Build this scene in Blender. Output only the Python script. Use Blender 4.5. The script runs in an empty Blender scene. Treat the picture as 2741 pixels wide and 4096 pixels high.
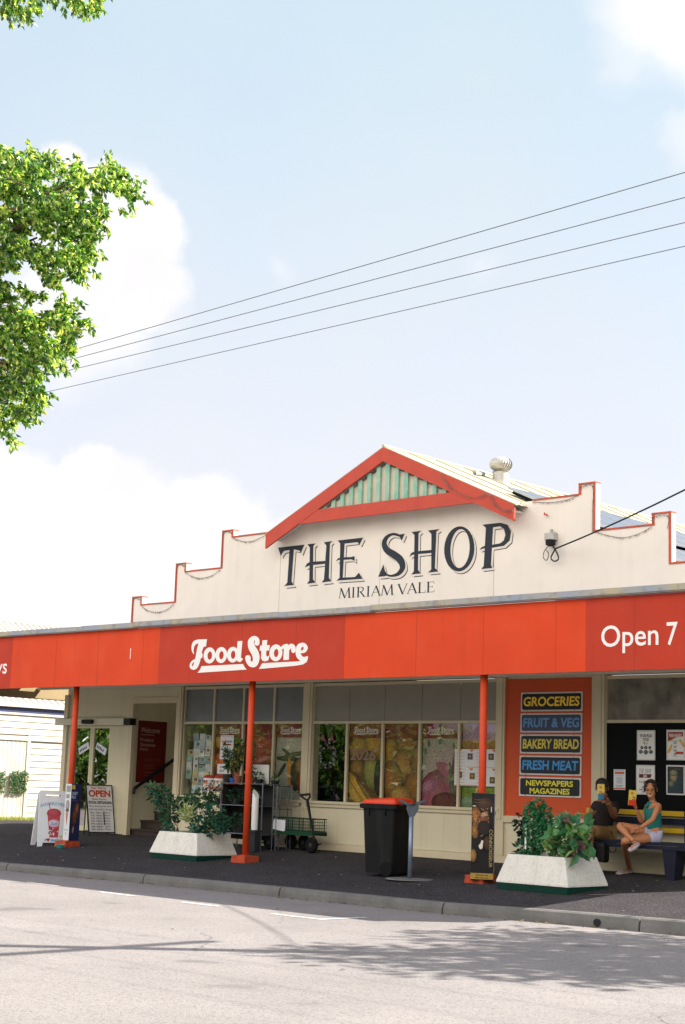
import bpy, bmesh, math, random
from math import sin, cos, pi, radians, sqrt, atan2
from mathutils import Vector, Matrix
from mathutils.geometry import delaunay_2d_cdt
random.seed(7)
sc = bpy.context.scene
COL = sc.collection

# ------------------------------------------------------------------ camera
FPX, CX, CY = 6300.0, 2741/2, 4096/2          # focal length and centre, in photograph pixels
YAW, PITCH, ROLL, CAMZ = -0.75742721, 0.17182089, 0.03366972, 1.07
_f = Vector((sin(YAW)*cos(PITCH), cos(YAW)*cos(PITCH), sin(PITCH)))
_r = Vector((cos(YAW), -sin(YAW), 0)); _u = _r.cross(_f)
RT = cos(ROLL)*_r + sin(ROLL)*_u
UP = -sin(ROLL)*_r + cos(ROLL)*_u
FW = _f
EYE = Vector((0, 0, CAMZ))
cam_d = bpy.data.cameras.new('camera'); cam = bpy.data.objects.new('camera', cam_d); COL.objects.link(cam)
cam.matrix_world = Matrix(((RT.x, UP.x, -FW.x, 0), (RT.y, UP.y, -FW.y, 0), (RT.z, UP.z, -FW.z, CAMZ), (0, 0, 0, 1)))
cam_d.sensor_fit = 'VERTICAL'; cam_d.sensor_height = 24.0; cam_d.lens = FPX/4096*24.0
cam_d.clip_start = 0.1; cam_d.clip_end = 2000
sc.camera = cam

# measuring: where the sight line through a photograph pixel meets a real plane
def ray(u, v): return (RT*(u-CX) - UP*(v-CY))/FPX + FW
def onY(u, v, y): d = ray(u, v); return EYE + d*((y-EYE.y)/d.y)
def onX(u, v, x): d = ray(u, v); return EYE + d*((x-EYE.x)/d.x)
def onZ(u, v, z): d = ray(u, v); return EYE + d*((z-EYE.z)/d.z)
def onF(u, v): d = ray(u, v); return EYE + d*((-.07*19.7-EYE.z)/(d.z-.07*d.y))     # footpath
def at(u, v, d): return EYE + ray(u, v)*d
def pathz(y): return -.07*(19.7-y)

# ------------------------------------------------------------------ light
SUN_AZ = Vector((.63, .777, 0)).normalized(); SUN_EL = radians(43)
sun_dir = Vector((SUN_AZ.x*cos(SUN_EL), SUN_AZ.y*cos(SUN_EL), sin(SUN_EL)))
sl = bpy.data.lights.new('sun', 'SUN'); sl.energy = 5.0; sl.angle = radians(.53); sl.color = (1, .94, .86)
so = bpy.data.objects.new('sun', sl); COL.objects.link(so)
so.rotation_euler = sun_dir.to_track_quat('Z', 'Y').to_euler(); so.location = (0, 0, 40)
vs = sc.view_settings; sc.display_settings.display_device = 'sRGB'
vs.view_transform = 'Standard'; vs.look = 'None'; vs.exposure = 1.3; vs.gamma = 1.0
try: vs.use_curve_mapping = False
except Exception: pass

w = bpy.data.worlds.new('World'); sc.world = w; w.use_nodes = True
nt = w.node_tree; nt.nodes.clear()
def N(t, tree=None, **kw):
    n = (tree or nt).nodes.new(t)
    for k, v in kw.items(): setattr(n, k, v)
    return n
def sky_world():
    L = nt.links.new
    out = N('ShaderNodeOutputWorld'); bg = N('ShaderNodeBackground'); bg.inputs[1].default_value = .12
    sky = N('ShaderNodeTexSky', sky_type='NISHITA'); sky.sun_disc = False
    sky.sun_elevation = SUN_EL; sky.sun_rotation = atan2(SUN_AZ.x, SUN_AZ.y)
    sky.air_density = 1.0; sky.dust_density = 2.6; sky.ozone_density = 1.5; sky.altitude = 30
    tc = N('ShaderNodeTexCoord')
    def math(op, a, b=None, clamp=False):
        m = N('ShaderNodeMath', operation=op); m.use_clamp = clamp
        for i, x in enumerate((a, b)):
            if x is None: continue
            if isinstance(x, (int, float)): m.inputs[i].default_value = x
            else: L(x, m.inputs[i])
        return m.outputs[0]
    def noise(scale, det, rough=.55):
        n = N('ShaderNodeTexNoise'); n.inputs['Scale'].default_value = scale
        n.inputs['Detail'].default_value = det; n.inputs['Roughness'].default_value = rough
        L(tc.outputs['Generated'], n.inputs['Vector']); return n
    n1 = noise(14, 6, .6)
    vsub = N('ShaderNodeVectorMath', operation='SUBTRACT'); L(n1.outputs['Color'], vsub.inputs[0]); vsub.inputs[1].default_value = (.5, .5, .5)
    vsc = N('ShaderNodeVectorMath', operation='SCALE'); L(vsub.outputs[0], vsc.inputs[0]); vsc.inputs['Scale'].default_value = .055
    vad = N('ShaderNodeVectorMath', operation='ADD'); L(vsc.outputs[0], vad.inputs[0]); L(tc.outputs['Generated'], vad.inputs[1])
    # cumulus heaps: direction (as seen from the road), angular radius, softness
    heaps = [(60, 2120, 400, .25), (420, 2140, 380, .22), (800, 2220, 350, .25), (1080, 2350, 330, .35), (60, 2600, 600, .3), (700, 2620, 600, .3), (330, 1900, 170, .25),
             (380, 900, 300, .35), (560, 960, 210, .3), (560, 1130, 240, .35), (330, 1250, 380, .55), (240, 640, 120, .5), (700, 1260, 120, .7),
             (2760, -40, 420, .55), (2560, 160, 230, .7), (2760, 560, 150, .7), (2480, 300, 130, 1.0), (1120, 1060, 90, 1.3), (1900, 1090, 120, 1.5),
             (-700, 1700, 600, .4), (3600, 1500, 700, .5), (3300, 500, 500, .5)]
    acc = None
    for (u, v, r, soft) in heaps:
        d = ray(u, v).normalized(); r = r/FPX
        dist = N('ShaderNodeVectorMath', operation='DISTANCE'); L(vad.outputs[0], dist.inputs[0]); dist.inputs[1].default_value = d
        mr = N('ShaderNodeMapRange', interpolation_type='SMOOTHSTEP')
        L(dist.outputs['Value'], mr.inputs['Value'])
        mr.inputs['From Min'].default_value = r; mr.inputs['From Max'].default_value = r*(1-soft)
        mr.inputs['To Min'].default_value = 0; mr.inputs['To Max'].default_value = 1 if soft < .65 else .45
        acc = mr.outputs['Result'] if acc is None else math('MAXIMUM', acc, mr.outputs['Result'])
    n2 = noise(9, 5, .55)
    puff = math('ADD', math('MULTIPLY', n2.outputs['Fac'], .5), .68)
    mask = math('MULTIPLY', acc, math('MINIMUM', puff, 1.0), True)
    # thin high veil everywhere, thicker towards the horizon
    sep = N('ShaderNodeSeparateXYZ'); L(tc.outputs['Generated'], sep.inputs[0])
    veil = N('ShaderNodeMapRange'); L(sep.outputs['Z'], veil.inputs['Value'])
    veil.inputs['From Min'].default_value = .02; veil.inputs['From Max'].default_value = .52
    veil.inputs['To Min'].default_value = .98; veil.inputs['To Max'].default_value = .84
    n3 = noise(5, 5, .6)
    zen = N('ShaderNodeMapRange', interpolation_type='SMOOTHSTEP'); L(sep.outputs['Z'], zen.inputs['Value']); zen.inputs['From Min'].default_value = .78; zen.inputs['From Max'].default_value = .50
    veilm = math('MULTIPLY', math('MULTIPLY', veil.outputs[0], zen.outputs[0]), math('ADD', math('MULTIPLY', n3.outputs['Fac'], .5), .75), True)
    m1 = N('ShaderNodeMix', data_type='RGBA'); L(veilm, m1.inputs['Factor']); L(sky.outputs[0], m1.inputs['A'])
    vr = N('ShaderNodeMapRange'); L(sep.outputs['Z'], vr.inputs['Value']); vr.inputs['From Min'].default_value = .14; vr.inputs['From Max'].default_value = .50
    vc = N('ShaderNodeMix', data_type='RGBA'); L(vr.outputs[0], vc.inputs['Factor'])
    vc.inputs['A'].default_value = (3.12, 3.08, 3.3, 1); vc.inputs['B'].default_value = (2.28, 2.82, 3.08, 1)
    L(vc.outputs['Result'], m1.inputs['B'])
    ncl = noise(16, 4, .5)
    crm = N('ShaderNodeMix', data_type='RGBA'); L(ncl.outputs['Fac'], crm.inputs['Factor'])
    crm.inputs['A'].default_value = (2.98, 2.94, 3.14, 1); crm.inputs['B'].default_value = (4.3, 4.2, 4.1, 1)
    m2 = N('ShaderNodeMix', data_type='RGBA'); L(mask, m2.inputs['Factor']); L(m1.outputs['Result'], m2.inputs['A'])
    L(crm.outputs['Result'], m2.inputs['B'])
    # added bright cloud bank, unseen in the southern sky, to light the facade
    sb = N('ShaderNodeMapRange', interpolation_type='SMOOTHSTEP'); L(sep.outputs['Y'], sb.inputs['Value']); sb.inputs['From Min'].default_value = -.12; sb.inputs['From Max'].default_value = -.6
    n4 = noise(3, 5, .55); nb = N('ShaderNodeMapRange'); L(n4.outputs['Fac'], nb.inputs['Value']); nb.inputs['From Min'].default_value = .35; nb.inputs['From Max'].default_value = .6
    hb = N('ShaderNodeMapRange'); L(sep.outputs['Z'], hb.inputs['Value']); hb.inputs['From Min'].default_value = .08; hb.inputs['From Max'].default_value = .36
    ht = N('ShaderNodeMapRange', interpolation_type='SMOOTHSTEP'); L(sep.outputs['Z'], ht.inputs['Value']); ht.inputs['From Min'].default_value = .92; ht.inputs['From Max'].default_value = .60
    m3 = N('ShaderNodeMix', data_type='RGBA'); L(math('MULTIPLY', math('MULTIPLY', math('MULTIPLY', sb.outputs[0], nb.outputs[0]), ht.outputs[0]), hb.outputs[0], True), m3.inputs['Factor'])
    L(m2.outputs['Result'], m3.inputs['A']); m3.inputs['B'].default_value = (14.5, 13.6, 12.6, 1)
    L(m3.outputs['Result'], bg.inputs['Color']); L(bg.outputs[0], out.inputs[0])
sky_world()
sc.cycles.use_denoising = True
sc.cycles.max_bounces = 8; sc.cycles.transparent_max_bounces = 16
sc.cycles.sample_clamp_indirect = 6

# ------------------------------------------------------------------ materials
def lin(c):
    if isinstance(c, str):
        c = tuple(int(c[i:i+2], 16)/255 for i in (0, 2, 4))
    return tuple((x/12.92 if x <= .04045 else ((x+.055)/1.055)**2.4) for x in c)
MATS = {}
def M(name, col, rough=.6, var=.0, vscale=6, metal=0, spec=.5, bump=0, bscale=60, col2=None, speck=None, streak=None):
    if name in MATS: return MATS[name]
    m = bpy.data.materials.new(name); m.use_nodes = True; MATS[name] = m
    t = m.node_tree; b = t.nodes['Principled BSDF']; L = t.links.new
    c = lin(col)
    b.inputs['Roughness'].default_value = rough; b.inputs['Metallic'].default_value = metal
    b.inputs['Specular IOR Level'].default_value = spec
    b.inputs['Base Color'].default_value = (*c, 1)
    tc = t.nodes.new('ShaderNodeTexCoord')
    last = None
    if var:
        n = t.nodes.new('ShaderNodeTexNoise'); n.inputs['Scale'].default_value = vscale; n.inputs['Detail'].default_value = 6
        n.inputs['Roughness'].default_value = .62
        L(tc.outputs['Object'], n.inputs['Vector'])
        r = t.nodes.new('ShaderNodeMapRange'); L(n.outputs['Fac'], r.inputs['Value'])
        r.inputs['From Min'].default_value = .32; r.inputs['From Max'].default_value = .68
        mx = t.nodes.new('ShaderNodeMix'); mx.data_type = 'RGBA'; L(r.outputs[0], mx.inputs['Factor'])
        c2 = lin(col2) if col2 else tuple(x*(1-var) for x in c)
        mx.inputs['A'].default_value = (*c, 1); mx.inputs['B'].default_value = (*c2, 1)
        last = mx.outputs['Result']
    if speck:
        sc_, amt, cs = speck
        n = t.nodes.new('ShaderNodeTexNoise'); n.inputs['Scale'].default_value = sc_; n.inputs['Detail'].default_value = 3
        L(tc.outputs['Object'], n.inputs['Vector'])
        r = t.nodes.new('ShaderNodeMapRange'); L(n.outputs['Fac'], r.inputs['Value'])
        r.inputs['From Min'].default_value = .5; r.inputs['From Max'].default_value = .72; r.inputs['To Max'].default_value = amt
        mx = t.nodes.new('ShaderNodeMix'); mx.data_type = 'RGBA'; L(r.outputs[0], mx.inputs['Factor'])
        if last: L(last, mx.inputs['A'])
        else: mx.inputs['A'].default_value = (*c, 1)
        mx.inputs['B'].default_value = (*lin(cs), 1); last = mx.outputs['Result']
    if streak:                                   # rain streaks and grime running down the face
        amt, cs, sx = streak
        mp = t.nodes.new('ShaderNodeMapping'); mp.inputs['Scale'].default_value = (sx, sx, sx*.06); L(tc.outputs['Object'], mp.inputs['Vector'])
        n = t.nodes.new('ShaderNodeTexNoise'); n.inputs['Scale'].default_value = 1; n.inputs['Detail'].default_value = 5; n.inputs['Roughness'].default_value = .65
        L(mp.outputs[0], n.inputs['Vector'])
        r = t.nodes.new('ShaderNodeMapRange'); L(n.outputs['Fac'], r.inputs['Value']); r.inputs['From Min'].default_value = .52; r.inputs['From Max'].default_value = .74; r.inputs['To Max'].default_value = amt
        mx = t.nodes.new('ShaderNodeMix'); mx.data_type = 'RGBA'; L(r.outputs[0], mx.inputs['Factor'])
        if last: L(last, mx.inputs['A'])
        else: mx.inputs['A'].default_value = (*c, 1)
        mx.inputs['B'].default_value = (*lin(cs), 1); last = mx.outputs['Result']
    if last: L(last, b.inputs['Base Color'])
    if bump:
        n = t.nodes.new('ShaderNodeTexNoise'); n.inputs['Scale'].default_value = bscale; n.inputs['Detail'].default_value = 4
        L(tc.outputs['Object'], n.inputs['Vector'])
        bp = t.nodes.new('ShaderNodeBump'); bp.inputs['Strength'].default_value = bump; bp.inputs['Distance'].default_value = .01
        L(n.outputs['Fac'], bp.inputs['Height']); L(bp.outputs[0], b.inputs['Normal'])
    return m
def crack(m, scale=.42, wd=.006):                  # wandering bitumen cracks, broken up by noise
    t = m.node_tree; L = t.links.new; b = t.nodes['Principled BSDF']; src = b.inputs['Base Color'].links[0].from_socket
    tc = t.nodes.new('ShaderNodeTexCoord'); n = t.nodes.new('ShaderNodeTexNoise'); n.inputs['Scale'].default_value = 1.3; n.inputs['Detail'].default_value = 6; L(tc.outputs['Object'], n.inputs['Vector'])
    a = t.nodes.new('ShaderNodeVectorMath'); a.operation = 'MULTIPLY_ADD'; L(n.outputs['Color'], a.inputs[0]); a.inputs[1].default_value = (.9, .9, .9); L(tc.outputs['Object'], a.inputs[2])
    v = t.nodes.new('ShaderNodeTexVoronoi'); v.feature = 'DISTANCE_TO_EDGE'; v.inputs['Scale'].default_value = scale; L(a.outputs[0], v.inputs['Vector'])
    r = t.nodes.new('ShaderNodeMapRange'); L(v.outputs['Distance'], r.inputs['Value']); r.inputs['From Min'].default_value = wd; r.inputs['From Max'].default_value = 0
    n2 = t.nodes.new('ShaderNodeTexNoise'); n2.inputs['Scale'].default_value = .35; n2.inputs['Detail'].default_value = 3; L(tc.outputs['Object'], n2.inputs['Vector'])
    r2 = t.nodes.new('ShaderNodeMapRange'); L(n2.outputs['Fac'], r2.inputs['Value']); r2.inputs['From Min'].default_value = .5; r2.inputs['From Max'].default_value = .6; r2.inputs['To Max'].default_value = .75
    k = t.nodes.new('ShaderNodeMath'); k.operation = 'MULTIPLY'; L(r.outputs[0], k.inputs[0]); L(r2.outputs[0], k.inputs[1])
    x = t.nodes.new('ShaderNodeMix'); x.data_type = 'RGBA'; L(k.outputs[0], x.inputs['Factor']); L(src, x.inputs['A']); x.inputs['B'].default_value = (.035, .033, .032, 1)
    # oil drips and tyre-polished patches
    n3 = t.nodes.new('ShaderNodeTexNoise'); n3.inputs['Scale'].default_value = 1.1; n3.inputs['Detail'].default_value = 2; L(tc.outputs['Object'], n3.inputs['Vector'])
    r3 = t.nodes.new('ShaderNodeMapRange'); L(n3.outputs['Fac'], r3.inputs['Value']); r3.inputs['From Min'].default_value = .66; r3.inputs['From Max'].default_value = .74; r3.inputs['To Max'].default_value = .4
    y = t.nodes.new('ShaderNodeMix'); y.data_type = 'RGBA'; L(r3.outputs[0], y.inputs['Factor']); L(x.outputs['Result'], y.inputs['A']); y.inputs['B'].default_value = (.09, .085, .082, 1)
    L(y.outputs['Result'], b.inputs['Base Color'])
def vcol_mat(name, rough=.5, trans=0, spec=.4, speckle=0):
    m = bpy.data.materials.new(name); m.use_nodes = True; MATS[name] = m
    t = m.node_tree; b = t.nodes['Principled BSDF']; L = t.links.new
    a = t.nodes.new('ShaderNodeAttribute'); a.attribute_name = 'Col'
    src = a.outputs['Color']
    if speckle:
        tc = t.nodes.new('ShaderNodeTexCoord'); n = t.nodes.new('ShaderNodeTexNoise'); n.inputs['Scale'].default_value = speckle; n.inputs['Detail'].default_value = 5
        L(tc.outputs['Object'], n.inputs['Vector'])
        r = t.nodes.new('ShaderNodeMapRange'); L(n.outputs['Fac'], r.inputs['Value']); r.inputs['From Min'].default_value = .3; r.inputs['From Max'].default_value = .7
        r.inputs['To Min'].default_value = .5; r.inputs['To Max'].default_value = 1.35
        vm = t.nodes.new('ShaderNodeVectorMath'); vm.operation = 'SCALE'; L(src, vm.inputs[0]); L(r.outputs[0], vm.inputs['Scale'])
        src = vm.outputs[0]
    L(src, b.inputs['Base Color']); b.inputs['Roughness'].default_value = rough
    b.inputs['Specular IOR Level'].default_value = spec
    if trans:
        tr = t.nodes.new('ShaderNodeBsdfTranslucent'); mx = t.nodes.new('ShaderNodeMixShader'); mx.inputs[0].default_value = trans
        g = t.nodes.new('ShaderNodeMix'); g.data_type = 'RGBA'; g.blend_type = 'MULTIPLY'; g.inputs['Factor'].default_value = 1
        L(src, g.inputs['A']); g.inputs['B'].default_value = (1.9, 1.75, .6, 1)
        L(g.outputs['Result'], tr.inputs['Color'])
        L(b.outputs[0], mx.inputs[1]); L(tr.outputs[0], mx.inputs[2])
        L(mx.outputs[0], t.nodes['Material Output'].inputs['Surface'])
    return m
PRINT = vcol_mat('printed_ink', .45, spec=.3); PHOTO = vcol_mat('printed_photo', .4, spec=.3, speckle=38)
LEAF = vcol_mat('leaf', .28, .45, .8); PLANT = vcol_mat('plant_leaf', .5, .3, .4)
def glass_mat(name, tint=(1, 1, 1), base=.05, gain=1.0, rough=0.0):
    m = bpy.data.materials.new(name); m.use_nodes = True; MATS[name] = m
    t = m.node_tree; t.nodes.clear(); L = t.links.new
    o = t.nodes.new('ShaderNodeOutputMaterial'); mx = t.nodes.new('ShaderNodeMixShader')
    tr = t.nodes.new('ShaderNodeBsdfTransparent'); tr.inputs[0].default_value = (*tint, 1)
    g = t.nodes.new('ShaderNodeBsdfGlossy'); g.inputs['Roughness'].default_value = rough; g.inputs[0].default_value = (1, 1, 1, 1)
    fr = t.nodes.new('ShaderNodeFresnel'); fr.inputs[0].default_value = 1.5
    ma = t.nodes.new('ShaderNodeMath'); ma.operation = 'MULTIPLY_ADD'; ma.use_clamp = True
    ma.inputs[1].default_value = gain; ma.inputs[2].default_value = base
    ge = t.nodes.new('ShaderNodeNewGeometry'); fm = t.nodes.new('ShaderNodeMath'); fm.operation = 'SUBTRACT'; fm.inputs[0].default_value = 1; L(ge.outputs['Backfacing'], fm.inputs[1])
    ff = t.nodes.new('ShaderNodeMath'); ff.operation = 'MULTIPLY'; L(ma.outputs[0], ff.inputs[0]); L(fm.outputs[0], ff.inputs[1])
    L(fr.outputs[0], ma.inputs[0]); L(ff.outputs[0], mx.inputs[0]); L(tr.outputs[0], mx.inputs[1]); L(g.outputs[0], mx.inputs[2])
    L(mx.outputs[0], o.inputs[0]); return m
GLASS = glass_mat('window_glass', (.95, .95, .94), .03, 1.2)
DOORGLASS = glass_mat('tinted_door_glass', (.3, .33, .33), .28, 1.6)

CREAM = M('cream_paint', 'd0c6a8', .7, .07, 1.5, bump=.08, bscale=90, streak=(.25, 'a0957a', 6))
PARAPET = M('parapet_paint', 'e7dccd', .8, .06, 1.2, bump=.12, bscale=40, speck=(3.0, .12, 'bdb2a2'), streak=(.11, 'a99e90', 5))
CREAMTRIM = M('cream_trim', 'cdbf9f', .6, .12, 3)
PALECREAM = M('weatherboard_paint', 'd6ccb8', .7, .06, 2)  # even pale cream of the soffit beams and lamp batten
REDTRIM = M('red_oxide_trim', 'c1442e', .65, .15, 4)
REDCAP = M('orange_red_capping', 'c4563a', .7, .22, 9)
ORANGE = M('sign_orange', 'd24014', .6, .1, 1.2, spec=.25, streak=(.22, '9c3418', 7), speck=(2.2, .15, 'd8633c'))
ORANGED = M('sign_dark_red', 'b5341c', .6, .1, 1.2, spec=.25, streak=(.22, '8a2818', 7), speck=(2.2, .15, 'bd4c34'))
ORANGEP = M('panel_orange', 'cc4a10', .6, .12, 2.5)
POSTP = M('post_orange_paint', 'cc441c', .55, .15, 5, spec=.3, speck=(30, .4, '9a3a1c'))
PLINTH = M('plinth_orange_paint', 'b8451f', .85, .4, 14, bump=.4, bscale=50)
GUTTERM = M('weathered_gutter', '8792a3', .6, .5, 2.2, col2='a89c82', speck=(9, .5, '6b6558'))
ZINC = M('galvanised_steel', '8b97a8', .45, .25, 8, metal=.6)
CHROME = M('bright_wire', '6f747b', .45, metal=.7)
WHITE = M('white_paint', 'e8e6e2', .6, .04, 3)
BLACK = M('black_plastic', '131415', .55, spec=.25)
BLACKB = M('black_board', '090d0c', .7, .2, 5, spec=.12)
RUBBER = M('rubber', '0e0e0e', .85, spec=.2)
NAVY = M('navy_paint', '1b1e31', .65, .25, 6, spec=.25)
YELLOW = M('yellow_slat_paint', 'd0a911', .6, .15, 7)
GREEND = M('dark_green_paint', '0b3a2e', .65, .2, 7, spec=.25)
PLANTERW = M('planter_white', 'dcd7cc', .85, .1, 5, bump=.4, bscale=38, speck=(30, .3, '8f8676'), streak=(.3, '9c9484', 9))
SOIL = M('soil', '33261c', .95, .4, 20, bump=.6, bscale=40)
ROOFM = M('cream_roof_steel', 'b3ab8f', .6, .1, 2, spec=.3)
WHITEROOF = M('white_roof_steel', 'c8c4ba', .65, .1, 2, spec=.2)
GREYSHEET = M('grey_sheet', '948f84', .75, .1, 3)
FIBRO = M('stained_fibro', '938e80', .8, .5, 2.2, col2='55524a')
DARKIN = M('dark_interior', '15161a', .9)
PALEIN = M('pale_interior', '4a4c4c', .9)
WOOD = M('brown_step_timber', '3a2a20', .75, .3, 8)
ASPH = M('road_asphalt', '8b8683', .92, .2, .55, bump=.6, bscale=90, speck=(48, .7, '54504e'), spec=.06)
PATHM = M('footpath_asphalt', '3b393d', 1.0, .3, 1.4, bump=.5, bscale=120, speck=(60, .6, '7d756d'), spec=.02)
CONC = M('kerb_concrete', '75736f', .9, .3, 3, spec=.1, bump=.4, bscale=60, speck=(45, .5, '5f5d5a'))
GRASSM = M('park_grass', '55602f', .95, .4, .6)
INK = M('navy_sign_ink', '1b2430', .7, .25, 12)
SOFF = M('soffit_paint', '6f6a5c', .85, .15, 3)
SKIN_T = M('tanned_skin', 'b97a51', .55, .08, 30)
SKIN_D = M('brown_skin', '84553a', .55, .08, 30)

# ------------------------------------------------------------------ mesh building
OFF = {}
def rootoff(o):
    while o is not None:
        if o.name in OFF: return OFF[o.name]
        o = o.parent
    return Vector((0, 0, 0))
class MB:
    def __init__(s, color=None): s.v = []; s.f = []; s.c = []; s.col = lin(color) if color else (1, 1, 1); s.lay = 0.0; s.smooth = False
    def add(s, verts, faces, cols=None):
        n = len(s.v); s.v += [tuple(p) for p in verts]; s.f += [tuple(i+n for i in f) for f in faces]
        s.c += cols if cols else [s.col]*len(verts)
    def ink(s, c): s.col = lin(c); return s
    def box(s, x0, x1, y0, y1, z0, z1, mat=None):
        p = [Vector((x, y, z)) for z in (z0, z1) for y in (y0, y1) for x in (x0, x1)]
        if mat: p = [mat @ q for q in p]
        s.add(p, [(0, 2, 3, 1), (4, 5, 7, 6), (0, 1, 5, 4), (2, 6, 7, 3), (0, 4, 6, 2), (1, 3, 7, 5)])
    def hexa(s, bot, top):                          # any two quads joined
        s.add(list(bot)+list(top), [(3, 2, 1, 0), (4, 5, 6, 7)]+[(i, (i+1) % 4, 4+(i+1) % 4, 4+i) for i in range(4)])
    def prism(s, pts, d):                           # planar polygon pushed along d
        n = len(pts); pts = [Vector(p) for p in pts]; d = Vector(d)
        s.add(pts+[p+d for p in pts], [tuple(range(n)), tuple(range(2*n-1, n-1, -1))]+[(i, n+i, n+(i+1) % n, (i+1) % n) for i in range(n)])
    def tube(s, pts, r, n=8, cap=True):
        pts = [Vector(p) for p in pts]; m = len(pts); rs = r if isinstance(r, (list, tuple)) else [r]*m
        base = len(s.v); ref = None
        for i, p in enumerate(pts):
            t = (pts[min(i+1, m-1)]-pts[max(i-1, 0)]).normalized()
            if ref is None: ref = Vector((0, 0, 1)) if abs(t.z) < .9 else Vector((1, 0, 0))
            a = t.cross(ref).normalized(); b = t.cross(a).normalized(); ref = -b.cross(t) if False else ref
            for k in range(n):
                q = p+(a*cos(2*pi*k/n)+b*sin(2*pi*k/n))*rs[i]; s.v.append(tuple(q)); s.c.append(s.col)
        for i in range(m-1):
            for k in range(n):
                k2 = (k+1) % n; s.f.append((base+i*n+k, base+i*n+k2, base+(i+1)*n+k2, base+(i+1)*n+k))
        if cap: s.f.append(tuple(base+k for k in range(n))[::-1]); s.f.append(tuple(base+(m-1)*n+k for k in range(n)))
    def lathe(s, c, prof, n=20, axis=None):
        c = Vector(c); base = len(s.v); rot = Vector((0, 0, 1)).rotation_difference(Vector(axis)).to_matrix() if axis else Matrix.Identity(3)
        for r, z in prof:
            for k in range(n): s.v.append(tuple(c+rot @ Vector((r*cos(2*pi*k/n), r*sin(2*pi*k/n), z)))); s.c.append(s.col)
        for i in range(len(prof)-1):
            for k in range(n):
                k2 = (k+1) % n; s.f.append((base+i*n+k, base+i*n+k2, base+(i+1)*n+k2, base+(i+1)*n+k))
        s.f.append(tuple(base+k for k in range(n))[::-1]); s.f.append(tuple(base+(len(prof)-1)*n+k for k in range(n)))
    def ball(s, c, rx, ry=None, rz=None, n=12, m=8, mat=None):
        ry = ry or rx; rz = rz or rx; c = Vector(c); base = len(s.v)
        for i in range(m+1):
            th = pi*i/m
            for k in range(n):
                q = Vector((rx*sin(th)*cos(2*pi*k/n), ry*sin(th)*sin(2*pi*k/n), rz*cos(th)))
                if mat: q = mat @ q
                s.v.append(tuple(c+q)); s.c.append(s.col)
        for i in range(m):
            for k in range(n):
                k2 = (k+1) % n; s.f.append((base+i*n+k, base+(i+1)*n+k, base+(i+1)*n+k2, base+i*n+k2))
    # flat things drawn on a frame (origin, right, up); every drawing call sits a hair above the last
    def up(s): s.lay += .0004; return s.lay
    def poly(s, fr, pts, z=None):
        z = s.up() if z is None else z
        s.add([fr(x, y, z) for x, y in pts], [tuple(range(len(pts)))])
    def rect(s, fr, x0, y0, x1, y1, z=None): s.poly(fr, [(x0, y0), (x1, y0), (x1, y1), (x0, y1)], z)
    def ell(s, fr, cx, cy, rx, ry, c0=None, c1=None, rot=0, n=16, clip=None, hx=-.25, hy=.25, z=None):
        z = s.up() if z is None else z
        c0 = lin(c0) if c0 else s.col; c1 = lin(c1) if c1 else c0
        ca, sa = cos(rot), sin(rot)
        P = []; C = []
        for (k, fx) in ((.0, 0), (.55, .35), (1, 1)):
            for i in range(n if k else 1):
                a = 2*pi*i/n; x = rx*k*cos(a)+hx*rx*(1-k); y = ry*k*sin(a)+hy*ry*(1-k)
                X, Y = cx+x*ca-y*sa, cy+x*sa+y*ca
                if clip: X = min(max(X, clip[0]), clip[2]); Y = min(max(Y, clip[1]), clip[3])
                P.append(fr(X, Y, z)); C.append(tuple(a_*(1-fx)+b_*fx for a_, b_ in zip(c0, c1)))
        F = [(0, 1+i, 1+(i+1) % n) for i in range(n)]+[(1+i, 1+n+i, 1+n+(i+1) % n, 1+(i+1) % n) for i in range(n)]
        s.add(P, F, C)
    def text(s, fr, txt, x0, y0, x1, y1, bold=0, shear=0, keep=False, z=None, serif=False):
        z = s.up() if z is None else z
        V, F = text2d(txt, bold, shear)
        bx0, bx1 = min(p[0] for p in V), max(p[0] for p in V); by0, by1 = min(p[1] for p in V), max(p[1] for p in V)
        sx, sy = (x1-x0)/max(bx1-bx0, 1e-6), (y1-y0)/max(by1-by0, 1e-6)
        if keep: sx = min(sx, sy)
        xo = (x0+x1)/2-sx*(bx0+bx1)/2
        s.add([fr(xo+p[0]*sx, y0+(p[1]-by0)*sy, z) for p in V], F)
    def words(s, fr, x0, y0, x1, y1, n=4, seed=1):      # print too small to read: word-length strokes
        r = random.Random(int(x0*977+y0*1733+seed)); ws = [r.uniform(.5, 1.3) for _ in range(n)]; t = sum(ws); x = x0; z = s.up()
        for q in ws:
            w_ = (x1-x0)*q/t; k = max(2, int(w_/((y1-y0)*.75)))
            for i in range(k):
                a = x+w_*.88*i/k; h = (y1-y0)*r.uniform(.6, 1); s.rect(fr, a, y0, a+w_*.62/k, y0+h, z)
            x += w_
    def build(s, name, mat, parent=None, smooth=False):
        me = bpy.data.meshes.new(name); o_ = rootoff(parent)
        me.from_pydata([(x-o_.x, y-o_.y, z-o_.z) for x, y, z in s.v], [], s.f)
        if mat in (PRINT, PHOTO, LEAF, PLANT):
            a = me.color_attributes.new('Col', 'FLOAT_COLOR', 'POINT')
            a.data.foreach_set('color', [x for c in s.c for x in (*c, 1)])
        me.materials.append(mat)
        if smooth: me.shade_smooth()
        o = bpy.data.objects.new(name, me); COL.objects.link(o)
        if parent: o.parent = parent
        return o
_T = {}
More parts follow.
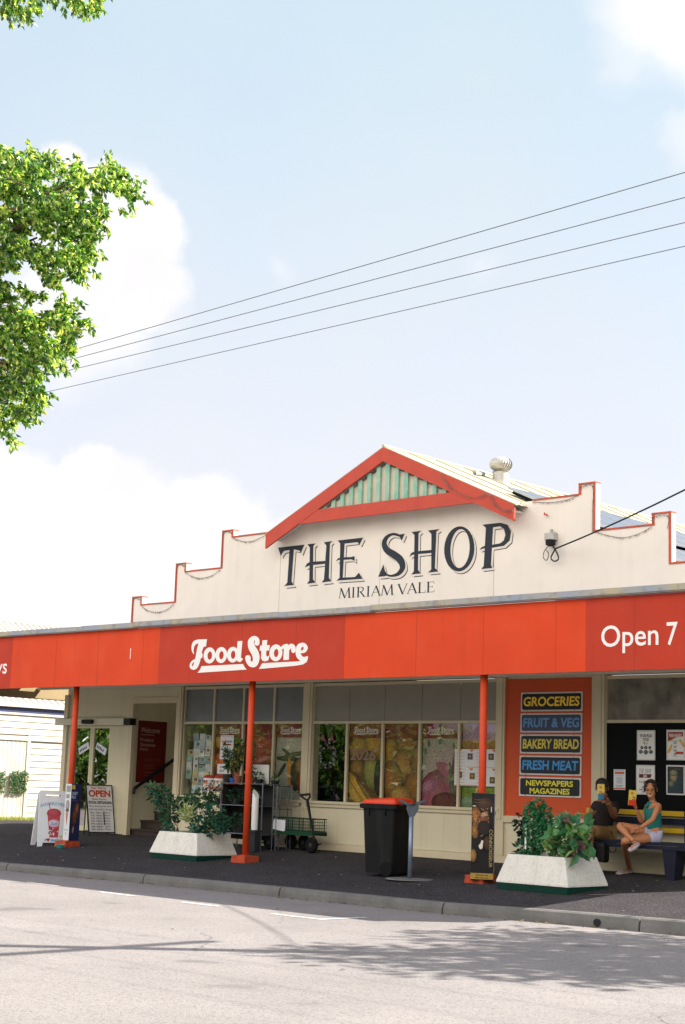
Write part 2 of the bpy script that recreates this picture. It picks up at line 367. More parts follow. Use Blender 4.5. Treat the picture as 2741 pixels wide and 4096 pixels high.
def text2d(txt, bold=0, shear=0):
    k = (txt, bold, shear)
    if k not in _T:
        c = bpy.data.curves.new('t', 'FONT'); c.body = txt; c.size = 1; c.offset = bold; c.shear = shear; c.resolution_u = 4
        c.align_x = 'CENTER'
        o = bpy.data.objects.new('t', c); COL.objects.link(o)
        bpy.context.view_layer.update()
        me = bpy.data.meshes.new_from_object(o.evaluated_get(bpy.context.evaluated_depsgraph_get()))
        _T[k] = ([tuple(v.co) for v in me.vertices], [tuple(p.vertices) for p in me.polygons])
        bpy.data.objects.remove(o); bpy.data.curves.remove(c); bpy.data.meshes.remove(me)
    return _T[k]
def frame(o, ux, uy):
    o = Vector(o); ux = Vector(ux).normalized(); uy = Vector(uy).normalized(); n = ux.cross(uy)
    return lambda x, y, z=0: o+ux*x+uy*y+n*z
def wallframe(x, z, y=19.6): return frame((x, y, z), (1, 0, 0), (0, 0, 1))
def union2d(polys, minus=()):
    V = []; F = []
    for p in list(polys)+list(minus):
        b = len(V); V += [Vector((x, y)) for x, y in p]; F.append(list(range(b, b+len(p))))
    np_ = len(polys)
    r = delaunay_2d_cdt(V, [], F, 0, 1e-5)
    fs = [tuple(f) for f, of in zip(r[2], r[5]) if of and any(i < np_ for i in of) and not any(i >= np_ for i in of)]
    return [tuple(v) for v in r[0]], fs
def ccw(p):
    a = sum(p[i][0]*p[(i+1) % len(p)][1]-p[(i+1) % len(p)][0]*p[i][1] for i in range(len(p)))
    return p if a > 0 else p[::-1]
def stroke(pts, w=None, n=9, closed=False):          # a brush line with its own width at every point -> overlapping polygons
    pts = [(p[0], p[1], p[2] if len(p) > 2 else w) for p in pts]; out = []
    if closed: pts = pts+[pts[0]]
    for (x, y, ww) in pts: out.append([(x+ww/2*cos(2*pi*k/n), y+ww/2*sin(2*pi*k/n)) for k in range(n)])
    for (a, b) in zip(pts, pts[1:]):
        dx, dy = b[0]-a[0], b[1]-a[1]; l = sqrt(dx*dx+dy*dy) or 1; nx, ny = -dy/l, dx/l
        out.append(ccw([(a[0]+nx*a[2]/2, a[1]+ny*a[2]/2), (a[0]-nx*a[2]/2, a[1]-ny*a[2]/2), (b[0]-nx*b[2]/2, b[1]-ny*b[2]/2), (b[0]+nx*b[2]/2, b[1]+ny*b[2]/2)]))
    return out
def spline(pts, k=6):
    out = []; n = len(pts)
    for i in range(n-1):
        p0, p1, p2, p3 = pts[max(i-1, 0)], pts[i], pts[i+1], pts[min(i+2, n-1)]
        for j in range(k):
            t = j/k; out.append(tuple(.5*((2*b)+(-a+c)*t+(2*a-5*b+4*c-d)*t*t+(-a+3*b-3*c+d)*t**3) for a, b, c, d in zip(p0, p1, p2, p3)))
    return out+[pts[-1]]
def thing(name, label, cat, loc=(0, 0, 0), group=None):
    o = bpy.data.objects.new(name, None); COL.objects.link(o); o.location = loc; OFF[o.name] = Vector(loc)
    o.empty_display_size = .2
    return tag(o, label, cat, group)
def tag(o, label, cat, group=None):
    o['label'] = label; o['category'] = cat
    if group: o['group'] = group
    return o
def struct(o, kind='structure'): o['kind'] = kind; return o
def rotz(c, a): return Matrix.Translation(Vector(c)) @ Matrix.Rotation(a, 4, 'Z')
def simple(name, mb, mat, label, cat, group=None, smooth=False):     # a thing that is one mesh
    loc = Vector(mb.v[0]); zmin = min(p[2] for p in mb.v); n = len(mb.v)
    loc = Vector((sum(p[0] for p in mb.v)/n, sum(p[1] for p in mb.v)/n, zmin))
    mb.v = [(x-loc.x, y-loc.y, z-loc.z) for x, y, z in mb.v]
    o = mb.build(name, mat, None, smooth); o.location = loc; OFF[o.name] = loc
    return tag(o, label, cat, group)

# ================================================================== SETTING
KERB = [(-70, 13.3), (-45, 14.2), (-30, 14.75), (-21.34, 14.97), (-18.07, 15.2), (-15.35, 15.25), (-12.51, 15.27), (-10.97, 15.5), (-9.36, 15.62), (-6, 15.8), (0, 15.8), (14, 15.8), (60, 15.8)]
RZ = -.43
b = MB(); b.box(-600, 600, -600, 600, -1.2, -.60); struct(b.build('ground', GRASSM))
b = MB()
b.add([(-70, -9, RZ-.1), (60, -9, RZ-.1), (60, 4, RZ)] + [(x, y+.05, RZ) for x, y in KERB[::-1]] + [(-70, 4, RZ)], [tuple(range(len(KERB)+4))])
crack(ASPH); struct(b.build('road', ASPH))
# footpath: a gentle fall from the shop to the kerb
b = MB(); ks = KERB
for (a, c) in zip(ks, ks[1:]):
    ys = [(a[1]+.13+(20.2-a[1]-.13)*t, c[1]+.13+(20.2-c[1]-.13)*t) for t in (0, .2, .4, .6, .8, 1)]
    for (p, q) in zip(ys, ys[1:]):
        b.add([(a[0], p[0], pathz(p[0])), (c[0], p[1], pathz(p[1])), (c[0], q[1], pathz(q[1])), (a[0], q[0], pathz(q[0]))], [(0, 1, 2, 3)])
for (p, q) in ((20.2, 22), (22, 24), (24, 34)):
    z0, z1 = [min(pathz(20.2)+(y-20.2)*.005, .06) for y in (p, q)]
    b.add([(-31.5, p, z0), (-26, p, z0), (-26, q, z1), (-31.5, q, z1)], [(0, 1, 2, 3)])
    b.add([(-10.5, p, z0), (40, p, z0), (40, q, z1), (-10.5, q, z1)], [(0, 1, 2, 3)])
    b.add([(-70, p, z0), (-31.5, p, z0), (-31.5, q, z1), (-70, q, z1)], [(0, 1, 2, 3)])
struct(b.build('footpath', PATHM))
# kerb: rounded concrete edge laid in long sections with open joints
b = MB()
def kerb_y(x):
    for (a, c) in zip(KERB, KERB[1:]):
        if a[0] <= x <= c[0]: return a[1]+(c[1]-a[1])*(x-a[0])/(c[0]-a[0])
    return KERB[-1][1]
prof = [(0, RZ-.05), (.012, RZ+.07), (.03, None), (.06, None), (.17, None), (.17, RZ-.05)]
joints = [-70, -60, -50, -40, -34, -28, -21.2-.0, -18.12, -15.36, -12.55, -9.95, -6.6, -3, 2, 10, 30]
for a, c in zip(joints, joints[1:]):
    xs = [a+.012+(c-a-.024)*i/4 for i in range(5)]; base = len(b.v)
    for x in xs:
        y = kerb_y(x); top = pathz(y+.13)+.004
        for j, (dy, z) in enumerate(prof): b.add([(x, y+dy, z if z is not None else top-(.018 if j == 2 else 0))], [])
    n = len(prof)
    for i in range(4):
        for j in range(n-1): b.f.append((base+i*n+j, base+(i+1)*n+j, base+(i+1)*n+j+1, base+i*n+j+1))
    b.f.append(tuple(base+j for j in range(n))[::-1]); b.f.append(tuple(base+4*n+j for j in range(n)))
struct(b.build('kerb', CONC))
# drain outlet let into the kerb face
g = onZ(2580, 3672, -.36); gx = g.x
b = MB(); b.tube([(gx, kerb_y(gx)-.006, -.375), (gx, kerb_y(gx)+.02, -.375)], .045, 12); simple('drain_outlet', b, DARKIN, 'dark round stormwater outlet in the concrete kerb face', 'drain')
# parking-bay dashes
LINEM = M('worn_line_paint', 'cfcac4', .8, .35, 9, col2='8f8985')
b = MB()
def dash(x0, y0, x1, y1, wd=.09):
    d = Vector((x1-x0, y1-y0)); nrm = Vector((-d.y, d.x)).normalized()*wd/2; z = RZ+.004
    b.add([(x0+nrm.x, y0+nrm.y, z), (x0-nrm.x, y0-nrm.y, z), (x1-nrm.x, y1-nrm.y, z), (x1+nrm.x, y1+nrm.y, z)], [(0, 1, 2, 3)])
for x0, x1, y0, y1 in ((-24.9, -24.1, 14, 13.95), (-22.9, -22.1, 13.9, 13.87), (-20.9, -20.1, 13.8, 13.76), (-18.88, -18.05, 13.71, 13.66), (-17, -16.22, 13.52, 13.47), (-15.2, -14.5, 13.4, 13.39), (-13.45, -12.72, 13.25, 13.25)): dash(x0, y0, x1, y1)
b.v = [(x, y, z+.0) for x, y, z in b.v]; dash(-12.66, 13.2, -12.6, 13.95)
struct(b.build('road_marking', LINEM))
# leaf litter along the gutter and on the road
b = MB(); rnd = random.Random(3)
for i in range(420):
    x = rnd.uniform(-24, -8.5); near = rnd.random() < .8
    y = kerb_y(x)-abs(rnd.gauss(0, .08))-.02 if near else rnd.uniform(8, 15)
    if not near and rnd.random() < .75: continue
    s_ = rnd.uniform(.012, .035); a = rnd.uniform(0, 6.3); z = RZ+.006+rnd.random()*.012
    b.ink(rnd.choice(['6b4a2c', '8a6a3a', '5b4630', '7c7a45', '4a3a2a']))
    b.add([(x+s_*cos(a), y+s_*sin(a), z), (x-s_*.4*sin(a), y+s_*.4*cos(a), z+.008), (x-s_*cos(a), y-s_*sin(a), z), (x+s_*.4*sin(a), y-s_*.4*cos(a), z+.003)], [(0, 1, 2, 3)])
for i in range(60):                                   # gum spots and scraps on the footpath
    x = rnd.uniform(-24, -10); y = rnd.uniform(15.6, 19); z = pathz(y)+.005; s_ = rnd.uniform(.008, .022); b.ink(rnd.choice(['b8b4ae', '8d8a86', '6a6460', 'a08a60', 'd8d6d2']))
    b.add([(x-s_, y-s_*.6, z), (x+s_*.7, y-s_*.8, z+.002), (x+s_, y+s_*.7, z), (x-s_*.8, y+s_, z+.003)], [(0, 1, 2, 3)])
o = b.build('leaf_litter', PLANT); o['kind'] = 'stuff'; o['label'] = 'dry leaves and scraps lying along the gutter and footpath'; o['category'] = 'leaves'
# verge grass in front of the house
b = MB()
for i in range(5200):
    x = -30.95+abs(rnd.gauss(0, .32)); y = rnd.uniform(20.6, 25.5)
    if x > -29.9: continue
    h_ = rnd.uniform(.04, .14); a = rnd.uniform(0, 6.3); dx, dy = .012*cos(a), .012*sin(a); t = rnd.uniform(-.05, .05); z = .0
    b.ink(rnd.choice(['7d8a3c', '98a04c', '66782f', 'a9a55c', '8b9442']))
    b.add([(x-dx, y-dy, z), (x+dx, y+dy, z), (x+t, y+rnd.uniform(-.05, .05), z+h_)], [(0, 1, 2)])
o = b.build('verge_grass', PLANT); o['kind'] = 'stuff'; o['label'] = 'strip of green grass at the foot of the white house'; o['category'] = 'grass'

# ================================================================== SHOP BUILDING
shop = thing('shop_building', 'cream general store with stepped parapet, red gable and shop windows', 'shop', (-18, 19.6, 0))
WY = 19.6
def Z(u, v, y=WY): return onY(u, v, y).z
def X(u, v, y=WY): return onY(u, v, y).x
# --- walls (one mesh, openings left free)
b = MB()
DX0, DX1 = -25.98, -24.69                      # sliding door opening
RX0, RX1 = -24.05, -22.62                      # stepped entry
W1, W2 = (-22.43, -19.28), (-19.07, -15.05)    # display windows
OR0, OR1 = -14.96, -13.29
W3 = (-13.10, -9.95)
TOPZ, TRZ, SILL = 2.74, 2.15, .80
b.box(-26.2, DX0, 19.75, 19.95, -.3, 3.6); b.box(DX1, RX0, 19.75, 19.95, -.3, 3.6)
b.box(DX0, DX1, 19.75, 19.95, 2.12, 3.6)
b.box(RX0-.10, RX0, 19.95, 23, -.3, 3.6)       # left side of the entry
b.box(RX0, RX1, 19.70, 19.85, 2.52, 3.6)       # over the entry
b.box(RX1, RX1+.1, 19.85, 23, -.3, 3.6)
b.box(RX1, -9.6, WY, WY+.18, -.3, SILL-.10)   # dado
b.box(RX1, -9.6, WY, WY+.18, TOPZ+.07, 3.6)   # lintel
for x0, x1 in ((RX1, W1[0]), (W1[1], W2[0]), (W2[1], OR0), (OR1, W3[0])): b.box(x0, x1, WY, WY+.18, SILL-.10, TOPZ+.07)
b.box(OR0, OR1, WY+.04, WY+.18, SILL-.1, TOPZ+.07)
b.box(W3[1], -9.6, WY, WY+.18, SILL-.1, TOPZ+.07)
b.box(-9.7, -9.6, WY+.18, 30, -.3, 4.3); b.box(-26.2, -26.1, 19.95, 30, -.3, 3.6); b.box(-26.2, -9.6, 29.9, 30, -.3, 3.6)
b.build('wall', CREAM, shop)
b = MB()
b.box(RX1+.02, -9.6, WY-.025, WY-.001, -.3, .10); b.box(RX1+.02, -9.6, WY-.012, WY-.001, .105, .118)
for x in (RX1+.09, -19.175, -15.0, -13.2):                             # pilasters
    w_ = .085 if x in (RX1+.09, -15.0) else .11
    b.box(x-w_, x+w_, WY-.035, WY-.001, .10, TOPZ+.1); b.box(x-w_*.55, x+w_*.55, WY-.05, WY-.036, .64, TOPZ+.08)
b.box(-26.24, -26.12, 19.70, 19.749, -.3, 2.7)
for z in (2.45, .62, .46, .30, .14):
    b.box(-24.55, RX0, 19.742, 19.7495, z, z+.008)
b.box(RX0-.06, RX0+.05, 19.66, 19.749, -.02, 2.55); b.box(RX0, RX1+.1, 19.655, 19.699, 2.50, 2.62); b.box(RX1-.07, RX1, 19.64, 19.85, -.02, 2.55)
b.box(RX1, -9.6, WY-.03, WY-.001, TOPZ+.105, TOPZ+.16)
b.box(OR0+.02, OR1, WY-.03, WY+.039, .60, .695)
b.build('wall_trim', CREAMTRIM, shop)

# --- parapet
outl = [(-24.13, 3.5), (-24.13, 4.56), (-23.83, 4.56), (-23.83, 4.40), (-22.87, 4.40), (-22.87, 5.13), (-22.57, 5.13), (-22.57, 4.97), (-21.6, 4.97), (-21.6, 5.66), (-21.29, 5.66), (-21.29, 5.53),
        (-19.9, 5.53), (-19.3, 5.72), (-17.35, 6.45), (-15.4, 5.72), (-14.8, 5.54), (-13.59, 5.55), (-13.59, 5.70), (-13.28, 5.70), (-13.28, 4.96), (-12.3, 4.96), (-12.3, 5.12), (-11.97, 5.12), (-11.97, 4.37), (-11.0, 4.37), (-11.0, 4.56), (-10.7, 4.56), (-10.7, 3.5)]
b = MB(); b.prism([(x, WY, z) for x, z in outl], (0, .11, 0)); b.build('parapet', PARAPET, shop)
# capping: red edge strip with the sunlit cream returns left bare
b = MB()
def cap(p, q, t=.022, wd=.045):
    (x0, z0), (x1, z1) = p, q
    if abs(z1-z0) < .02: b.box(min(x0, x1), max(x0, x1), WY-.018, WY+.128, z0+.002, z0+t+.004)
    else:
        inn = wd if True else 0
        lo, hi = min(z0, z1), max(z0, z1)
        xl, xr = (x0, x0+inn) if rising else (x0-inn, x0)
        b.box(xl, xr, WY-.014, WY-.001, lo, hi)
for i in range(len(outl)-1):
    p, q = outl[i], outl[i+1]
    if 11 <= i <= 15 and not (i in ()): 
        if i in (11,): cap(p, (-20.05, 5.53))
        continue
    rising = q[1] > p[1]
    if i == 16: p = (-14.45, 5.54); b.build('parapet_capping', REDCAP, shop); b = MB()
    cap(p, q)
b.build('parapet_capping', REDCAP, shop)
# board joints on the parapet face
for x in (-20.02, -17.62, -15.2): b = MB(); b.box(x-.004, x+.004, WY-.0022, WY-.0006, 3.6, 5.2); b.build('sheet_joint', M('joint_line', 'b7a98c', .9), shop)

# --- gable
AX, AZ, GY = -17.34, 6.70, 19.28
SL = .451
b = MB()
def barge(sgn):
    e = AX+sgn*2.76; ez = AZ-SL*2.76
    b.prism([(AX, GY, AZ), (e, GY, ez), (e, GY, ez-.265), (AX, GY, AZ-.24)][::1 if sgn > 0 else -1], (0, .04, 0))
barge(1); barge(-1)
b.build('bargeboard', REDTRIM, shop)
b = MB(); b.prism([(-19.30, GY+.006, 5.56), (-15.32, GY+.006, 5.56), (-15.79, GY+.006, 5.775), (-18.86, GY+.006, 5.775)], (0, .045, 0)); b.build('tie_beam', REDTRIM, shop)
b = MB(); b.prism([(-18.9, GY+.10, 5.7), (-15.78, GY+.10, 5.7), (-17.34, GY+.10, 6.42)], (0, .02, 0))
b.build('gable_panel', M('gable_cream', 'cfc5ae', .8, .15, 4), shop)
b = MB(); k = 0; x = -18.72
while x < -15.8:
    top = AZ-.25-SL*abs(x-AX); b = MB(); b.box(x-.042, x+.042, GY+.055, GY+.099, 5.70, top); x += .2065; b.build('gable_batten', M('weathered_teal_paint', '6fae98', .85, .4, 6, col2='a9bba4'), shop)
# gable returns and flying rafters under the overhang
b = MB()
for sgn in (1, -1):
    e = AX+sgn*2.70; b.prism([(AX, GY+.045, AZ-.10), (e, GY+.045, AZ-.10-SL*2.7), (e, GY+.045, AZ-.13-SL*2.7), (AX, GY+.045, AZ-.13)][::1 if sgn > 0 else -1], (0, .27, 0))
b.build('gable_soffit', M('soffit_white', 'd8d0bf', .8), shop)
# --- roof behind
b = MB()
def slope(sgn, far, y0, y1, dz=0):
    n = int(far/.19)
    for i in range(n):
        xa, xb = AX+sgn*far*i/n, AX+sgn*far*(i+1)/n
        za, zb = AZ+.012+dz-SL*abs(xa-AX), AZ+.012+dz-SL*abs(xb-AX)
        b.add([(xa, y0, za), (xb, y0, zb), (xb, y1, zb), (xa, y1, za)], [(0, 1, 2, 3)])
    b.prism([(AX, y0-.004, AZ+.012+dz), (AX+sgn*far, y0-.004, AZ+.012+dz-SL*far), (AX+sgn*far, y0-.004, AZ-.004+dz-SL*far), (AX, y0-.004, AZ-.004+dz)][::1 if sgn > 0 else -1], (0, .05, 0))
slope(1, 2.79, 19.285, 19.75); slope(-1, 2.79, 19.285, 19.75)
slope(1, 6.5, 19.75, 31); slope(-1, 6.5, 19.75, 31)
for yy in [19.9+.76*i for i in range(15)]:                       # seam ribs down the slope
    for sgn in (1, -1):
        b.prism([(AX, yy, AZ+.034), (AX+sgn*6.5, yy, AZ+.034-SL*6.5), (AX+sgn*6.5, yy, AZ+.012-SL*6.5), (AX, yy, AZ+.012)][::1 if sgn > 0 else -1], (0, .035, 0))
b.tube([(AX, 19.285, AZ+.015), (AX, 31, AZ+.015)], .035, 8)
b.box(-26.2, -24.1, 19.9, 30, 3.55, 3.62); b.box(-24.1, -10.6, 19.72, 20, 3.5, 3.58)
b.build('roof', ROOFM, shop)
# --- painted name on the parapet: traced brush letters
def Pz(p, s=.6378, ox=1100, oy=2060):
    q = onY(ox+p[0]*s, oy+p[1]*s, WY); return (q.x, q.z)
def ell_pts(cx, cy, rx, ry, rot=0, n=28): return [(cx+rx*cos(2*pi*i/n)*cos(rot)-ry*sin(2*pi*i/n)*sin(rot), cy+rx*cos(2*pi*i/n)*sin(rot)+ry*sin(2*pi*i/n)*cos(rot)) for i in range(n)]
def Hl(l, r, bar):
    out = []
    for (a, c, d, e) in (l, r):     # top serif a-c, bottom serif d-e
        tw = c[0]-a[0]
        out.append(ccw([a, c, (c[0]-tw*.27, c[1]+17), (e[0]-tw*.30, e[1]-22), e, d, (d[0]+tw*.28, d[1]-20), (a[0]+tw*.30, a[1]+20)]))
    return out+[ccw(p) for p in bar]
LET = []
LET.append(([ccw([(22, 205), (188, 186), (165, 241), (157, 224), (122, 216), (107, 417), (122, 440), (60, 446), (80, 425), (94, 220), (60, 226), (46, 244), (40, 260)])], []))
LET.append((Hl(((206, 184), (258, 178), (203, 432), (257, 425)), ((309, 172), (363, 163), (295, 424), (357, 416)), [[(190, 330), (203, 305), (222, 294), (325, 288), (325, 306), (245, 314), (212, 320)]]), []))
LET.append(([ccw([(396, 160), (556, 142), (534, 187), (520, 171), (440, 180), (428, 393), (505, 389), (529, 362), (553, 401), (388, 412), (408, 394), (412, 178)]), ccw([(385, 290), (398, 272), (425, 266), (480, 264), (502, 258), (503, 288), (482, 279), (430, 282), (405, 282)])], []))
sS = spline([(800, 140, 10), (768, 124, 16), (735, 122, 16), (703, 142, 24), (688, 178, 32), (705, 220, 40), (750, 250, 46), (790, 283, 44), (803, 330, 34), (778, 368, 24), (735, 382, 14), (702, 374, 12), (676, 350, 14)], 5)
LET.append(([p for p in stroke(sS)]+[ccw([(770, 126), (817, 117), (798, 162), (786, 140)]), ccw([(650, 388), (683, 310), (692, 350), (712, 378), (690, 385)])], []))
LET.append((Hl(((860, 107), (920, 99), (857, 374), (918, 367)), ((962, 98), (1036, 88), (962, 362), (1028, 355)), [[(845, 262), (858, 238), (880, 229), (990, 219), (990, 238), (900, 246), (866, 250)]]), []))
LET.append(([ccw(ell_pts(1159, 213, 95, 142, .06))], [ccw(ell_pts(1164, 211, 60, 122, .06))]))
LET.append(([ccw([(1303, 61), (1418, 49), (1462, 62), (1484, 105), (1476, 160), (1440, 194), (1368, 206), (1315, 210), (1284, 219), (1300, 202), (1325, 190), (1331, 84)]), ccw([(1326, 70), (1372, 66), (1358, 312), (1366, 333), (1296, 340), (1312, 320)])],
            [ccw([(1371, 78), (1415, 72), (1440, 90), (1448, 125), (1438, 160), (1415, 178), (1365, 187)])]))
bi, bc = MB(), MB()
def letter(mb, pos, neg, dx, dy, y):
    V, F = union2d([[(p[0]+dx, p[1]+dy) for p in q] for q in pos], [[(p[0]+dx, p[1]+dy) for p in q] for q in neg])
    mb.add([(Pz(p)[0], y, Pz(p)[1]) for p in V], F)
for i, (pos, neg) in enumerate(LET):
    y = WY-.001-.0001*i
    letter(bi, pos, neg, 13.5, 17, y-.0004)
    for j in range(9): letter(bc, pos, neg, 9.6-j*1.06, 12.2-j*1.36, y-.0012-.0008*j)
    letter(bi, pos, neg, 0, 0, y-.0086)
lt = bi.build('lettering', INK, shop); bc.build('letter_shade', PARAPET, lt)
# MIRIAM VALE: thin serif capitals
SER = {'M': [(0, 0, .12, 1, .05), (.12, 1, .42, .02, .12), (.42, .02, .74, 1, .05), (.74, 1, .80, 0, .12), (-.07, 0, .08, 0, .03), (.68, 0, .92, 0, .03), (.02, 1, .16, 1, .03), (.7, 1, .85, 1, .03)],
       'I': [(.13, 0, .13, 1, .12), (0, 0, .26, 0, .03), (0, 1, .26, 1, .03)],
       'R': [(.1, 0, .1, 1, .12), (-.02, 0, .24, 0, .03), (-.02, 1, .3, 1, .04), (.3, 1, .45, .93, .06), (.45, .93, .5, .76, .1), (.5, .76, .44, .58, .09), (.44, .58, .12, .5, .04), (.28, .52, .58, 0, .11), (.55, 0, .7, 0, .03)],
       'A': [(0, 0, .32, 1, .05), (.32, 1, .62, 0, .12), (.1, .36, .5, .36, .04), (-.07, 0, .1, 0, .03), (.5, 0, .72, 0, .03)],
       'V': [(.02, 1, .33, 0, .12), (.33, 0, .64, 1, .05), (-.08, 1, .16, 1, .03), (.54, 1, .72, 1, .03)],
       'L': [(.1, 0, .1, 1, .12), (-.02, 1, .24, 1, .03), (-.02, 0, .5, 0, .045), (.5, 0, .54, .2, .03)],
       'E': [(.1, 0, .1, 1, .12), (-.02, 1, .5, 1, .045), (.5, 1, .52, .82, .03), (.1, .52, .4, .52, .04), (.4, .44, .4, .6, .03), (-.02, 0, .52, 0, .045), (.52, 0, .56, .2, .03)],
       'T': [(.32, 0, .32, 1, .12), (.18, 0, .46, 0, .03), (0, 1, .64, 1, .045), (0, 1, -.01, .8, .03), (.64, 1, .65, .8, .03)],
       'H': [(.1, 0, .1, 1, .12), (.6, 0, .6, 1, .12), (-.02, 0, .22, 0, .03), (-.02, 1, .22, 1, .03), (.48, 0, .72, 0, .03), (.48, 1, .72, 1, .03), (.1, .5, .6, .5, .04)],
       'S': [(.46, .82, .4, .96, .05), (.4, .96, .2, 1, .05), (.2, 1, .06, .82, .09), (.06, .82, .12, .6, .11), (.12, .6, .4, .42, .12), (.4, .42, .46, .2, .11), (.46, .2, .3, .02, .08), (.3, .02, .1, .03, .05), (.1, .03, .03, .2, .05)],
       'O': [(.36, 1, .12, .82, .08), (.12, .82, .05, .5, .12), (.05, .5, .12, .18, .12), (.12, .18, .36, 0, .08), (.36, 0, .6, .18, .08), (.6, .18, .67, .5, .12), (.67, .5, .6, .82, .12), (.6, .82, .36, 1, .08)],
       'P': [(.1, 0, .1, 1, .12), (-.02, 0, .24, 0, .03), (-.02, 1, .3, 1, .04), (.3, 1, .46, .92, .07), (.46, .92, .51, .73, .11), (.51, .73, .44, .54, .09), (.44, .54, .12, .46, .04)]}
SERW = {'M': .92, 'I': .36, 'R': .70, 'A': .72, 'V': .66, 'L': .58, 'E': .62, ' ': .22, 'T': .74, 'H': .8, 'S': .58, 'O': .82, 'P': .64}
def serif2d(txt):
    polys = []; x = 0
    for ch in txt:
        for (x0, y0, x1, y1, w_) in SER.get(ch, []): polys += stroke([(x+x0, y0, w_), (x+x1, y1, w_)], n=6)
        x += SERW[ch]+.06
    return union2d(polys), x
(V, F), tw = serif2d('MIRIAM VALE')
x0, z0 = Pz((405, 522)); x1, z1 = Pz((1007, 481)); zt = Pz((405, 462))[1]
b = MB(); b.add([(x0+(x1-x0)*p[0]/(tw-.05), WY-.0016, z0+(z1-z0)*p[0]/tw+(zt-z0)*p[1]) for p in V], F)
b.build('town_lettering', INK, shop)

# --- display windows
def window(x0, x1, mull, lower_only, name_mats):
    z0 = SILL
    fr = MB(); t = .022
    fr.box(x0-.02, x0+.02, WY+.0, WY+.07, z0, TOPZ+.05); fr.box(x1-.02, x1+.02, WY+.0, WY+.07, z0, TOPZ+.05)
    fr.box(x0+.02, x1-.02, WY+.0, WY+.07, TOPZ, TOPZ+.05)
    fr.box(x0+.02, x1-.02, WY+.004, WY+.066, TRZ-.05, TRZ-.005)
    for m_ in mull:
        fr.box(m_-t, m_+t, WY+.008, WY+.06, z0, TRZ-.05)
        if not lower_only: fr.box(m_-t, m_+t, WY+.008, WY+.06, TRZ-.005, TOPZ)
    return fr
mul1 = [X(852, 2900), X(970, 2900), X(1093, 2900)]
win1 = window(*W1, mul1, False, None).build('window', CREAMTRIM, shop)
mul2 = [X(1387, 2890), X(1529.6, 2890), X(1678, 2890), X(1835, 2890)]
win2 = window(*W2, mul2, True, None).build('window', CREAMTRIM, shop)
win3 = window(*W3, [], True, None).build('window', CREAMTRIM, shop)
def pane(win, x0, x1, z0, z1, mat, y=WY+.035, name='pane'):
    m = MB(); m.box(x0, x1, y, y+.005, z0, z1); return m.build(name, mat, win)
ed1 = [W1[0]]+mul1+[W1[1]]
OBSC = M('obscure_glass', '62676a', .2, .4, 1.2, spec=.8, bump=.5, bscale=120)
for a, c in zip(ed1, ed1[1:]):
    pane(win1, a+.022, c-.022, SILL, TRZ-.05, GLASS); pane(win1, a+.022, c-.022, TRZ-.005, TOPZ, OBSC)
ed2 = [W2[0]]+mul2+[W2[1]]
for a, c in zip(ed2, ed2[1:]): pane(win2, a+.022, c-.022, SILL, TRZ-.05, GLASS)
xm = W2[0]
for i in range(5):
    xn = W2[0]+(W2[1]-W2[0])*(i+1)/5; pane(win2, xm+.004, xn-.004, TRZ-.005, TOPZ, GREYSHEET, WY+.05, 'grey_sheet'); xm = xn
xm = W3[0]+.02
b = MB(); n = 62
for i in range(n):
    xa, xb = W3[0]+.02+(W3[1]-W3[0]-.04)*i/n, W3[0]+.02+(W3[1]-W3[0]-.04)*(i+1)/n
    ya, yb = WY+.05+.012*sin(i*1.4), WY+.05+.012*sin((i+1)*1.4)
    b.add([(xa, ya, TRZ-.005), (xb, yb, TRZ-.005), (xb, yb, TOPZ), (xa, ya, TOPZ)], [(0, 1, 2, 3)])
b.build('corrugated_sheet', FIBRO, win3)
b = MB(); b.box(W3[0]+.02, W3[1]-.02, WY+.02, WY+.04, .35, TRZ-.05); b.build('black_panel', BLACKB, win3)
for wn, (x0, x1) in ((win1, W1), (win2, W2), (win3, W3)):
    m = MB(); m.box(x0-.06, x1+.06, WY-.06, WY+.07, SILL-.045, SILL-.001); m.box(x0-.06, x1+.06, WY-.035, WY-.001, SILL-.10, SILL-.047)
    if wn is not win3: m.build('sill', CREAMTRIM, wn)
# dim shop interior behind the glass
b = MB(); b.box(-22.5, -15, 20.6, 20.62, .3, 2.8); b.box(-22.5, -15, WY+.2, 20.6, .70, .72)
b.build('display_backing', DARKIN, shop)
# --- orange sign panel
b = MB(); b.box(OR0+.015, OR1-.01, WY+.005, WY+.038, .70, TOPZ+.03); b.build('sign_panel', ORANGEP, shop)
# --- sliding entrance door
dr = MB()
gx0, gx1, gx2, gx3 = DX0, DX0+.03, DX1-.03, DX1
mid = onY(369, 3000, 19.78).x
gl1 = -24.80
dr.box(DX0, DX0+.09, 19.755, 19.82, 0, 2.12); dr.box(gl1, DX1, 19.755, 19.82, 0, 2.12)
dr.box(DX0+.09, gl1, 19.755, 19.82, 2.03, 2.12); dr.box(mid-.06, mid-.005, 19.76, 19.815, .03, 2.03); dr.box(mid+.005, mid+.06, 19.76, 19.815, .03, 2.03)
dr.box(DX0+.09, mid-.06, 19.76, 19.815, .02, .12); dr.box(mid+.06, gl1, 19.76, 19.815, .02, .12)
door = dr.build('door', M('cream_door_frame', 'cbc29c', .45, .05), shop)
pane(door, DX0+.09, mid-.06, .12, 2.03, DOORGLASS, 19.785); pane(door, mid+.06, gl1, .12, 2.03, DOORGLASS, 19.785)
for (u, v, sg, tx) in ((336, 2993, 1, 'EXTREME'), (405, 2995, -1, 'CLEARANCE')):
    stk = MB(); c = onY(u, v, 19.778); fr = frame(c, (1, 0, .42*sg), (-.42*sg, 0, 1)); stk.ink('d9dbe0').rect(fr, -.17, -.07, .17, .07); stk.ink('3d4250').words(fr, -.14, -.035, .14, .03, 1); stk.build('sticker', PRINT, door)
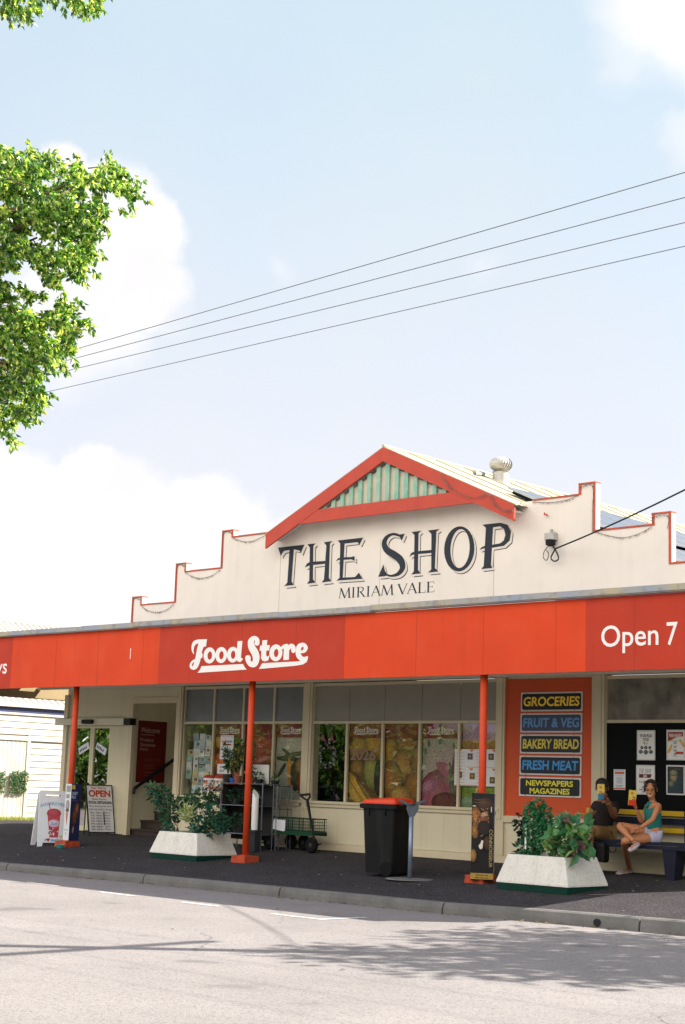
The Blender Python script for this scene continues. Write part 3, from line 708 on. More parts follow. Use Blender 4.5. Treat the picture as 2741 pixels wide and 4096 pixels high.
m = MB(); m.ball((mid-.032, 19.75, .93), .028); m.build('handle', BLACK, door)
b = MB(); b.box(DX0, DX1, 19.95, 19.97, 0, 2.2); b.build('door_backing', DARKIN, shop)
hd = MB(); hx0, hx1 = onY(221, 2880, 19.6).x, onY(494, 2885, 19.6).x
hd.box(hx0, hx1, 19.6, 19.749, 2.085, 2.215); hdo = hd.build('door_header', M('header_cream', 'cfc9ae', .5, .04), shop)
m = MB(); m.box(hx1+.002, onY(521, 2885, 19.6).x, 19.6, 19.749, 2.085, 2.215); m.build('end_cap', BLACK, hdo)
m = MB(); sx = onY(350, 2890, 19.56).x; m.tube([(sx-.15, 19.56, 2.15), (sx+.15, 19.56, 2.15)], .045, 12); m.build('motion_sensor', BLACK, hdo)
# --- stepped side entry
for i, (ya, yb, z) in enumerate(((19.78, 20.04, .12), (20.04, 20.37, .285), (20.37, 21.2, .455))):
    b = MB(); b.box(RX0+.002, RX1-.002, ya+.01, yb if i < 2 else 23, -.02, z-.03); b.box(RX0+.002, RX1-.002, ya-.02, yb if i < 2 else 23, z-.029, z); b.build('step', WOOD, shop)
b = MB(); b.box(RX0-.0, RX1, 22.9, 22.95, .4, 3); b.build('entry_door', M('dark_entry_door', '2a2723', .7), shop)
b = MB(); b.box(RX0+.001, RX0+.06, 20.86, 21.0, .45, 2.5); b.box(RX0+.06, RX0+.09, 20.9, 20.98, .45, 2.5); b.build('door_jamb', CREAMTRIM, shop)
b = MB(); b.tube([(RX0+.10, 19.74, .78), (RX0+.10, 19.76, .88), (RX0+.10, 20.73, 1.47), (RX0+.10, 20.77, 1.43)], .032, 10)
b.tube([(RX0, 20.0, 1.0), (RX0+.1, 20.0, 1.02)], .012); b.tube([(RX0, 20.55, 1.34), (RX0+.1, 20.55, 1.36)], .012); b.build('handrail', BLACK, shop)
# welcome panel on the side wall of the entry
b = MB(); fr = frame((RX0+.002, 19.85, 1.0), (0, 1, 0), (0, 0, 1))
b.ink('661a10').rect(fr, 0, 0, .73, 1.19, .006)
b.lay = .008
b.ink('b9a49c').text(fr, 'Welcome', .07, .96, .55, 1.06); b.words(fr, .07, .91, .42, .928, 5)
for i, t in enumerate(('Produce', 'Groceries', 'Dairy')): b.text(fr, t, .07, .79-i*.095, (.40, .45, .28)[i], .855-i*.095)
b.ink('8d5247').text(fr, 'TRADING HOURS', .18, .42, .6, .46)
for i in range(2): b.words(fr, .2, .32-i*.05, .5, .34-i*.05, 4)
b.words(fr, .2, .18, .6, .205, 4); b.words(fr, .2, .13, .6, .15, 5)
simple('welcome_panel', b, PRINT, 'dark red Welcome panel on the entry side wall above the handrail', 'sign')

# ================================================================== AWNING
FY = 17.2
AX0, AX1 = -26.9, -9.5
awn = thing('shop_awning', 'long flat street awning with orange and dark red fascia over the footpath', 'awning', (-18, 17.3, pathz(17.3)))
PB = [AX0, -24.61, -20.39, -16.13, -11.80, AX1]
for i in range(5):
    b = MB(); b.box(PB[i]+.001, PB[i+1]-.001, FY, FY+.03, 2.64, 3.60)
    b.build('fascia_panel', ORANGED if i % 2 == 0 else ORANGE, awn)
for x in (AX0, AX1-.03): b = MB(); b.box(x, x+.03, FY+.031, 20.45 if x < -20 else 19.6, 2.61, 3.6); b.build('end_fascia', M('brown_end_board', 'a8946e', .8, .2, 3), awn)
b = MB(); rnd = random.Random(11)
xs = [AX0-.05]
while xs[-1] < AX1: xs.append(min(xs[-1]+rnd.uniform(1.2, 2.4), AX1+.05))
for a, c in zip(xs, xs[1:]):
    dz = rnd.uniform(-.006, .006)
    b.box(a, c-.004, FY-.07, FY+.05, 3.605+dz, 3.655+dz); b.box(a, c-.004, FY-.055, FY-.01, 3.657+dz, 3.675+dz); b.box(a, c-.004, FY-.09, FY-.072, 3.62+dz, 3.70+dz)
b.build('gutter', GUTTERM, awn)
b = MB(); b.box(AX0+.04, AX1-.04, FY+.06, 19.59, 3.45, 3.5); b.build('awning_roof', ZINC, awn)
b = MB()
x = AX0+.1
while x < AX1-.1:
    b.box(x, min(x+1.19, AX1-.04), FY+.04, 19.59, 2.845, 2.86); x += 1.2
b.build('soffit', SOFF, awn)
for ya, yb, za, zc in ((FY+.035, FY+.12, 2.66, 2.78), (FY+.9, FY+.96, 2.79, 2.843), (19.45, 19.55, 2.80, 2.843)): b = MB(); b.box(AX0+.04, AX1-.04, ya, yb, za, zc); b.build('soffit_beam', PALECREAM, awn)
b = MB()
for (u, v) in ((524, 2655), (222, 2706), (1075, 2760)):
    pass
c = onY(523, 2615, FY); b.box(c.x-.008, c.x+.006, FY-.004, FY-.001, c.z-.09, c.z+.09); b.build('scratch', WHITE, awn)
# fluorescent batten under the soffit
b = MB(); q = onY(1630, 2718, 18.2); b.box(q.x-1.0, q.x+.75, 18.17, 18.23, 2.79, 2.84); bt = b.build('light_batten', PALECREAM, awn)
x = AX0+1.2
while x < AX1-.3:
    if min(abs(x-q) for q in PB) > .2:
        b = MB(); b.box(x-.003, x+.003, FY-.0012, FY-.0004, 2.65, 3.59); b.build('sheet_joint', M('fascia_joint', '93321a', .8), awn)
    x += 1.22
# --- fascia lettering
FWHITE = M('vinyl_white', 'e6e2dd', .5)
def flogo():
    P = []; Mn = []
    P += stroke(spline([(285, 238, 66), (262, 300, 58), (246, 380, 56), (232, 440, 56), (212, 488, 50), (186, 502, 36), (167, 484, 26), (172, 452, 22), (196, 428, 22), (222, 412, 18)], 4))
    P += [ccw([(238, 203), (336, 200), (326, 276), (250, 290)]), ccw([(250, 352), (292, 352), (285, 398), (245, 402)])]
    P += stroke(spline([(245, 224, 40), (208, 238, 40), (190, 272, 30), (186, 318, 20), (198, 354, 7)], 4))
    for cx, cy, rx, ry in ((362, 370, 62, 84), (484, 366, 62, 84), (606, 362, 62, 82), (1056, 343, 68, 88)):
        P.append(ccw(ell_pts(cx, cy, rx, ry, .08))); Mn.append(ccw(ell_pts(cx+3, cy+2, 23, 43, .08)))
    P += [ccw([(656, 222), (706, 218), (690, 392), (714, 408), (684, 441), (655, 432), (640, 400)])]
    P += stroke(spline([(858, 242, 54), (860, 205, 44), (826, 190, 48), (794, 226, 62), (806, 290, 74), (838, 345, 78), (850, 405, 70), (832, 458, 64), (795, 462, 56), (768, 430, 50), (764, 396, 60)], 5))
    P += [ccw([(915, 212), (966, 210), (954, 365), (965, 384), (990, 368), (978, 420), (945, 433), (915, 425), (899, 395)]), ccw([(890, 268), (994, 262), (985, 318), (886, 322)])]
    P += [ccw([(1140, 275), (1196, 262), (1192, 415), (1133, 420)])]+stroke(spline([(1112, 300, 26), (1140, 275, 34), (1170, 268, 38)], 3))+stroke(spline([(1186, 306, 30), (1212, 270, 44), (1238, 285, 46), (1238, 322, 46)], 3))
    P += stroke(spline([(1312, 332, 26), (1350, 326, 34), (1368, 290, 44), (1344, 258, 40), (1302, 275, 52), (1288, 335, 54), (1302, 385, 54), (1338, 408, 46), (1368, 402, 40), (1386, 382, 12)], 4))
    P += [ccw([(1391, 402), (1378, 438), (1340, 464), (1260, 478), (878, 512), (912, 452), (1290, 432), (1345, 412)]), ccw([(235, 552), (262, 520), (278, 482), (712, 460), (730, 495), (752, 518)])]
    return union2d(P, Mn)
LOGO = flogo()
b = MB(); b.add([tuple(onY(700+p[0]*.3827, 2480+p[1]*.3827, FY-.003)) for p in LOGO[0]], LOGO[1]); b.build('fascia_logo', FWHITE, awn)
# unit version of the same mark for the window headers (straightened)
def logo_unit():
    V = []
    for (x, y) in LOGO[0]:
        q = onY(700+x*.3827, 2480+y*.3827, FY); V.append((q.x, q.z))
    x0, x1 = min(v[0] for v in V), max(v[0] for v in V); z0, z1 = min(v[1] for v in V), max(v[1] for v in V)
    return [((x-x0)/(x1-x0), (z-z0)/(z1-z0)) for x, z in V]
LU = logo_unit()
def small_logo(mb, fr, x0, y0, x1, y1):
    z = mb.up(); mb.add([fr(x0+(x1-x0)*p[0], y0+(y1-y0)*p[1], z) for p in LU], LOGO[1])
b = MB(); fr = wallframe(0, 0, FY-.002)
def onfas(u, v): q = onY(u, v, FY); return q.x, q.z
xa, zb = onfas(2405.5, 2589); xe, _ = onfas(2712, 2580); zt = onfas(2420, 2503)[1]
zp = onfas(2482, 2613)[1]
bz = onfas(0, 2710)[1]-.02
for tx, x0, z0, x1, z1 in (('Open', xa, zp, xa+(xe-xa)*.755, zt), ('7', xa+(xe-xa)*.86, onfas(2712, 2580)[1], xe, onfas(2712, 2487)[1]), ('days', xe+.13, zp, AX1-.03, zt), ('days', onfas(27, 2696)[0]-.72, bz, onfas(27, 2696)[0], bz+zt-zp), ('Open', onfas(27, 2696)[0]-2.05, bz, onfas(27, 2696)[0]-.86, bz+zt-zp)):
    b = MB(); b.text(fr, tx, x0, z0, x1, z1, bold=.008); b.build('fascia_lettering', FWHITE, awn)
# --- posts with their painted plinths
for i, (x, y) in enumerate(((-22.98, 17.50), (-18.32, 17.42), (-13.60, 17.36))):
    b = MB(); z0 = pathz(y); b.tube([(x, y, z0+.08), (x, y, 2.86)], .052, 14)
    if i == 1: b.tube([(x-.06, y-.03, z0+1.38), (x-.03, y-.03, z0+1.38)], .02, 8)
    p = b.build('post', POSTP, awn, True)
    b = MB(); r = .16
    b.hexa([(x-r, y-r, z0-.03), (x+r, y-r, z0-.03), (x+r, y+r, z0-.03), (x-r, y+r, z0-.03)], [(x-r*.93, y-r*.93, z0+.095), (x+r*.93, y-r*.93, z0+.095), (x+r*.93, y+r*.93, z0+.095), (x-r*.93, y+r*.93, z0+.095)])
    b.box(x-.08, x+.08, y-.08, y+.08, z0+.096, z0+.108)
    b.build('plinth', PLINTH, p)

# ================================================================== WALL SIGNS
signs = [('GROCERIES', 'ffd23c', '17191d', 'gold GROCERIES lettering on black wall sign, topmost of the five', (2081, 2771), (2328, 2842)),
         ('FRUIT & VEG', '5f93c4', '3c465f', 'pale blue FRUIT & VEG lettering on faded slate wall sign', (2079, 2856), (2326, 2927)),
         ('BAKERY BREAD', 'd8c34a', '22262e', 'yellow BAKERY BREAD lettering on black wall sign', (2077.5, 2937), (2325, 3013)),
         ('FRESH MEAT', '3f93cf', '1b1f27', 'bright blue FRESH MEAT lettering on black wall sign', (2074, 3023), (2323.5, 3101)),
         (None, 'e0d43c', '1a1d20', 'yellow NEWSPAPERS MAGAZINES lettering on the lowest wall sign', (2072, 3106), (2321, 3188))]
SX0, SX1 = -14.62, -13.49
SIGNW = M('sign_white', 'cfccc4', .5, .06, 8)
for i, (tx, ink_, bg, lab, tl, br) in enumerate(signs):
    zt = 2.565-.318*i; zb = zt-.288; x0, x1 = SX0-.008*i*.5, SX1-.008*i*.5
    t = thing('wall_sign', lab, 'sign', ((x0+x1)/2, WY, zb), 'sign boards on the orange panel')
    b = MB(); b.box(x0, x1, WY-.014, WY+.004, zb, zt); b.build('board', SIGNW, t)
    b = MB(); fr = wallframe(x0, zb, WY-.0145); W_, H_ = x1-x0, zt-zb; r = .03; m_ = .022
    pts = []
    for (cx, cy, a0) in ((W_-m_-r, m_+r, -pi/2), (W_-m_-r, H_-m_-r, 0), (m_+r, H_-m_-r, pi/2), (m_+r, m_+r, pi)):
        pts += [(cx+r*cos(a0+pi/2*k/4), cy+r*sin(a0+pi/2*k/4)) for k in range(5)]
    b.ink(bg).poly(fr, pts)
    b.ink(ink_)
    if tx: b.text(fr, tx, .05, .075, W_-.05, .22, bold=.028, shear=.08)
    else: b.text(fr, 'NEWSPAPERS', .13, .155, W_-.14, .24, bold=.03); b.text(fr, 'MAGAZINES', .2, .04, W_-.2, .125, bold=.03)
    b.ink('2a2a2a')
    for cx in (.12, W_-.14):
        for cy in (.011, H_-.011): b.ell(fr, cx, cy, .007, .007, n=8)
    b.build('lettering', PRINT, t)

# ================================================================== POSTERS ON THE BLACK PANEL
def board_thing(name, lab, cat, u0, v0, u1, v1, y, group=None, col='cfcdc8', th=.008):
    p, q = onY(u0, v0, y), onY(u1, v1, y)
    x0, x1, z1, z0 = p.x, q.x, p.z, q.z
    t = thing(name, lab, cat, ((x0+x1)/2, y, z0), group)
    b = MB(); b.box(x0, x1, y, y+th, z0, z1); b.build('board', M('poster_stock_'+col, col, .5, .05, 9), t)
    return t, wallframe(x0, z0, y-.0008), x1-x0, z1-z0
PG = 'framed posters on the black panel'
t, fr, w_, h_ = board_thing('poster', 'white framed poster with two rows of dark dishes above the woman', 'poster', 2548, 2921, 2621, 3041.5, WY, PG)
b = MB('e4e2dc'); b.rect(fr, .02, .02, w_-.02, h_-.02); b.ink('20302c'); b.text(fr, 'WE ARE PROUD', .05, h_-.10, w_-.05, h_-.055, bold=.03); b.text(fr, 'TO STOCK', .1, h_-.155, w_-.1, h_-.11, bold=.03)
for i, (cx, cy, r) in enumerate(((.28, .42, .08), (.5, .42, .09), (.72, .42, .08), (.22, .28, .10), (.5, .27, .11), (.78, .28, .10))):
    b.ell(fr, cx*w_, cy*h_, r*w_*1.05, r*w_*.95, '6f7a76', '1b2522', n=14)
for (cx, cy, c) in ((.42, .66, 'd3b23a'), (.58, .66, '8b8f93'), (.42, .58, '3f7d4c'), (.58, .57, 'd6c15a')): b.ell(fr, cx*w_, cy*h_, .045*w_, .04*w_, c)
b.ink('55605d'); b.words(fr, .1, .11, w_-.1, .125, 4); b.words(fr, .16, .07, w_-.16, .083, 2); b.words(fr, .12, h_-.2, w_-.12, h_-.19, 3); b.build('print', PRINT, t)
t, fr, w_, h_ = board_thing('poster', 'fresh bakery bread poster with red corner, top right on the black panel', 'poster', 2666.4, 2919, 2741, 3041.5, WY, PG)
b = MB('e2dfd8'); b.rect(fr, .02, .02, w_-.02, h_-.02); b.ink('8f2f28').poly(fr, [(.025, h_-.03), (.025, h_*.62), (w_*.55, h_*.76), (w_-.03, h_*.79), (w_-.03, h_-.03)])
b.ink('d9b24a').poly(fr, [(.025, h_*.62), (.025, h_*.60), (w_*.55, h_*.745), (w_-.03, h_*.775), (w_-.03, h_*.79), (w_*.55, h_*.76)])
b.ink('ecd9cf').text(fr, 'FRESH BAKERY', .045, h_-.105, w_-.05, h_-.055, bold=.025); b.text(fr, 'BREAD', .12, h_-.165, w_-.16, h_-.115, bold=.025)
b.ink('4c5150'); b.words(fr, .06, h_*.62, w_-.06, h_*.645, 3)
for i, d in enumerate(('MONDAY', 'THURSDAY', 'FRIDAY', 'SUNDAY')): b.text(fr, d, .12, h_*.53-i*.052, w_-.13, h_*.53-i*.052+.028, bold=.02)
b.ink('b5382c').rect(fr, w_*.5, h_*.2, w_*.92, h_*.28); b.ink('3a4a4c').text(fr, 'shop local', .1, h_*.1, w_-.12, h_*.15)
for (cx, cy, r) in ((.85, .56, .6), (.2, .37, -.5)): b.ell(fr, cx*w_, cy*h_, .02, .07, 'e0bd55', 'c7953a', rot=r)
b.build('print', PRINT, t)
t, fr, w_, h_ = board_thing('poster', 'THE SHOP small business poster partly behind the woman\'s head', 'poster', 2545, 3059.5, 2620, 3180, WY, PG)
b = MB('dfddd8'); b.rect(fr, .02, .02, w_-.02, h_-.02); b.ink('2a2d30')
(V, F), tw = serif2d('THE SHOP'); zz = b.up(); b.add([fr(.05+(w_-.1)*p[0]/tw, h_-.115+.06*p[1], zz) for p in V], F)
b.ink('5b1a1c').poly(fr, [(.05, h_-.18), (w_-.07, h_-.18), (w_-.05, h_-.128), (.05, h_-.128)]); b.ink('e5d6d0'); small_logo(b, fr, .12, h_-.175, w_-.13, h_-.133); b.ink('30343a')
b.text(fr, 'A small business', .05, h_-.255, w_-.05, h_-.215, shear=.2); b.text(fr, 'owned by', .1, h_-.325, w_-.1, h_-.285, shear=.2); b.text(fr, 'local', .1, h_-.39, w_*.45, h_-.355, shear=.2)
b.text(fr, 'YOUR', .09, h_*.215, w_*.5, h_*.26, bold=.03); b.text(fr, 'GROCER', .05, h_*.15, w_*.62, h_*.195, bold=.03); b.build('print', PRINT, t)
t, fr, w_, h_ = board_thing('poster', 'dark poster of a man in a cap, lower right on the black panel', 'poster', 2665.6, 3060, 2740, 3181, WY, PG)
b = MB('252c2e'); b.rect(fr, .02, .02, w_-.02, h_-.02); b.ell(fr, w_*.48, h_*.2, .17, .26, '2b3c44', '1d292d', clip=(.02, .02, w_-.02, h_)); b.ell(fr, w_*.4, h_*.62, .06, .085, 'a08e68', '5c4f3a'); b.ell(fr, w_*.4, h_*.74, .068, .045, '8c8a63', '4b4a38')
b.ell(fr, w_*.27, h_*.37, .045, .045, '7a7a4b', '3d4b45'); b.ink('6b5a33').text(fr, 'for', w_*.45, h_*.85, w_*.8, h_*.9); b.ink('4a4a3a')
for i in range(4): b.words(fr, w_*.6, h_*(.7-.04*i), w_*.93, h_*(.715-.04*i), 3)
b.ink('3f5d72').words(fr, w_*.7, h_*.12, w_*.93, h_*.14, 1); b.build('print', PRINT, t)
# taped paper notice
p, q = onY(2455, 3077, WY+.017), onY(2502, 3160, WY+.017)
b = MB(); fr = wallframe(p.x, q.z, WY+.0185); w_, h_ = q.x-p.x, p.z-q.z
b.ink('d5d5d6').rect(fr, 0, 0, w_, h_); b.ink('c5583d').rect(fr, .02, h_*.78, w_-.02, h_*.88); b.rect(fr, .0, .01, w_, h_*.1); b.ink('777'*2).words(fr, .02, h_*.93, w_-.02, h_*.96, 4); b.words(fr, .03, h_*.71, w_-.03, h_*.735, 3)
b.ink('b9bcc2').rect(fr, w_*.26, h_*.3, w_*.74, h_*.62); b.ink('4d8a94').words(fr, .03, h_*.2, w_-.03, h_*.24, 2); b.words(fr, .05, h_*.14, w_-.05, h_*.18, 2)
simple('paper_notice', b, PRINT, 'paper notice with orange bands taped to the black panel behind the man', 'notice')

# ================================================================== WINDOW POSTERS (behind the panes)
PY = WY+.085
RED = '7c2115'
def win_poster(lab, x0, x1, z0=SILL, z1=TRZ-.05, header=None, name='window_poster', group='printed posters in the shop windows'):
    t = thing(name, lab, 'poster', ((x0+x1)/2, PY, z0), group)
    b = MB('9a948a'); b.box(x0, x1, PY+.002, PY+.008, z0, z1); b.build('sheet', M('poster_back', '9a948a', .6), t)
    return t, wallframe(x0, z0, PY), x1-x0, z1-z0
def finish(t, b, hd=None): 
    b.c = [tuple(x*f_ for x, f_ in zip(c, (1.05, .88, .8))) for c in b.c]
    b.build('print', PHOTO, t)
    if hd: hd.build('header', PRINT, t)
def header(fr, w_, h_, logo=True):
    b = MB(RED); b.lay = .012; b.rect(fr, 0, h_-.235, w_, h_)
    if logo: b.ink('d9cfc8'); small_logo(b, fr, .09, h_-.185, w_-.12, h_-.045)
    return b
rnd = random.Random(5)
# left window, pane 2: tomatoes and capsicum
t, fr, w_, h_ = win_poster('tomato and capsicum poster in the left window under a red logo header', ed1[1]+.02, ed1[2]-.02)
b = MB('6b1a10'); b.rect(fr, 0, 0, w_, h_); cl = (0, 0, w_, h_)
b.ell(fr, .08, h_-.28, .14, .16, 'd9b23a', 'a5761a', clip=cl)
b.ell(fr, .55, h_-.42, .3, .28, '5d8b2d', '294d18', clip=cl)
for (x, y, r) in ((.15, .62, .2), (.38, .48, .2), (.6, .3, .22), (.2, .3, .22), (.45, .12, .2), (.08, .08, .18), (.7, .6, .18), (.3, .8, .16)): b.ell(fr, x, y, r, r*.95, 'd4472c', '7a1a10', clip=cl)
b.ell(fr, .25, .1, .16, .13, 'd88a2a', 'a24a18', clip=cl)
finish(t, b, header(fr, w_, h_))
# pane 3: big red tomato
t, fr, w_, h_ = win_poster('big red tomato poster in the left window, behind the potted plants', ed1[2]+.02, ed1[3]-.02)
b = MB('241b14'); b.rect(fr, 0, 0, w_, h_); cl = (0, 0, w_, h_-.0)
b.ell(fr, .42, h_-.32, .58, .46, 'b0442a', '6a1c10', clip=cl); b.ell(fr, .08, h_-.45, .2, .26, '4f7a2c', '22401a', clip=cl)
b.ell(fr, .45, h_-.62, .16, .05, 'd58c86', '8f5a50', rot=.3, clip=cl); b.ell(fr, .6, .42, .2, .16, '30451f', '182410', clip=cl); b.ell(fr, .3, .2, .3, .2, '5a3a22', '2a1c12', clip=cl)
hd = MB(RED); hd.lay = .012; hd.rect(fr, 0, h_-.235, w_, h_); finish(t, b, hd)
# pane 4: pale poster with bunched vegetables
t, fr, w_, h_ = win_poster('pale poster with a bunch of vegetables beside the middle pilaster', ed1[3]+.02, ed1[4]-.02)
b = MB('a9b3a6'); b.rect(fr, 0, 0, w_, h_); cl = (0, 0, w_, h_); b.ell(fr, .4, .1, .6, .3, '8fa79c', 'a9b3a6', clip=cl); b.ell(fr, .5, h_-.4, .5, .3, 'b9c2b6', 'a9b3a6', clip=cl)
for (x, y, rx, ry, r, c0, c1) in ((.28, .70, .30, .045, -.02, '4f6a3c', '27391f'), (.5, .78, .3, .04, .12, '6d8247', '35491f'), (.25, .82, .12, .03, -.5, '42602f', '24371a'), (.16, .5, .16, .04, .9, '3d4a30', '26301e'), (.36, .48, .055, .26, .08, 'd39a3c', 'a86a20'), (.52, .42, .13, .28, .0, '4b5a2e', '20281a'), (.62, .6, .12, .12, 0, '7b8a45', '4a5a2a'), (.72, .32, .15, .3, 0, 'b5562e', '6e2a16'), (.66, .58, .16, .16, .5, 'a98a60', '6a5438')):
    b.ell(fr, x*w_/.74, y*h_/1.3, rx, ry, c0, c1, rot=r, clip=cl)
finish(t, b, header(fr, w_, h_))
# pane 1: community notices
for i in range(34):
    cx = i % 4; cy = i//4
    if cy > 7: break
    x0 = ed1[0]+.05+cx*.165+rnd.uniform(-.01, .02); z0 = SILL+.04+cy*.135+rnd.uniform(-.015, .01); w_, h_ = rnd.uniform(.13, .18), rnd.uniform(.12, .17)
    if x0+w_ > ed1[1]-.03 or z0+h_ > TRZ-.2 or (cx == 0 and cy < 2) or (cy > 5 and cx == 0): continue
    b = MB(); fr = wallframe(x0, z0, PY-.002-.0015*(i % 5)); col = rnd.choice(['c9cfd3', 'bcc6cf', 'd3d3cf', 'c2ccd0', 'c8bd8e', '9aa9b8', 'd8d6d2', '8fae9f'])
    b.ink(col).rect(fr, 0, 0, w_, h_)
    if rnd.random() < .55: b.ell(fr, w_*rnd.uniform(.3, .7), h_*rnd.uniform(.55, .7), w_*.28, h_*.2, rnd.choice(['4c5a6b', '5c7a62', '9c5a3c', '3f4650', '7a7f86']), rnd.choice(['3a4550', '51606b', '7a5a45']), n=10)
    b.ink(rnd.choice(['5c6670', '40556a', '7a5a52']))
    for k in range(3): b.words(fr, .02, h_*(.1+.11*k), w_-.02, h_*(.15+.11*k), 3, i*7+k)
    simple('paper_notice', b, PRINT, 'small paper notice in the first pane of the left window', 'notice', 'paper notices in the first pane of the left window')
# pane 2 hand bills
for (u0, v0, u1, v1, lab, tx) in ((883, 2941, 932, 3038, 'framed white bill with colour lettering over the tomato poster', None), (870, 3055, 922, 3096, 'white card with black lettering in the left window above the capsule machines', ('SHOP', 'EAT'))):
    p, q = onY(u0, v0, WY+.03), onY(u1, v1, WY+.03); b = MB(); fr = wallframe(p.x, q.z, WY+.032); w_, h_ = q.x-p.x, p.z-q.z
    b.ink('e0dedb').rect(fr, 0, 0, w_, h_)
    if tx is None:
        b.ink('a8443a').rect(fr, .02, h_*.94, w_-.02, h_*.95); b.rect(fr, .02, .03, w_-.02, .036); b.ink('c98a5a').rect(fr, .04, h_*.7, w_*.5, h_*.78); b.ink('6f8fb5').rect(fr, w_*.5, h_*.7, w_-.04, h_*.78); b.ink('b5403a').rect(fr, .06, h_*.58, w_-.06, h_*.64)
        b.ell(fr, w_*.5, h_*.3, w_*.3, h_*.16, 'dccab0', 'd8cfc4')
    else:
        b.ink('23262a').text(fr, tx[0], .07, h_*.55, w_*.62, h_*.8, bold=.02); b.text(fr, tx[1], .07, h_*.18, w_*.55, h_*.42, bold=.02); b.ink('c0584c').words(fr, w_*.6, h_*.5, w_*.92, h_*.8, 1)
    simple('window_bill', b, PRINT, lab, 'notice')
# middle window
t, fr, w_, h_ = win_poster('pears and bananas poster in the middle window under a logo header', ed2[1]+.02, ed2[2]-.02)
b = MB('5d4a1e'); b.rect(fr, 0, 0, w_, h_); cl = (0, 0, w_, h_)
for (x, y, rx, ry, r, c0, c1) in ((.2, .9, .2, .22, 0, 'b59a3c', '6f5a22'), (.55, .95, .2, .3, .2, 'c8a83f', '7a6124'), (.18, .55, .16, .2, 0, '9c7a34', '4a3718'), (.42, .72, .12, .14, 0, '6a5a2a', '2c2410'), (.52, .52, .2, .3, .1, '9da356', '5c6a2c'), (.1, .3, .16, .2, 0, '8a6a2a', '4a3a1a'), (.66, .42, .1, .3, 0, '2c2a16', '1a180e'), (.30, .16, .5, .11, -.75, 'd3b246', '8f7526'), (.12, .12, .45, .10, -.8, 'c4ad4f', '81702c'), (.45, .10, .42, .05, -.8, '8c7a34', '5a4d22')):
    b.ell(fr, x, y, rx, ry, c0, c1, rot=r, clip=cl)
finish(t, b, header(fr, w_, h_))
t, fr, w_, h_ = win_poster('brown potatoes poster in the middle window, third pane', ed2[2]+.02, ed2[3]-.02)
b = MB('2a1c10'); b.rect(fr, 0, 0, w_, h_); cl = (0, 0, w_, h_)
for (x, y, rx, ry, r, c0, c1) in ((.1, .82, .17, .3, .05, 'b5923c', '735524'), (.5, 1.0, .3, .24, .2, 'a8843a', '604820'), (.42, .62, .27, .28, .3, 'b08a45', '634722'), (.72, .72, .2, .24, 0, '9c7636', '573e1e'), (.12, .38, .27, .33, .1, 'a67838', '5c3f1c'), (.68, .28, .27, .28, 0, '9c7433', '54391a'), (.35, .1, .26, .2, 0, 'b8934a', '6a4e24'), (.64, 1.1, .1, .08, 0, '3a3024', '1e1812')):
    b.ell(fr, x, y, rx, ry, c0, c1, rot=r, clip=cl)
hd = MB(RED); hd.lay = .012; hd.rect(fr, 0, h_-.235, w_, h_); finish(t, b, hd)
t, fr, w_, h_ = win_poster('pale and pink ham poster in the middle window, fourth pane', ed2[3]+.02, ed2[4]-.02)
b = MB('a8b3a4'); b.rect(fr, 0, 0, w_, h_); cl = (0, 0, w_, h_)
b.ell(fr, .55, .65, .5, .4, 'b3a9a8', 'a8b3a4', clip=cl); b.ell(fr, .3, .2, .5, .36, '9c5f72', '6d3b4c', clip=cl, rot=.5); b.ell(fr, .55, .55, .3, .1, 'a8667e', '94647a', rot=-.4, clip=cl); b.ell(fr, .12, .3, .18, .1, 'b48aa6', '8a5a78', rot=.4, clip=cl)
b.ell(fr, .75, .55, .14, .4, '9a6236', '6a3d20', clip=cl); b.ell(fr, .60, .42, .03, .28, '4f8a72', '2c5a48', rot=.15, clip=cl); b.ell(fr, .5, .06, .3, .16, '6a3a34', '45231e', clip=cl)
for (x, y) in ((.12, .98), (.36, 1.02), (.06, .86), (.64, .95)): b.ell(fr, x, y, .03, .06, '5a6f5a', '6a7f6a', n=8, clip=cl)
finish(t, b, header(fr, w_, h_))
t, fr, w_, h_ = win_poster('landscape poster with purple top band and green field behind the right orange post', ed2[4]+.02, ed2[5]-.02)
b = MB('8f9b4e'); b.rect(fr, 0, 0, w_, h_); cl = (0, 0, w_, h_); b.ink('b596c2').rect(fr, 0, h_-.25, w_, h_); b.ink('c9b39a').rect(fr, 0, h_-.42, w_, h_-.25)  # purple band across the top, tan band below it
for i in range(9): b.ell(fr, .05+i*.095, h_-.36+rnd.uniform(-.03, .03), .09, .07, 'b98a4c', '8f6a38', clip=cl, n=10)
b.ink('6f8f34').rect(fr, 0, 0, w_, .5); b.ell(fr, .5, .3, .4, .1, '8aa33c', '64862f', clip=cl); b.ell(fr, .2, .08, .3, .1, '7fa38c', '6f8f5a', clip=cl); b.ell(fr, .3, .25, .02, .2, 'd8d2a6', 'b8b280', rot=-.3, clip=cl)
finish(t, b)
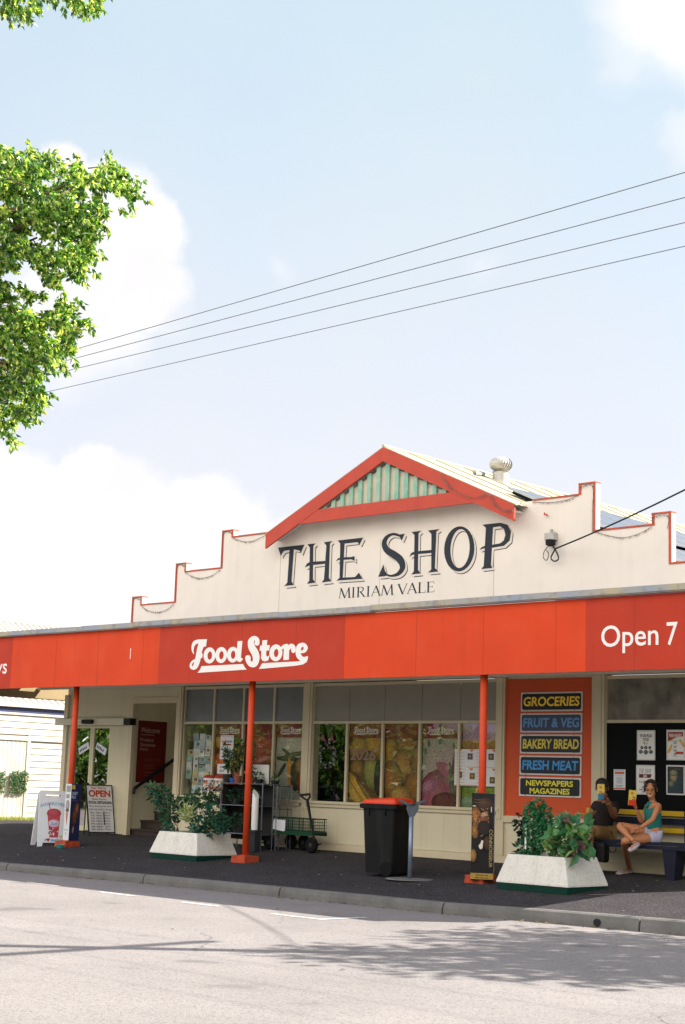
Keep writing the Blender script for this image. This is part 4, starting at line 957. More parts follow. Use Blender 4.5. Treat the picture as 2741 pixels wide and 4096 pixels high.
# white sheet of small photographs taped outside the glass
p, q = onY(1820, 2996, WY+.03), onY(1988, 3147, WY+.03)
b = MB(); fr = wallframe(p.x, q.z, WY+.030); w_, h_ = q.x-p.x, p.z-q.z
b.ink('d5d3d0').rect(fr, 0, 0, w_, h_)
b.ink('c77b3d').rect(fr, .3*w_, h_*.5, w_, h_*.515); b.rect(fr, 0, .005, w_*.55, .015)
for cx in (.12, .4, .66, .93):
    for cy in (.97, .46): b.ink('c77b3d').poly(fr, [((cx-.06)*w_, h_*(cy+.02)), ((cx+.06)*w_, h_*(cy+.02)), (cx*w_, h_*(cy-.05))])
for (x, y, c) in ((.37, .8, '4a4c5a'), (.86, .8, '3f454c'), (.13, .3, '5a4c40'), (.43, .27, '6a5534'), (.9, .17, '4c4a38')):
    b.ink(c).rect(fr, (x-.06)*w_, (y-.085)*h_, (x+.06)*w_, (y+.085)*h_); b.ell(fr, x*w_, y*h_, .035*w_, .05*h_, 'c08a3c', '7a5a34', n=8)
b.ink('8a8a8a')
for k in range(10):
    for cx in (.03, .52): b.words(fr, cx*w_, (.08+.09*k)*h_, (cx+.24)*w_, (.095+.09*k)*h_, 4, k)
simple('notice_sheet', b, PRINT, 'white sheet of small photographs on the middle window beside the right post', 'notice')
# christmas wreath decal on the first pane
b = MB('5a6a5c'); c = onY(1312, 3020, WY+.03); fr = wallframe(c.x, c.z, WY+.031)
for i in range(70):
    a = rnd.uniform(0, 6.28); r = rnd.uniform(.14, .24); b.ell(fr, r*cos(a)*.9, r*sin(a), rnd.uniform(.012, .028), rnd.uniform(.01, .022), rnd.choice(['3a4c40', '6c7268', '573a3c', '7d807a', '2e3a34']), n=7)
b.ink('7c4448'); b.poly(fr, [(-.11, .36), (-.02, .22), (-.15, .25)]); b.poly(fr, [(.11, .36), (.15, .25), (.02, .22)])
simple('wreath_decal', b, PRINT, 'festive wreath sticker on the first pane of the middle window', 'sticker')

b = MB('8a6256'); p, q = onY(1402, 2994, WY+.03), onY(1502, 3042, WY+.03); fr = wallframe(p.x, q.z, WY+.031); b.text(fr, '2026', 0, 0, q.x-p.x, p.z-q.z, bold=.02); simple('year_decal', b, PRINT, 'dull pink 2026 sticker over the pears poster', 'sticker')

# ================================================================== FOLIAGE HELPERS
def rv(r): 
    while True:
        q = Vector((r.uniform(-1, 1), r.uniform(-1, 1), r.uniform(-1, 1)))
        if .05 < q.length < 1: return q.normalized()
def leaf(mb, p, d, L, W, r, col, fold=.25, big=False):
    d = d.normalized(); s = d.cross(rv(r)); s = s.normalized() if s.length > .05 else Vector((1, 0, 0)); n = s.cross(d)
    mb.col = col
    if not big:
        mb.add([p, p+d*L*.42+s*W/2+n*fold*W, p+d*L-n*L*.10, p+d*L*.42-s*W/2+n*fold*W], [(0, 1, 2), (0, 2, 3)])
    else:
        mb.add([p, p+d*L*.18+s*W*.38+n*.1*W, p+d*L*.45+s*W*.5+n*fold*W, p+d*L*.8+s*W*.2, p+d*L*1.05-n*L*.15, p+d*L*.8-s*W*.2, p+d*L*.45-s*W*.5+n*fold*W, p+d*L*.18-s*W*.38+n*.1*W, p+d*L*.5],
               [(0, 1, 2, 8), (8, 2, 3, 4), (0, 8, 6, 7), (8, 4, 5, 6)])
def shade(r, cols, j=.18):
    c = lin(r.choice(cols)); k = 1+r.uniform(-j, j); return tuple(x*k for x in c)
def bush(mb, c, R, n, L, W, cols, r, droop=.3, big=False, hollow=.35):
    c = Vector(c)
    for i in range(n):
        o = rv(r); rad = r.uniform(hollow, 1)**.6; p = c+Vector((o.x*R[0], o.y*R[1], o.z*R[2]))*rad
        d = (o+rv(r)*.7+Vector((0, 0, -droop))); leaf(mb, p, d, L*r.uniform(.65, 1.2), W*r.uniform(.7, 1.2), r, shade(r, cols), big=big)
def stems(mb, base, tips, rad=.006):
    for t in tips:
        b_ = Vector(base); t = Vector(t); m = (b_+t)/2+Vector((random.uniform(-.03, .03), random.uniform(-.03, .03), .02)); mb.tube([b_, m, t], [rad, rad*.8, rad*.5], 5)

# ================================================================== PLANTERS AND THEIR PLANTS
def planter(x0, x1, y0, y1, hw, lab, group):
    z0 = pathz((y0+y1)/2)-.02; cx, cy = (x0+x1)/2, (y0+y1)/2
    t = thing('concrete_planter', lab, 'planter', (cx, cy, z0), group)
    def ring(k, z): return [(cx+(x-cx)*k, cy+(y-cy)*k, z) for x, y in ((x0, y0), (x1, y0), (x1, y1), (x0, y1))]
    b = MB(); n = 4; levels = [(1.0, z0+.085), (1.0, z0+.105), (.80, z0+hw), (.78, z0+hw+.012), (.72, z0+hw+.008), (.70, z0+hw-.09)]
    rings = [ring(k, z) for k, z in levels]; V = [p for rg in rings for p in rg]
    F = [(i*4+j, i*4+(j+1) % 4, (i+1)*4+(j+1) % 4, (i+1)*4+j) for i in range(len(rings)-1) for j in range(4)]
    b.add(V, F); o = b.build('trough', PLANTERW, t)
    bv = o.modifiers.new('bevel', 'BEVEL'); bv.width = .012; bv.segments = 2
    b = MB(); b.hexa(ring(.93, z0-.03), ring(.985, z0+.084)); b.build('base_band', GREEND, t)
    b = MB(); b.hexa(ring(.60, z0+.1), ring(.708, z0+hw-.05)); b.build('soil', SOIL, t)
    b = MB(); zt = z0+hw+.014
    o_, i_ = ring(.79, zt), ring(.715, zt); b.add(o_+i_, [(j, (j+1) % 4, 4+(j+1) % 4, 4+j) for j in range(4)]); b.build('rim', GREEND, t)
    return t, z0+hw
_, pzl = planter(-20.08, -18.93, 16.95, 17.82, .42, 'white concrete planter holding several small shrubs, left of the middle orange post', 'white concrete planters by the kerb')
_, pzr = planter(-12.94, -11.80, 16.84, 17.75, .44, 'white concrete planter with broad-leaved plants in front of the seated man', 'white concrete planters by the kerb')
DK = ['1f4a35', '2b5a3c', '173a2b', '35684a']; MID = ['3c6b3a', '4f7f48', '2f5c33', '5e8a4e']; LT = ['8a9c62', 'a9b37e', '6f8a4c', 'c0c59a']
def plant(name, lab, parts, stem=None, group=None):
    mb = parts; n = len(mb.v); loc = Vector((sum(p[0] for p in mb.v)/n, sum(p[1] for p in mb.v)/n, min(p[2] for p in mb.v)))
    t = thing(name, lab, 'plant', loc, group); mb.build('foliage', PLANT, t)
    if stem and stem.v: stem.build('stem', M('plant_stem', '4a4a2c', .8), t)
    return t
r = random.Random(21)
def pl(u, v, y=17.4): return onY(u, v, y)
# left planter: tall lanky shrub leaning left, dark bush, pale strappy plant, broad leaf
mb, st = MB(), MB(); bs = pl(700, 3325, 17.5)
for (u, v, R) in ((612, 3155, .10), (642, 3162, .09), (622, 3185, .10), (655, 3185, .12), (668, 3212, .13), (650, 3222, .1), (685, 3245, .14), (675, 3275, .13), (690, 3300, .12)):
    c = pl(u, v, 17.5); bush(mb, c, (R, R, R*.9), 42, .10, .045, DK, r, .3); stems(st, bs, [c])
plant('leafy_shrub', 'lanky dark shrub leaning left out of the left planter', mb, st)
mb, st = MB(), MB(); bs = pl(820, 3325, 17.35)
for (u, v, R) in ((775, 3185, .1), (800, 3200, .12), (745, 3205, .12), (765, 3215, .13), (830, 3200, .09), (848, 3195, .07), (720, 3212, .1)):
    c = pl(u, v, 17.55); bush(mb, c, (R, R, R*.8), 36, .11, .05, ['23472f', '2e5536', '3c6440'], r, .3); stems(st, pl(770, 3320, 17.5), [c])
plant('leafy_shrub', 'loose green shrub at the back of the left planter', mb, st)
mb, st = MB(), MB()
for (u, v, R) in ((820, 3260, .17), (860, 3250, .15), (845, 3290, .18), (880, 3285, .15), (800, 3300, .16), (835, 3320, .14), (890, 3310, .1)):
    c = pl(u, v, 17.3); bush(mb, c, (R, R, R*.85), 95, .075, .04, DK+['2a5e55', '1c4a44'], r, .2); stems(st, bs, [c])
plant('leafy_shrub', 'dense blue-green shrub on the right side of the left planter', mb, st)
mb = MB()
for i in range(110):
    c = pl(752+r.uniform(-14, 14), 3240+r.uniform(-5, 55), 17.3); a = rv(r); a.z = abs(a.z)*.9+.1; leaf(mb, c, a, r.uniform(.12, .24), .018, r, shade(r, LT))
plant('strappy_plant', 'pale green strappy plant in the middle of the left planter', mb)
mb = MB(); c = pl(776, 3322, 17.15)
for i in range(16):
    a = rv(r); a.z = abs(a.z)*.7+.2; leaf(mb, c+rv(r)*.05, a, .13, .08, r, shade(r, ['4f7a74', '5f8c82', '44695f']), big=True)
plant('low_plant', 'low broad-leaved grey-green plant at the front of the left planter', mb)
mb = MB(); c = pl(672, 3310, 17.3); bush(mb, c, (.09, .09, .07), 40, .06, .03, ['34605a', '3d6f63'], r)
plant('low_plant', 'small tuft of blue-green leaves at the left edge of the left planter', mb)
# right planter: bushy basil, dark plant with stake, broad sweet-potato leaves
mb, st = MB(), MB(); y = 17.25; bs = onY(2130, 3395, y)
for (u, v, R) in ((2150, 3225, .10), (2135, 3250, .13), (2165, 3250, .13), (2180, 3280, .12), (2140, 3285, .16), (2165, 3310, .15), (2135, 3325, .14), (2180, 3335, .13), (2150, 3360, .17), (2110, 3385, .12), (2190, 3365, .12), (2130, 3400, .1)):
    c = onY(u, v, y); bush(mb, c, (R, R, R), 105, .065, .034, ['2c6b45', '37805a', '1f5638', '4a9468', '2b6a4c'], r, .25); stems(st, bs, [c])
plant('bushy_herb', 'tall bushy green herb on the left of the right planter', mb, st)
mb, st = MB(), MB(); y = 17.5
for (u, v, R) in ((2095, 3275, .09), (2085, 3300, .09), (2100, 3320, .08), (2090, 3350, .07), (2085, 3390, .06)):
    c = onY(u, v, y); bush(mb, c, (R, R, R), 34, .085, .04, ['1a2a2c', '22353a', '16302a'], r, .3); stems(st, onY(2105, 3410, y), [c])
plant('dark_leaf_plant', 'dark purple-leaved plant at the far left of the right planter', mb, st)
p = onY(2103, 3370, 17.15); b = MB(); b.box(p.x-.012, p.x+.012, 17.145, 17.153, onY(2104, 3372, 17.15).z-.08, onY(2104, 3303, 17.15).z); simple('plant_stake', b, WHITE, 'pale wooden stake standing in the right planter beside the herb', 'stake')
mb, st = MB(), MB(); y = 17.1; bs = onY(2290, 3410, y)
for (u, v, n) in ((2235, 3290, 7), (2275, 3280, 8), (2310, 3300, 9), (2340, 3310, 8), (2215, 3330, 9), (2255, 3330, 11), (2295, 3340, 12), (2330, 3345, 10), (2350, 3360, 7), (2230, 3375, 10), (2270, 3380, 11), (2310, 3385, 10), (2340, 3395, 8), (2205, 3400, 7), (2245, 3420, 7), (2270, 3425, 6), (2320, 3415, 6), (2200, 3360, 6)):
    c = onY(u, v, y+r.uniform(-.12, .15)); stems(st, bs, [c])
    for i in range(n):
        d = Vector((r.uniform(-1, 1), r.uniform(-1.3, .4), r.uniform(-1.1, .5))); leaf(mb, c+rv(r)*.07, d, r.uniform(.12, .2), r.uniform(.09, .14), r, shade(r, ['3d7350', '578a5a', '2f6044', '6f9a62', '8aa868', '4b7f58'] if r.random() < .93 else ['5a3d40', '6b4a48']), big=True, fold=.18)
for (u, v) in ((2275, 3265), (2238, 3272), (2312, 3275)):
    c = onY(u, v+25, y)
    for i in range(5): leaf(mb, c+rv(r)*.02, Vector((r.uniform(-.5, .5), r.uniform(-.6, .2), 1)), .16, .07, r, shade(r, ['6fa58a', '8fb894', '5d9277']), big=True)
plant('broad_leaf_plant', 'broad-leaved plant spilling over the front of the right planter', mb, st)

# ================================================================== STREET THINGS
# --- wheelie bin
z0 = pathz(17.25); T = rotz((-15.20, 17.24, z0), radians(7))
t = thing('wheelie_bin', 'black wheelie bin with a red-orange lid standing by the grey steel post', 'bin', (-15.20, 17.24, z0))
def rr(hx, hy, z, k=.04): 
    P = []
    for sx, sy, a0 in ((1, -1, -pi/2), (1, 1, 0), (-1, 1, pi/2), (-1, -1, pi)):
        for j in range(4): a = a0+pi/2*j/3; P.append(Vector((sx*(hx-k)+k*cos(a), sy*(hy-k)+k*sin(a), z)))
    return P
def loft(mb, rings, T=None, caps=True):
    n = len(rings[0]); base = len(mb.v)
    for rg in rings: mb.add([T @ p if T else p for p in rg], [])
    for i in range(len(rings)-1):
        for j in range(n): mb.f.append((base+i*n+j, base+i*n+(j+1) % n, base+(i+1)*n+(j+1) % n, base+(i+1)*n+j))
    if caps: mb.f.append(tuple(base+j for j in range(n))[::-1]); mb.f.append(tuple(base+(len(rings)-1)*n+j for j in range(n)))
b = MB(); loft(b, [rr(.235, .225, .04), rr(.245, .23, .3), rr(.275, .25, .90), rr(.28, .253, .93), rr(.325, .275, .935), rr(.33, .28, .99), rr(.31, .265, 1.0)], T)
for xx in (-.16, .12): b.box(xx-.008, xx+.008, -.272, -.25, .84, .935, T)
b.build('body', M('bin_black', '151617', .55, .25, 5, bump=.05, bscale=200, spec=.15, streak=(.35, '33322f', 12)), t)
b = MB(); b.smooth = True
rings = []
for (k, z) in ((1.0, 1.002), (1.0, 1.02), (.92, 1.05), (.7, 1.068), (.3, 1.075)): rings.append([Vector((p.x*k+.0, p.y*k, p.z+ (.022*(p.x+.3)/.6 if z > 1.03 else 0))) for p in rr(.30, .262, z, .05)])
loft(b, rings, T); b.build('lid', M('lid_red', 'd23c16', .5, .15, 4, spec=.3), t)
b = MB(); b.tube([T @ Vector((.31, -.18, .985)), T @ Vector((.37, -.18, 1.0)), T @ Vector((.37, .18, 1.0)), T @ Vector((.31, .18, .985))], .016, 8); b.build('handle', BLACK, t)
for sy in (-1, 1):
    b = MB(); b.lathe(T @ Vector((.15, sy*.225-.02, .10)), [(.02, 0), (.10, 0), (.10, .04), (.02, .04)], 18, (sin(radians(-9)), cos(radians(9)), 0)); b.build('wheel', RUBBER, t)
# --- galvanised post with bracket
px_, py_ = -14.60, 17.05; z0 = pathz(py_)
t = thing('steel_post', 'grey galvanised post with forked bracket beside the wheelie bin', 'post', (px_, py_, z0))
b = MB(); b.tube([(px_, py_, z0), (px_, py_, z0+.86)], .032, 14); b.build('pole', ZINC, t, True)
b = MB(); b.lathe((px_, py_, z0-.005), [(.20, 0), (.34, .004), (.33, .018), (.05, .024)], 28); b.build('base_plate', CONC, t)
A = Vector(RT.xy.to_3d()).normalized(); B_ = Vector((-A.y, A.x, 0))
def PL(a, z, o=0): return Vector((px_, py_, z0))+A*a+B_*o+Vector((0, 0, z))
b = MB(); b.prism([PL(-.035, .86, -.03), PL(.04, .86, -.03), PL(.10, .97, -.03), PL(.095, 1.02, -.03), PL(-.06, 1.02, -.03), PL(-.075, .97, -.03)], B_*.06)
for s_ in (-1, 1): b.prism([PL(s_*.05, 1.01, -.03), PL(s_*.09, 1.02, -.03), PL(s_*.20, 1.085, -.03), PL(s_*.18, 1.10, -.03), PL(s_*.07, 1.055, -.03)][::s_], B_*.10)
b.box(px_-.06, px_+.06, py_-.06, py_+.06, z0+1.025, z0+1.04); b.build('bracket', M('bracket_steel', '535a64', .6, .3, 8, metal=.4), t)
# --- garden cart
t = thing('garden_cart', 'green mesh-sided garden cart with black pull handle below the windows', 'cart', (-19.35, 19.3, pathz(19.3)))
y0, y1 = 19.04, 19.38; cx0, cx1 = X(1030, 3300, y0), X(1250, 3305, y0); cz0, cz1 = Z(1160, 3332, y0), Z(1160, 3270, y0)
CG = M('cart_green', '0f4029', .6, .25, 8, spec=.25); b = MB()
b.box(cx0, cx1, y0, y1, cz0, cz0+.025); b.box(cx0-.01, cx1+.01, y0-.01, y0, cz0-.03, cz0+.03); b.box(cx0-.01, cx1+.01, y1, y1+.01, cz0-.03, cz0+.03); b.build('bed', CG, t)
def meshside(pa, pb, nm):
    b = MB(); pa, pb = Vector(pa), Vector(pb); 
    for k in range(5): h_ = cz0+.04+(cz1-cz0-.05)*k/4; b.tube([pa+Vector((0, 0, h_)), pb+Vector((0, 0, h_))], .003 if 0 < k < 4 else .008, 5)
    n = max(3, int((pb-pa).length/.05))
    for k in range(n+1): q = pa+(pb-pa)*k/n; b.tube([q+Vector((0, 0, cz0)), q+Vector((0, 0, cz1))], .0025 if k % 5 else .009, 5)
    b.build(nm, CG, t)
meshside((cx0, y0, 0), (cx1, y0, 0), 'side_panel'); meshside((cx0, y1, 0), (cx1, y1, 0), 'side_panel'); meshside((cx0, y0, 0), (cx0, y1, 0), 'end_panel'); meshside((cx1, y0, 0), (cx1, y1, 0), 'end_panel')
for (wx, wy) in ((X(1076, 3372, y0), y0+.02), (X(1163, 3372, y0), y1-.02), (X(1244, 3368, y0), y0+.02), (X(1110, 3372, y0), y1-.02)):
    b = MB(); zz = pathz(wy)+.13; b.lathe((wx, wy-.03, zz), [(.03, -.005), (.06, -.01), (.115, -.005), (.13, .02), (.13, .045), (.115, .065), (.06, .07), (.03, .065)], 20, (0, 1, 0)); w_ = b.build('wheel', RUBBER, t)
    b = MB(); b.lathe((wx, wy-.035, zz), [(.008, -.005), (.05, 0), (.05, .07), (.008, .075)], 12, (0, 1, 0)); b.build('hub', M('hub_grey', '26282a', .6), w_)
for x in (cx0+.12, cx1-.12): b = MB(); b.tube([(x, (y0+y1)/2, cz0-.02), (x, (y0+y1)/2, pathz(19.2)+.11)], .015); b.build('strut', BLACK, t)
for x in (cx0+.12, cx1-.12): b = MB(); b.tube([(x, y0-.02, pathz(19)+.115), (x, y1, pathz(19.4)+.115)], .012); b.build('axle', BLACK, t)
h0, h1 = onY(1258, 3362, y0-.08), onY(1230, 3202, y0-.10)
b = MB(); b.tube([h0, (h0+h1)/2, h1], [.02, .02, .026], 8); g1, g2 = onY(1200, 3180, y0-.1), onY(1240, 3177, y0-.1)
b.tube([h1, (h1*.5+g1*.5)+Vector((-.01, 0, .0)), g1], .017, 8); b.tube([h1, g2+Vector((.01, 0, -.03)), g2], .017, 8); b.tube([g1, g2], .02, 8); b.build('pull_handle', BLACK, t)
p, q = onY(1091, 3276, y0-.012), onY(1140, 3323, y0-.012); b = MB('d9d9db'); fr = wallframe(p.x, q.z, y0-.014); w_, h_ = q.x-p.x, p.z-q.z; b.poly(fr, [(0, .02), (w_*.9, -.01), (w_, .0), (w_*1.02, h_*.96), (.03, h_)]); simple('paper_sheet', b, PRINT, 'blank white sheet of paper fixed to the side of the green cart', 'paper')
# --- wire rack of potted plants
ry = 18.75; rx0, rx1, rx2 = X(884, 3200, ry), X(1050, 3200, ry), X(1108, 3200, ry+.2)
t = thing('plant_rack', 'wire plant rack with dark shelves in front of the left window', 'rack', ((rx0+rx1)/2, ry+.3, pathz(19)))
zt, zm, zb = Z(960, 3134, ry), Z(960, 3222, ry), Z(960, 3335, ry)
for z in (zt, zm, zb):
    b = MB(); b.box(rx0, rx1, ry, ry+.42, z-.004, z+.004); sh = b.build('shelf', M('dark_shelf', '26272b', .7), t)
    b = MB(); b.tube([(rx0, ry, z), (rx1, ry, z)], .010, 6); b.tube([(rx1, ry, z), (rx1, ry+.42, z)], .008, 6); b.build('shelf_edge', CHROME, sh)
b = MB(); b.box(rx0+.01, rx1-.01, ry+.26, ry+.265, zb-.1, zt-.02); b.box(rx0+.004, rx0+.009, ry+.03, ry+.26, zb, zt-.02); b.build('rack_dark_fill', M('rack_dark_fill', '1b1a1a', .9), t)  # added dark sheets standing in for trays and deep shade between the shelves
for (x, y) in ((rx0, ry), (rx1, ry), (rx0, ry+.42), (rx1, ry+.42)):
    b = MB(); b.tube([(x, y, pathz(y)), (x, y, zt+.02)], .011, 8); b.build('leg', CHROME, t)
t2 = thing('plant_rack', 'narrow wire stand of seedling trays right of the larger plant rack', 'rack', ((rx1+rx2)/2+.1, ry+.4, pathz(19.2)))
for z in (zt-.02, zm-.03):
    b = MB(); b.box(rx1+.06, rx2, ry+.2, ry+.55, z-.01, z); b.build('shelf', MATS['dark_shelf'], t2)
for (x, y) in ((rx1+.06, ry+.2), (rx2, ry+.2), (rx2, ry+.55), (rx1+.06, ry+.55)):
    b = MB(); b.tube([(x, y, pathz(y)), (x, y, zt+.0)], .009, 8); b.build('leg', CHROME, t2)
TERRA = M('terracotta', '8a4a30', .8, .2, 8)
def pot(x, y, z, r_, h_, mat, lab, fol, cat='potted plant'):
    t = thing('potted_plant', lab, cat, (x, y, z), 'potted plants on the racks')
    b = MB(); b.lathe((x, y, z), [(r_*.72, 0), (r_*.95, h_*.85), (r_*1.05, h_*.86), (r_*1.05, h_), (r_*.9, h_), (r_*.88, h_*.9)], 14); b.build('pot', mat, t, False)
    mb, st = MB(), MB(); fol(mb, st, Vector((x, y, z+h_))); mb.build('foliage', PLANT, t)
    if st.v: st.build('stem', MATS['plant_stem'], t)
def tallf(hh, n, cols, sp=.08):
    def f(mb, st, c):
        for k in range(6):
            e = c+Vector((r.uniform(-sp, sp)*1.6, r.uniform(-sp, sp), hh*r.uniform(.55, 1))); stems(st, c, [e])
            for j in range(n): q = c.lerp(e, r.uniform(.25, 1)); leaf(mb, q, rv(r)+Vector((0, 0, -.2)), .08, .035, r, shade(r, cols))
    return f
def lowf(R, n, cols): return lambda mb, st, c: bush(mb, c+Vector((0, 0, R*.5)), (R, R, R*.8), n, .06, .03, cols, r)
BLUEP = M('blue_pot', '2a50a8', .5); BLKP = M('black_pot', '17181b', .6)
xr = lambda u: X(u, 3130, ry+.2)
pot(xr(908), ry+.22, zt, .10, .15, BLKP, 'tall dark plant in a black pot at the left end of the rack top', tallf(.62, 22, DK+['2b3a22']))
pot(xr(942), ry+.15, zt, .07, .09, BLUEP, 'plant in a small blue pot on the rack top', tallf(.55, 20, ['2a4a2c', '3c5a34', '8f8a30'], .06))
pot(xr(968), ry+.10, zt-.0, .07, .13, TERRA, 'tall plant in a terracotta pot left of the middle orange post', tallf(.68, 26, ['24422a', '35582f', 'a08a2c', '2a4a34'], .07))
pot(xr(1012), ry+.16, zt, .07, .10, TERRA, 'spindly seedling in a terracotta pot right of the orange post', tallf(.38, 6, DK, .06))
pot(xr(1036), ry+.2, zt, .08, .08, BLKP, 'low leafy plant in a black pot on the right of the rack top', lowf(.09, 60, DK))
pot(xr(1075), ry+.35, zt-.02, .08, .09, BLKP, 'small seedling pot on the narrow wire stand', lowf(.05, 18, MID))
pot(xr(905), ry+.2, zm, .08, .10, TERRA, 'small flowering plant in terracotta on the middle shelf', lowf(.10, 60, DK+['8a3a30']))
pot(xr(945), ry+.2, zm, .09, .10, BLKP, 'dark bushy plant on the middle shelf beside the flowering one', lowf(.13, 110, DK))
pot(xr(1025), ry+.15, zm, .08, .12, BLKP, 'green bushy plant on the middle shelf behind the white tube', lowf(.13, 100, DK+MID))
pot(xr(910), ry+.2, zb, .10, .14, BLKP, 'dark plant on the left of the bottom rack shelf', lowf(.16, 130, DK))
pot(xr(960), ry+.2, zb, .10, .14, BLKP, 'dark plant on the bottom rack shelf beside the orange post', lowf(.15, 120, DK))
for k_, (u_, z_) in enumerate(((885+9, zb), (935, zb), (985, zb), (1010, zb), (890, zm), (925, zm), (968, zm), (990, zm))):
    pot(xr(u_), ry+.12+.14*(k_ % 2), z_, .07, .10, BLKP, 'dark bushy pot plant, %s on the %s rack shelf' % (('first', 'second', 'third', 'fourth')[k_ % 4]+' from the left', ('bottom', 'middle')[k_//4]), lowf(.14, 90, ['1a2c22', '24382a', '2c3f2c', '3a3a2a']))
p, q = onY(1034, 3082, ry+.3), onY(1070, 3128, ry+.3); b = MB('c5c2b8'); b.prism([(X(1010, 3085, ry+.3), ry+.3, p.z+.1), (q.x, ry+.32, p.z+.1), (q.x+.01, ry+.32, zt+.01), (X(1012, 3130, ry+.3), ry+.3, zt+.01)], (0, .01, 0)); simple('card_panel', b, MATS['sign_white'], 'pale card panel standing behind pots on the rack top', 'card')
# white tube with slanted top
p = onY(1022, 3318, 18.65); b = MB(); zt_ = Z(1026, 3185, 18.65)
n = 16; R_ = .055; zb_ = Z(1020, 3320, 18.65); px0 = X(1021, 3250, 18.65)
b.add([(px0+R_*cos(2*pi*k/n), 18.65+R_*sin(2*pi*k/n), zb_) for k in range(n)]+[(px0+R_*cos(2*pi*k/n), 18.65+R_*sin(2*pi*k/n), zt_+.04-.07*cos(2*pi*k/n)) for k in range(n)], [tuple(range(n))[::-1], tuple(range(n, 2*n))]+[(k, (k+1) % n, n+(k+1) % n, n+k) for k in range(n)])
t = thing('white_tube', 'upright white tube with slanted top on a dark stand behind the middle orange post', 'tube', (px0, 18.65, pathz(18.65))); b.build('tube', WHITE, t)
b = MB(); b.tube([(px0-.095, 18.68, zb_+.05), (px0-.095, 18.68, zt_+.04)], .014, 8); b.build('thin_tube', WHITE, t)
b = MB(); b.box(px0-.13, px0+.08, 18.58, 18.75, zb_-.04, zb_-.001); b.box(px0-.12, px0+.07, 18.6, 18.73, pathz(18.7), zb_-.041); b.build('stand', MATS['dark_shelf'], t)
# --- capsule machines
for k, (u0, u1, lab) in enumerate(((797, 838, 'left capsule vending machine with red top below the left window'), (841, 882, 'right capsule vending machine with red top, beside the plant rack'))):
    y = 19.2; x0, x1 = X(u0, 3180, y), X(u1, 3180, y); zt_, zc, zg, zb_ = Z(840, 3100, y), Z(840, 3113, y), Z(840, 3165, y), Z(840, 3236, y)
    t = thing('capsule_machine', lab, 'vending machine', ((x0+x1)/2, y+.12, zb_), 'capsule machines')
    cx = (x0+x1)/2; hw = (x1-x0)/2
    b = MB(); b.lathe((cx, y+.14, zc), [(hw*1.02, 0), (hw*1.02, .02), (hw*.9, zt_-zc-.02), (hw*.5, zt_-zc)], 20); b.build('top_cap', M('cap_red', 'a53222', .4), t)
    b = MB(); b.lathe((cx, y+.14, zc-.03), [(hw*1.0, 0), (hw*1.0, .029)], 20); b.build('collar', WHITE, t)
    b = MB(); rr_ = random.Random(k); b.ink('b9b3a8'); b.lathe((cx, y+.14, zg), [(hw*.9, 0), (hw*.94, (zc-zg)*.5), (hw*.9, zc-zg-.031)], 16)
    for i in range(90):
        a = rr_.uniform(-pi, 0); z = zg+.02+rr_.random()*(zc-zg)*.7; b.ink(rr_.choice(['b0402c', 'd8d4cc', '3c5a94', 'd0a23a', '4a7a4a', 'c8643a', 'e0dcd4', '2a2a30'])); b.ball((cx+hw*.9*cos(a), y+.14+hw*.9*sin(a), z), .022, n=6, m=4)
    b.build('globe', PRINT, t)
    b = MB(); b.box(x0+.006, x1-.006, y+.02, y+.28, zb_, zg-.002); b.box(x0-.0, x1+.0, y+.0, y+.3, zb_-.03, zb_-.002); b.box(cx-.05, cx+.05, y+.08, y+.2, pathz(19.3), zb_-.03); b.box(cx-.12, cx+.12, y, y+.28, pathz(19.3)-.01, pathz(19.3)+.02); b.build('body', M('machine_cream', 'd9cba9', .45, .06), t)
    b = MB(); b.lathe((cx, y-.012, (zb_+zg)/2+.04), [(.035, 0), (.035, .03)], 14, (0, 1, 0)); b.build('coin_knob', CHROME, t)
    b = MB(); b.box(cx+.04, cx+.10, y-.002, y+.019, zb_+.03, zb_+.12); b.build('chute', M('chute_dark', '4a4433', .6), t)
# --- A-frame drink sign
def aframe_pts(o, ux, W_, H_, lean):
    ux = Vector(ux).normalized(); n = Vector((ux.y, -ux.x, 0)); up = (Vector((0, 0, 1))*cos(lean)-n*sin(lean)); return frame(o, ux, up), n, up
o = onF(150, 3386); o.z += .0
fr, n_, up_ = aframe_pts(o, (.30, .95, 0), .62, .98, .16)
t = thing('drink_sign', 'white A-frame sign with a red slushie cup at the left end of the footpath', 'sign', o)
W_, H_ = .58, .98
def cutboard(mb, fr, th):
    pts = [(0, 0), (.08, 0), (.10, .07), (W_-.10, .07), (W_-.08, 0), (W_, 0), (W_-.03, H_-.05), (W_-.07, H_), (.07, H_), (.03, H_-.05)]
    V, F = union2d([pts], [[(.15, H_-.10), (W_-.15, H_-.10), (W_-.15, H_-.055), (.15, H_-.055)]])
    mb.add([fr(x, y, 0) for x, y in V], F); mb.add([fr(x, y, -th) for x, y in V], [f[::-1] for f in F])
    k = len(pts)
    for ring in (pts, [(.15, H_-.10), (W_-.15, H_-.10), (W_-.15, H_-.055), (.15, H_-.055)]):
        m = len(ring); mb.add([fr(x, y, 0) for x, y in ring]+[fr(x, y, -th) for x, y in ring], [(i, (i+1) % m, m+(i+1) % m, m+i) for i in range(m)])
b = MB(); cutboard(b, fr, .025); pn = b.build('front_panel', M('sign_plastic', 'dedfe0', .4, .03), t)
fr2, _, _ = aframe_pts(o+n_*(-.36)+Vector((0, 0, .01)), (.30, .95, 0), W_, H_, -.16)
b = MB(); cutboard(b, fr2, .025); b.build('rear_panel', MATS['sign_plastic'], t)
b = MB(); b.lay = .001
b.ink('6f9db8')
zz = b.up(); V, F = text2d('AVAILABLE HERE!', .02, 0); bx0, bx1 = min(p[0] for p in V), max(p[0] for p in V)
for_pts = []
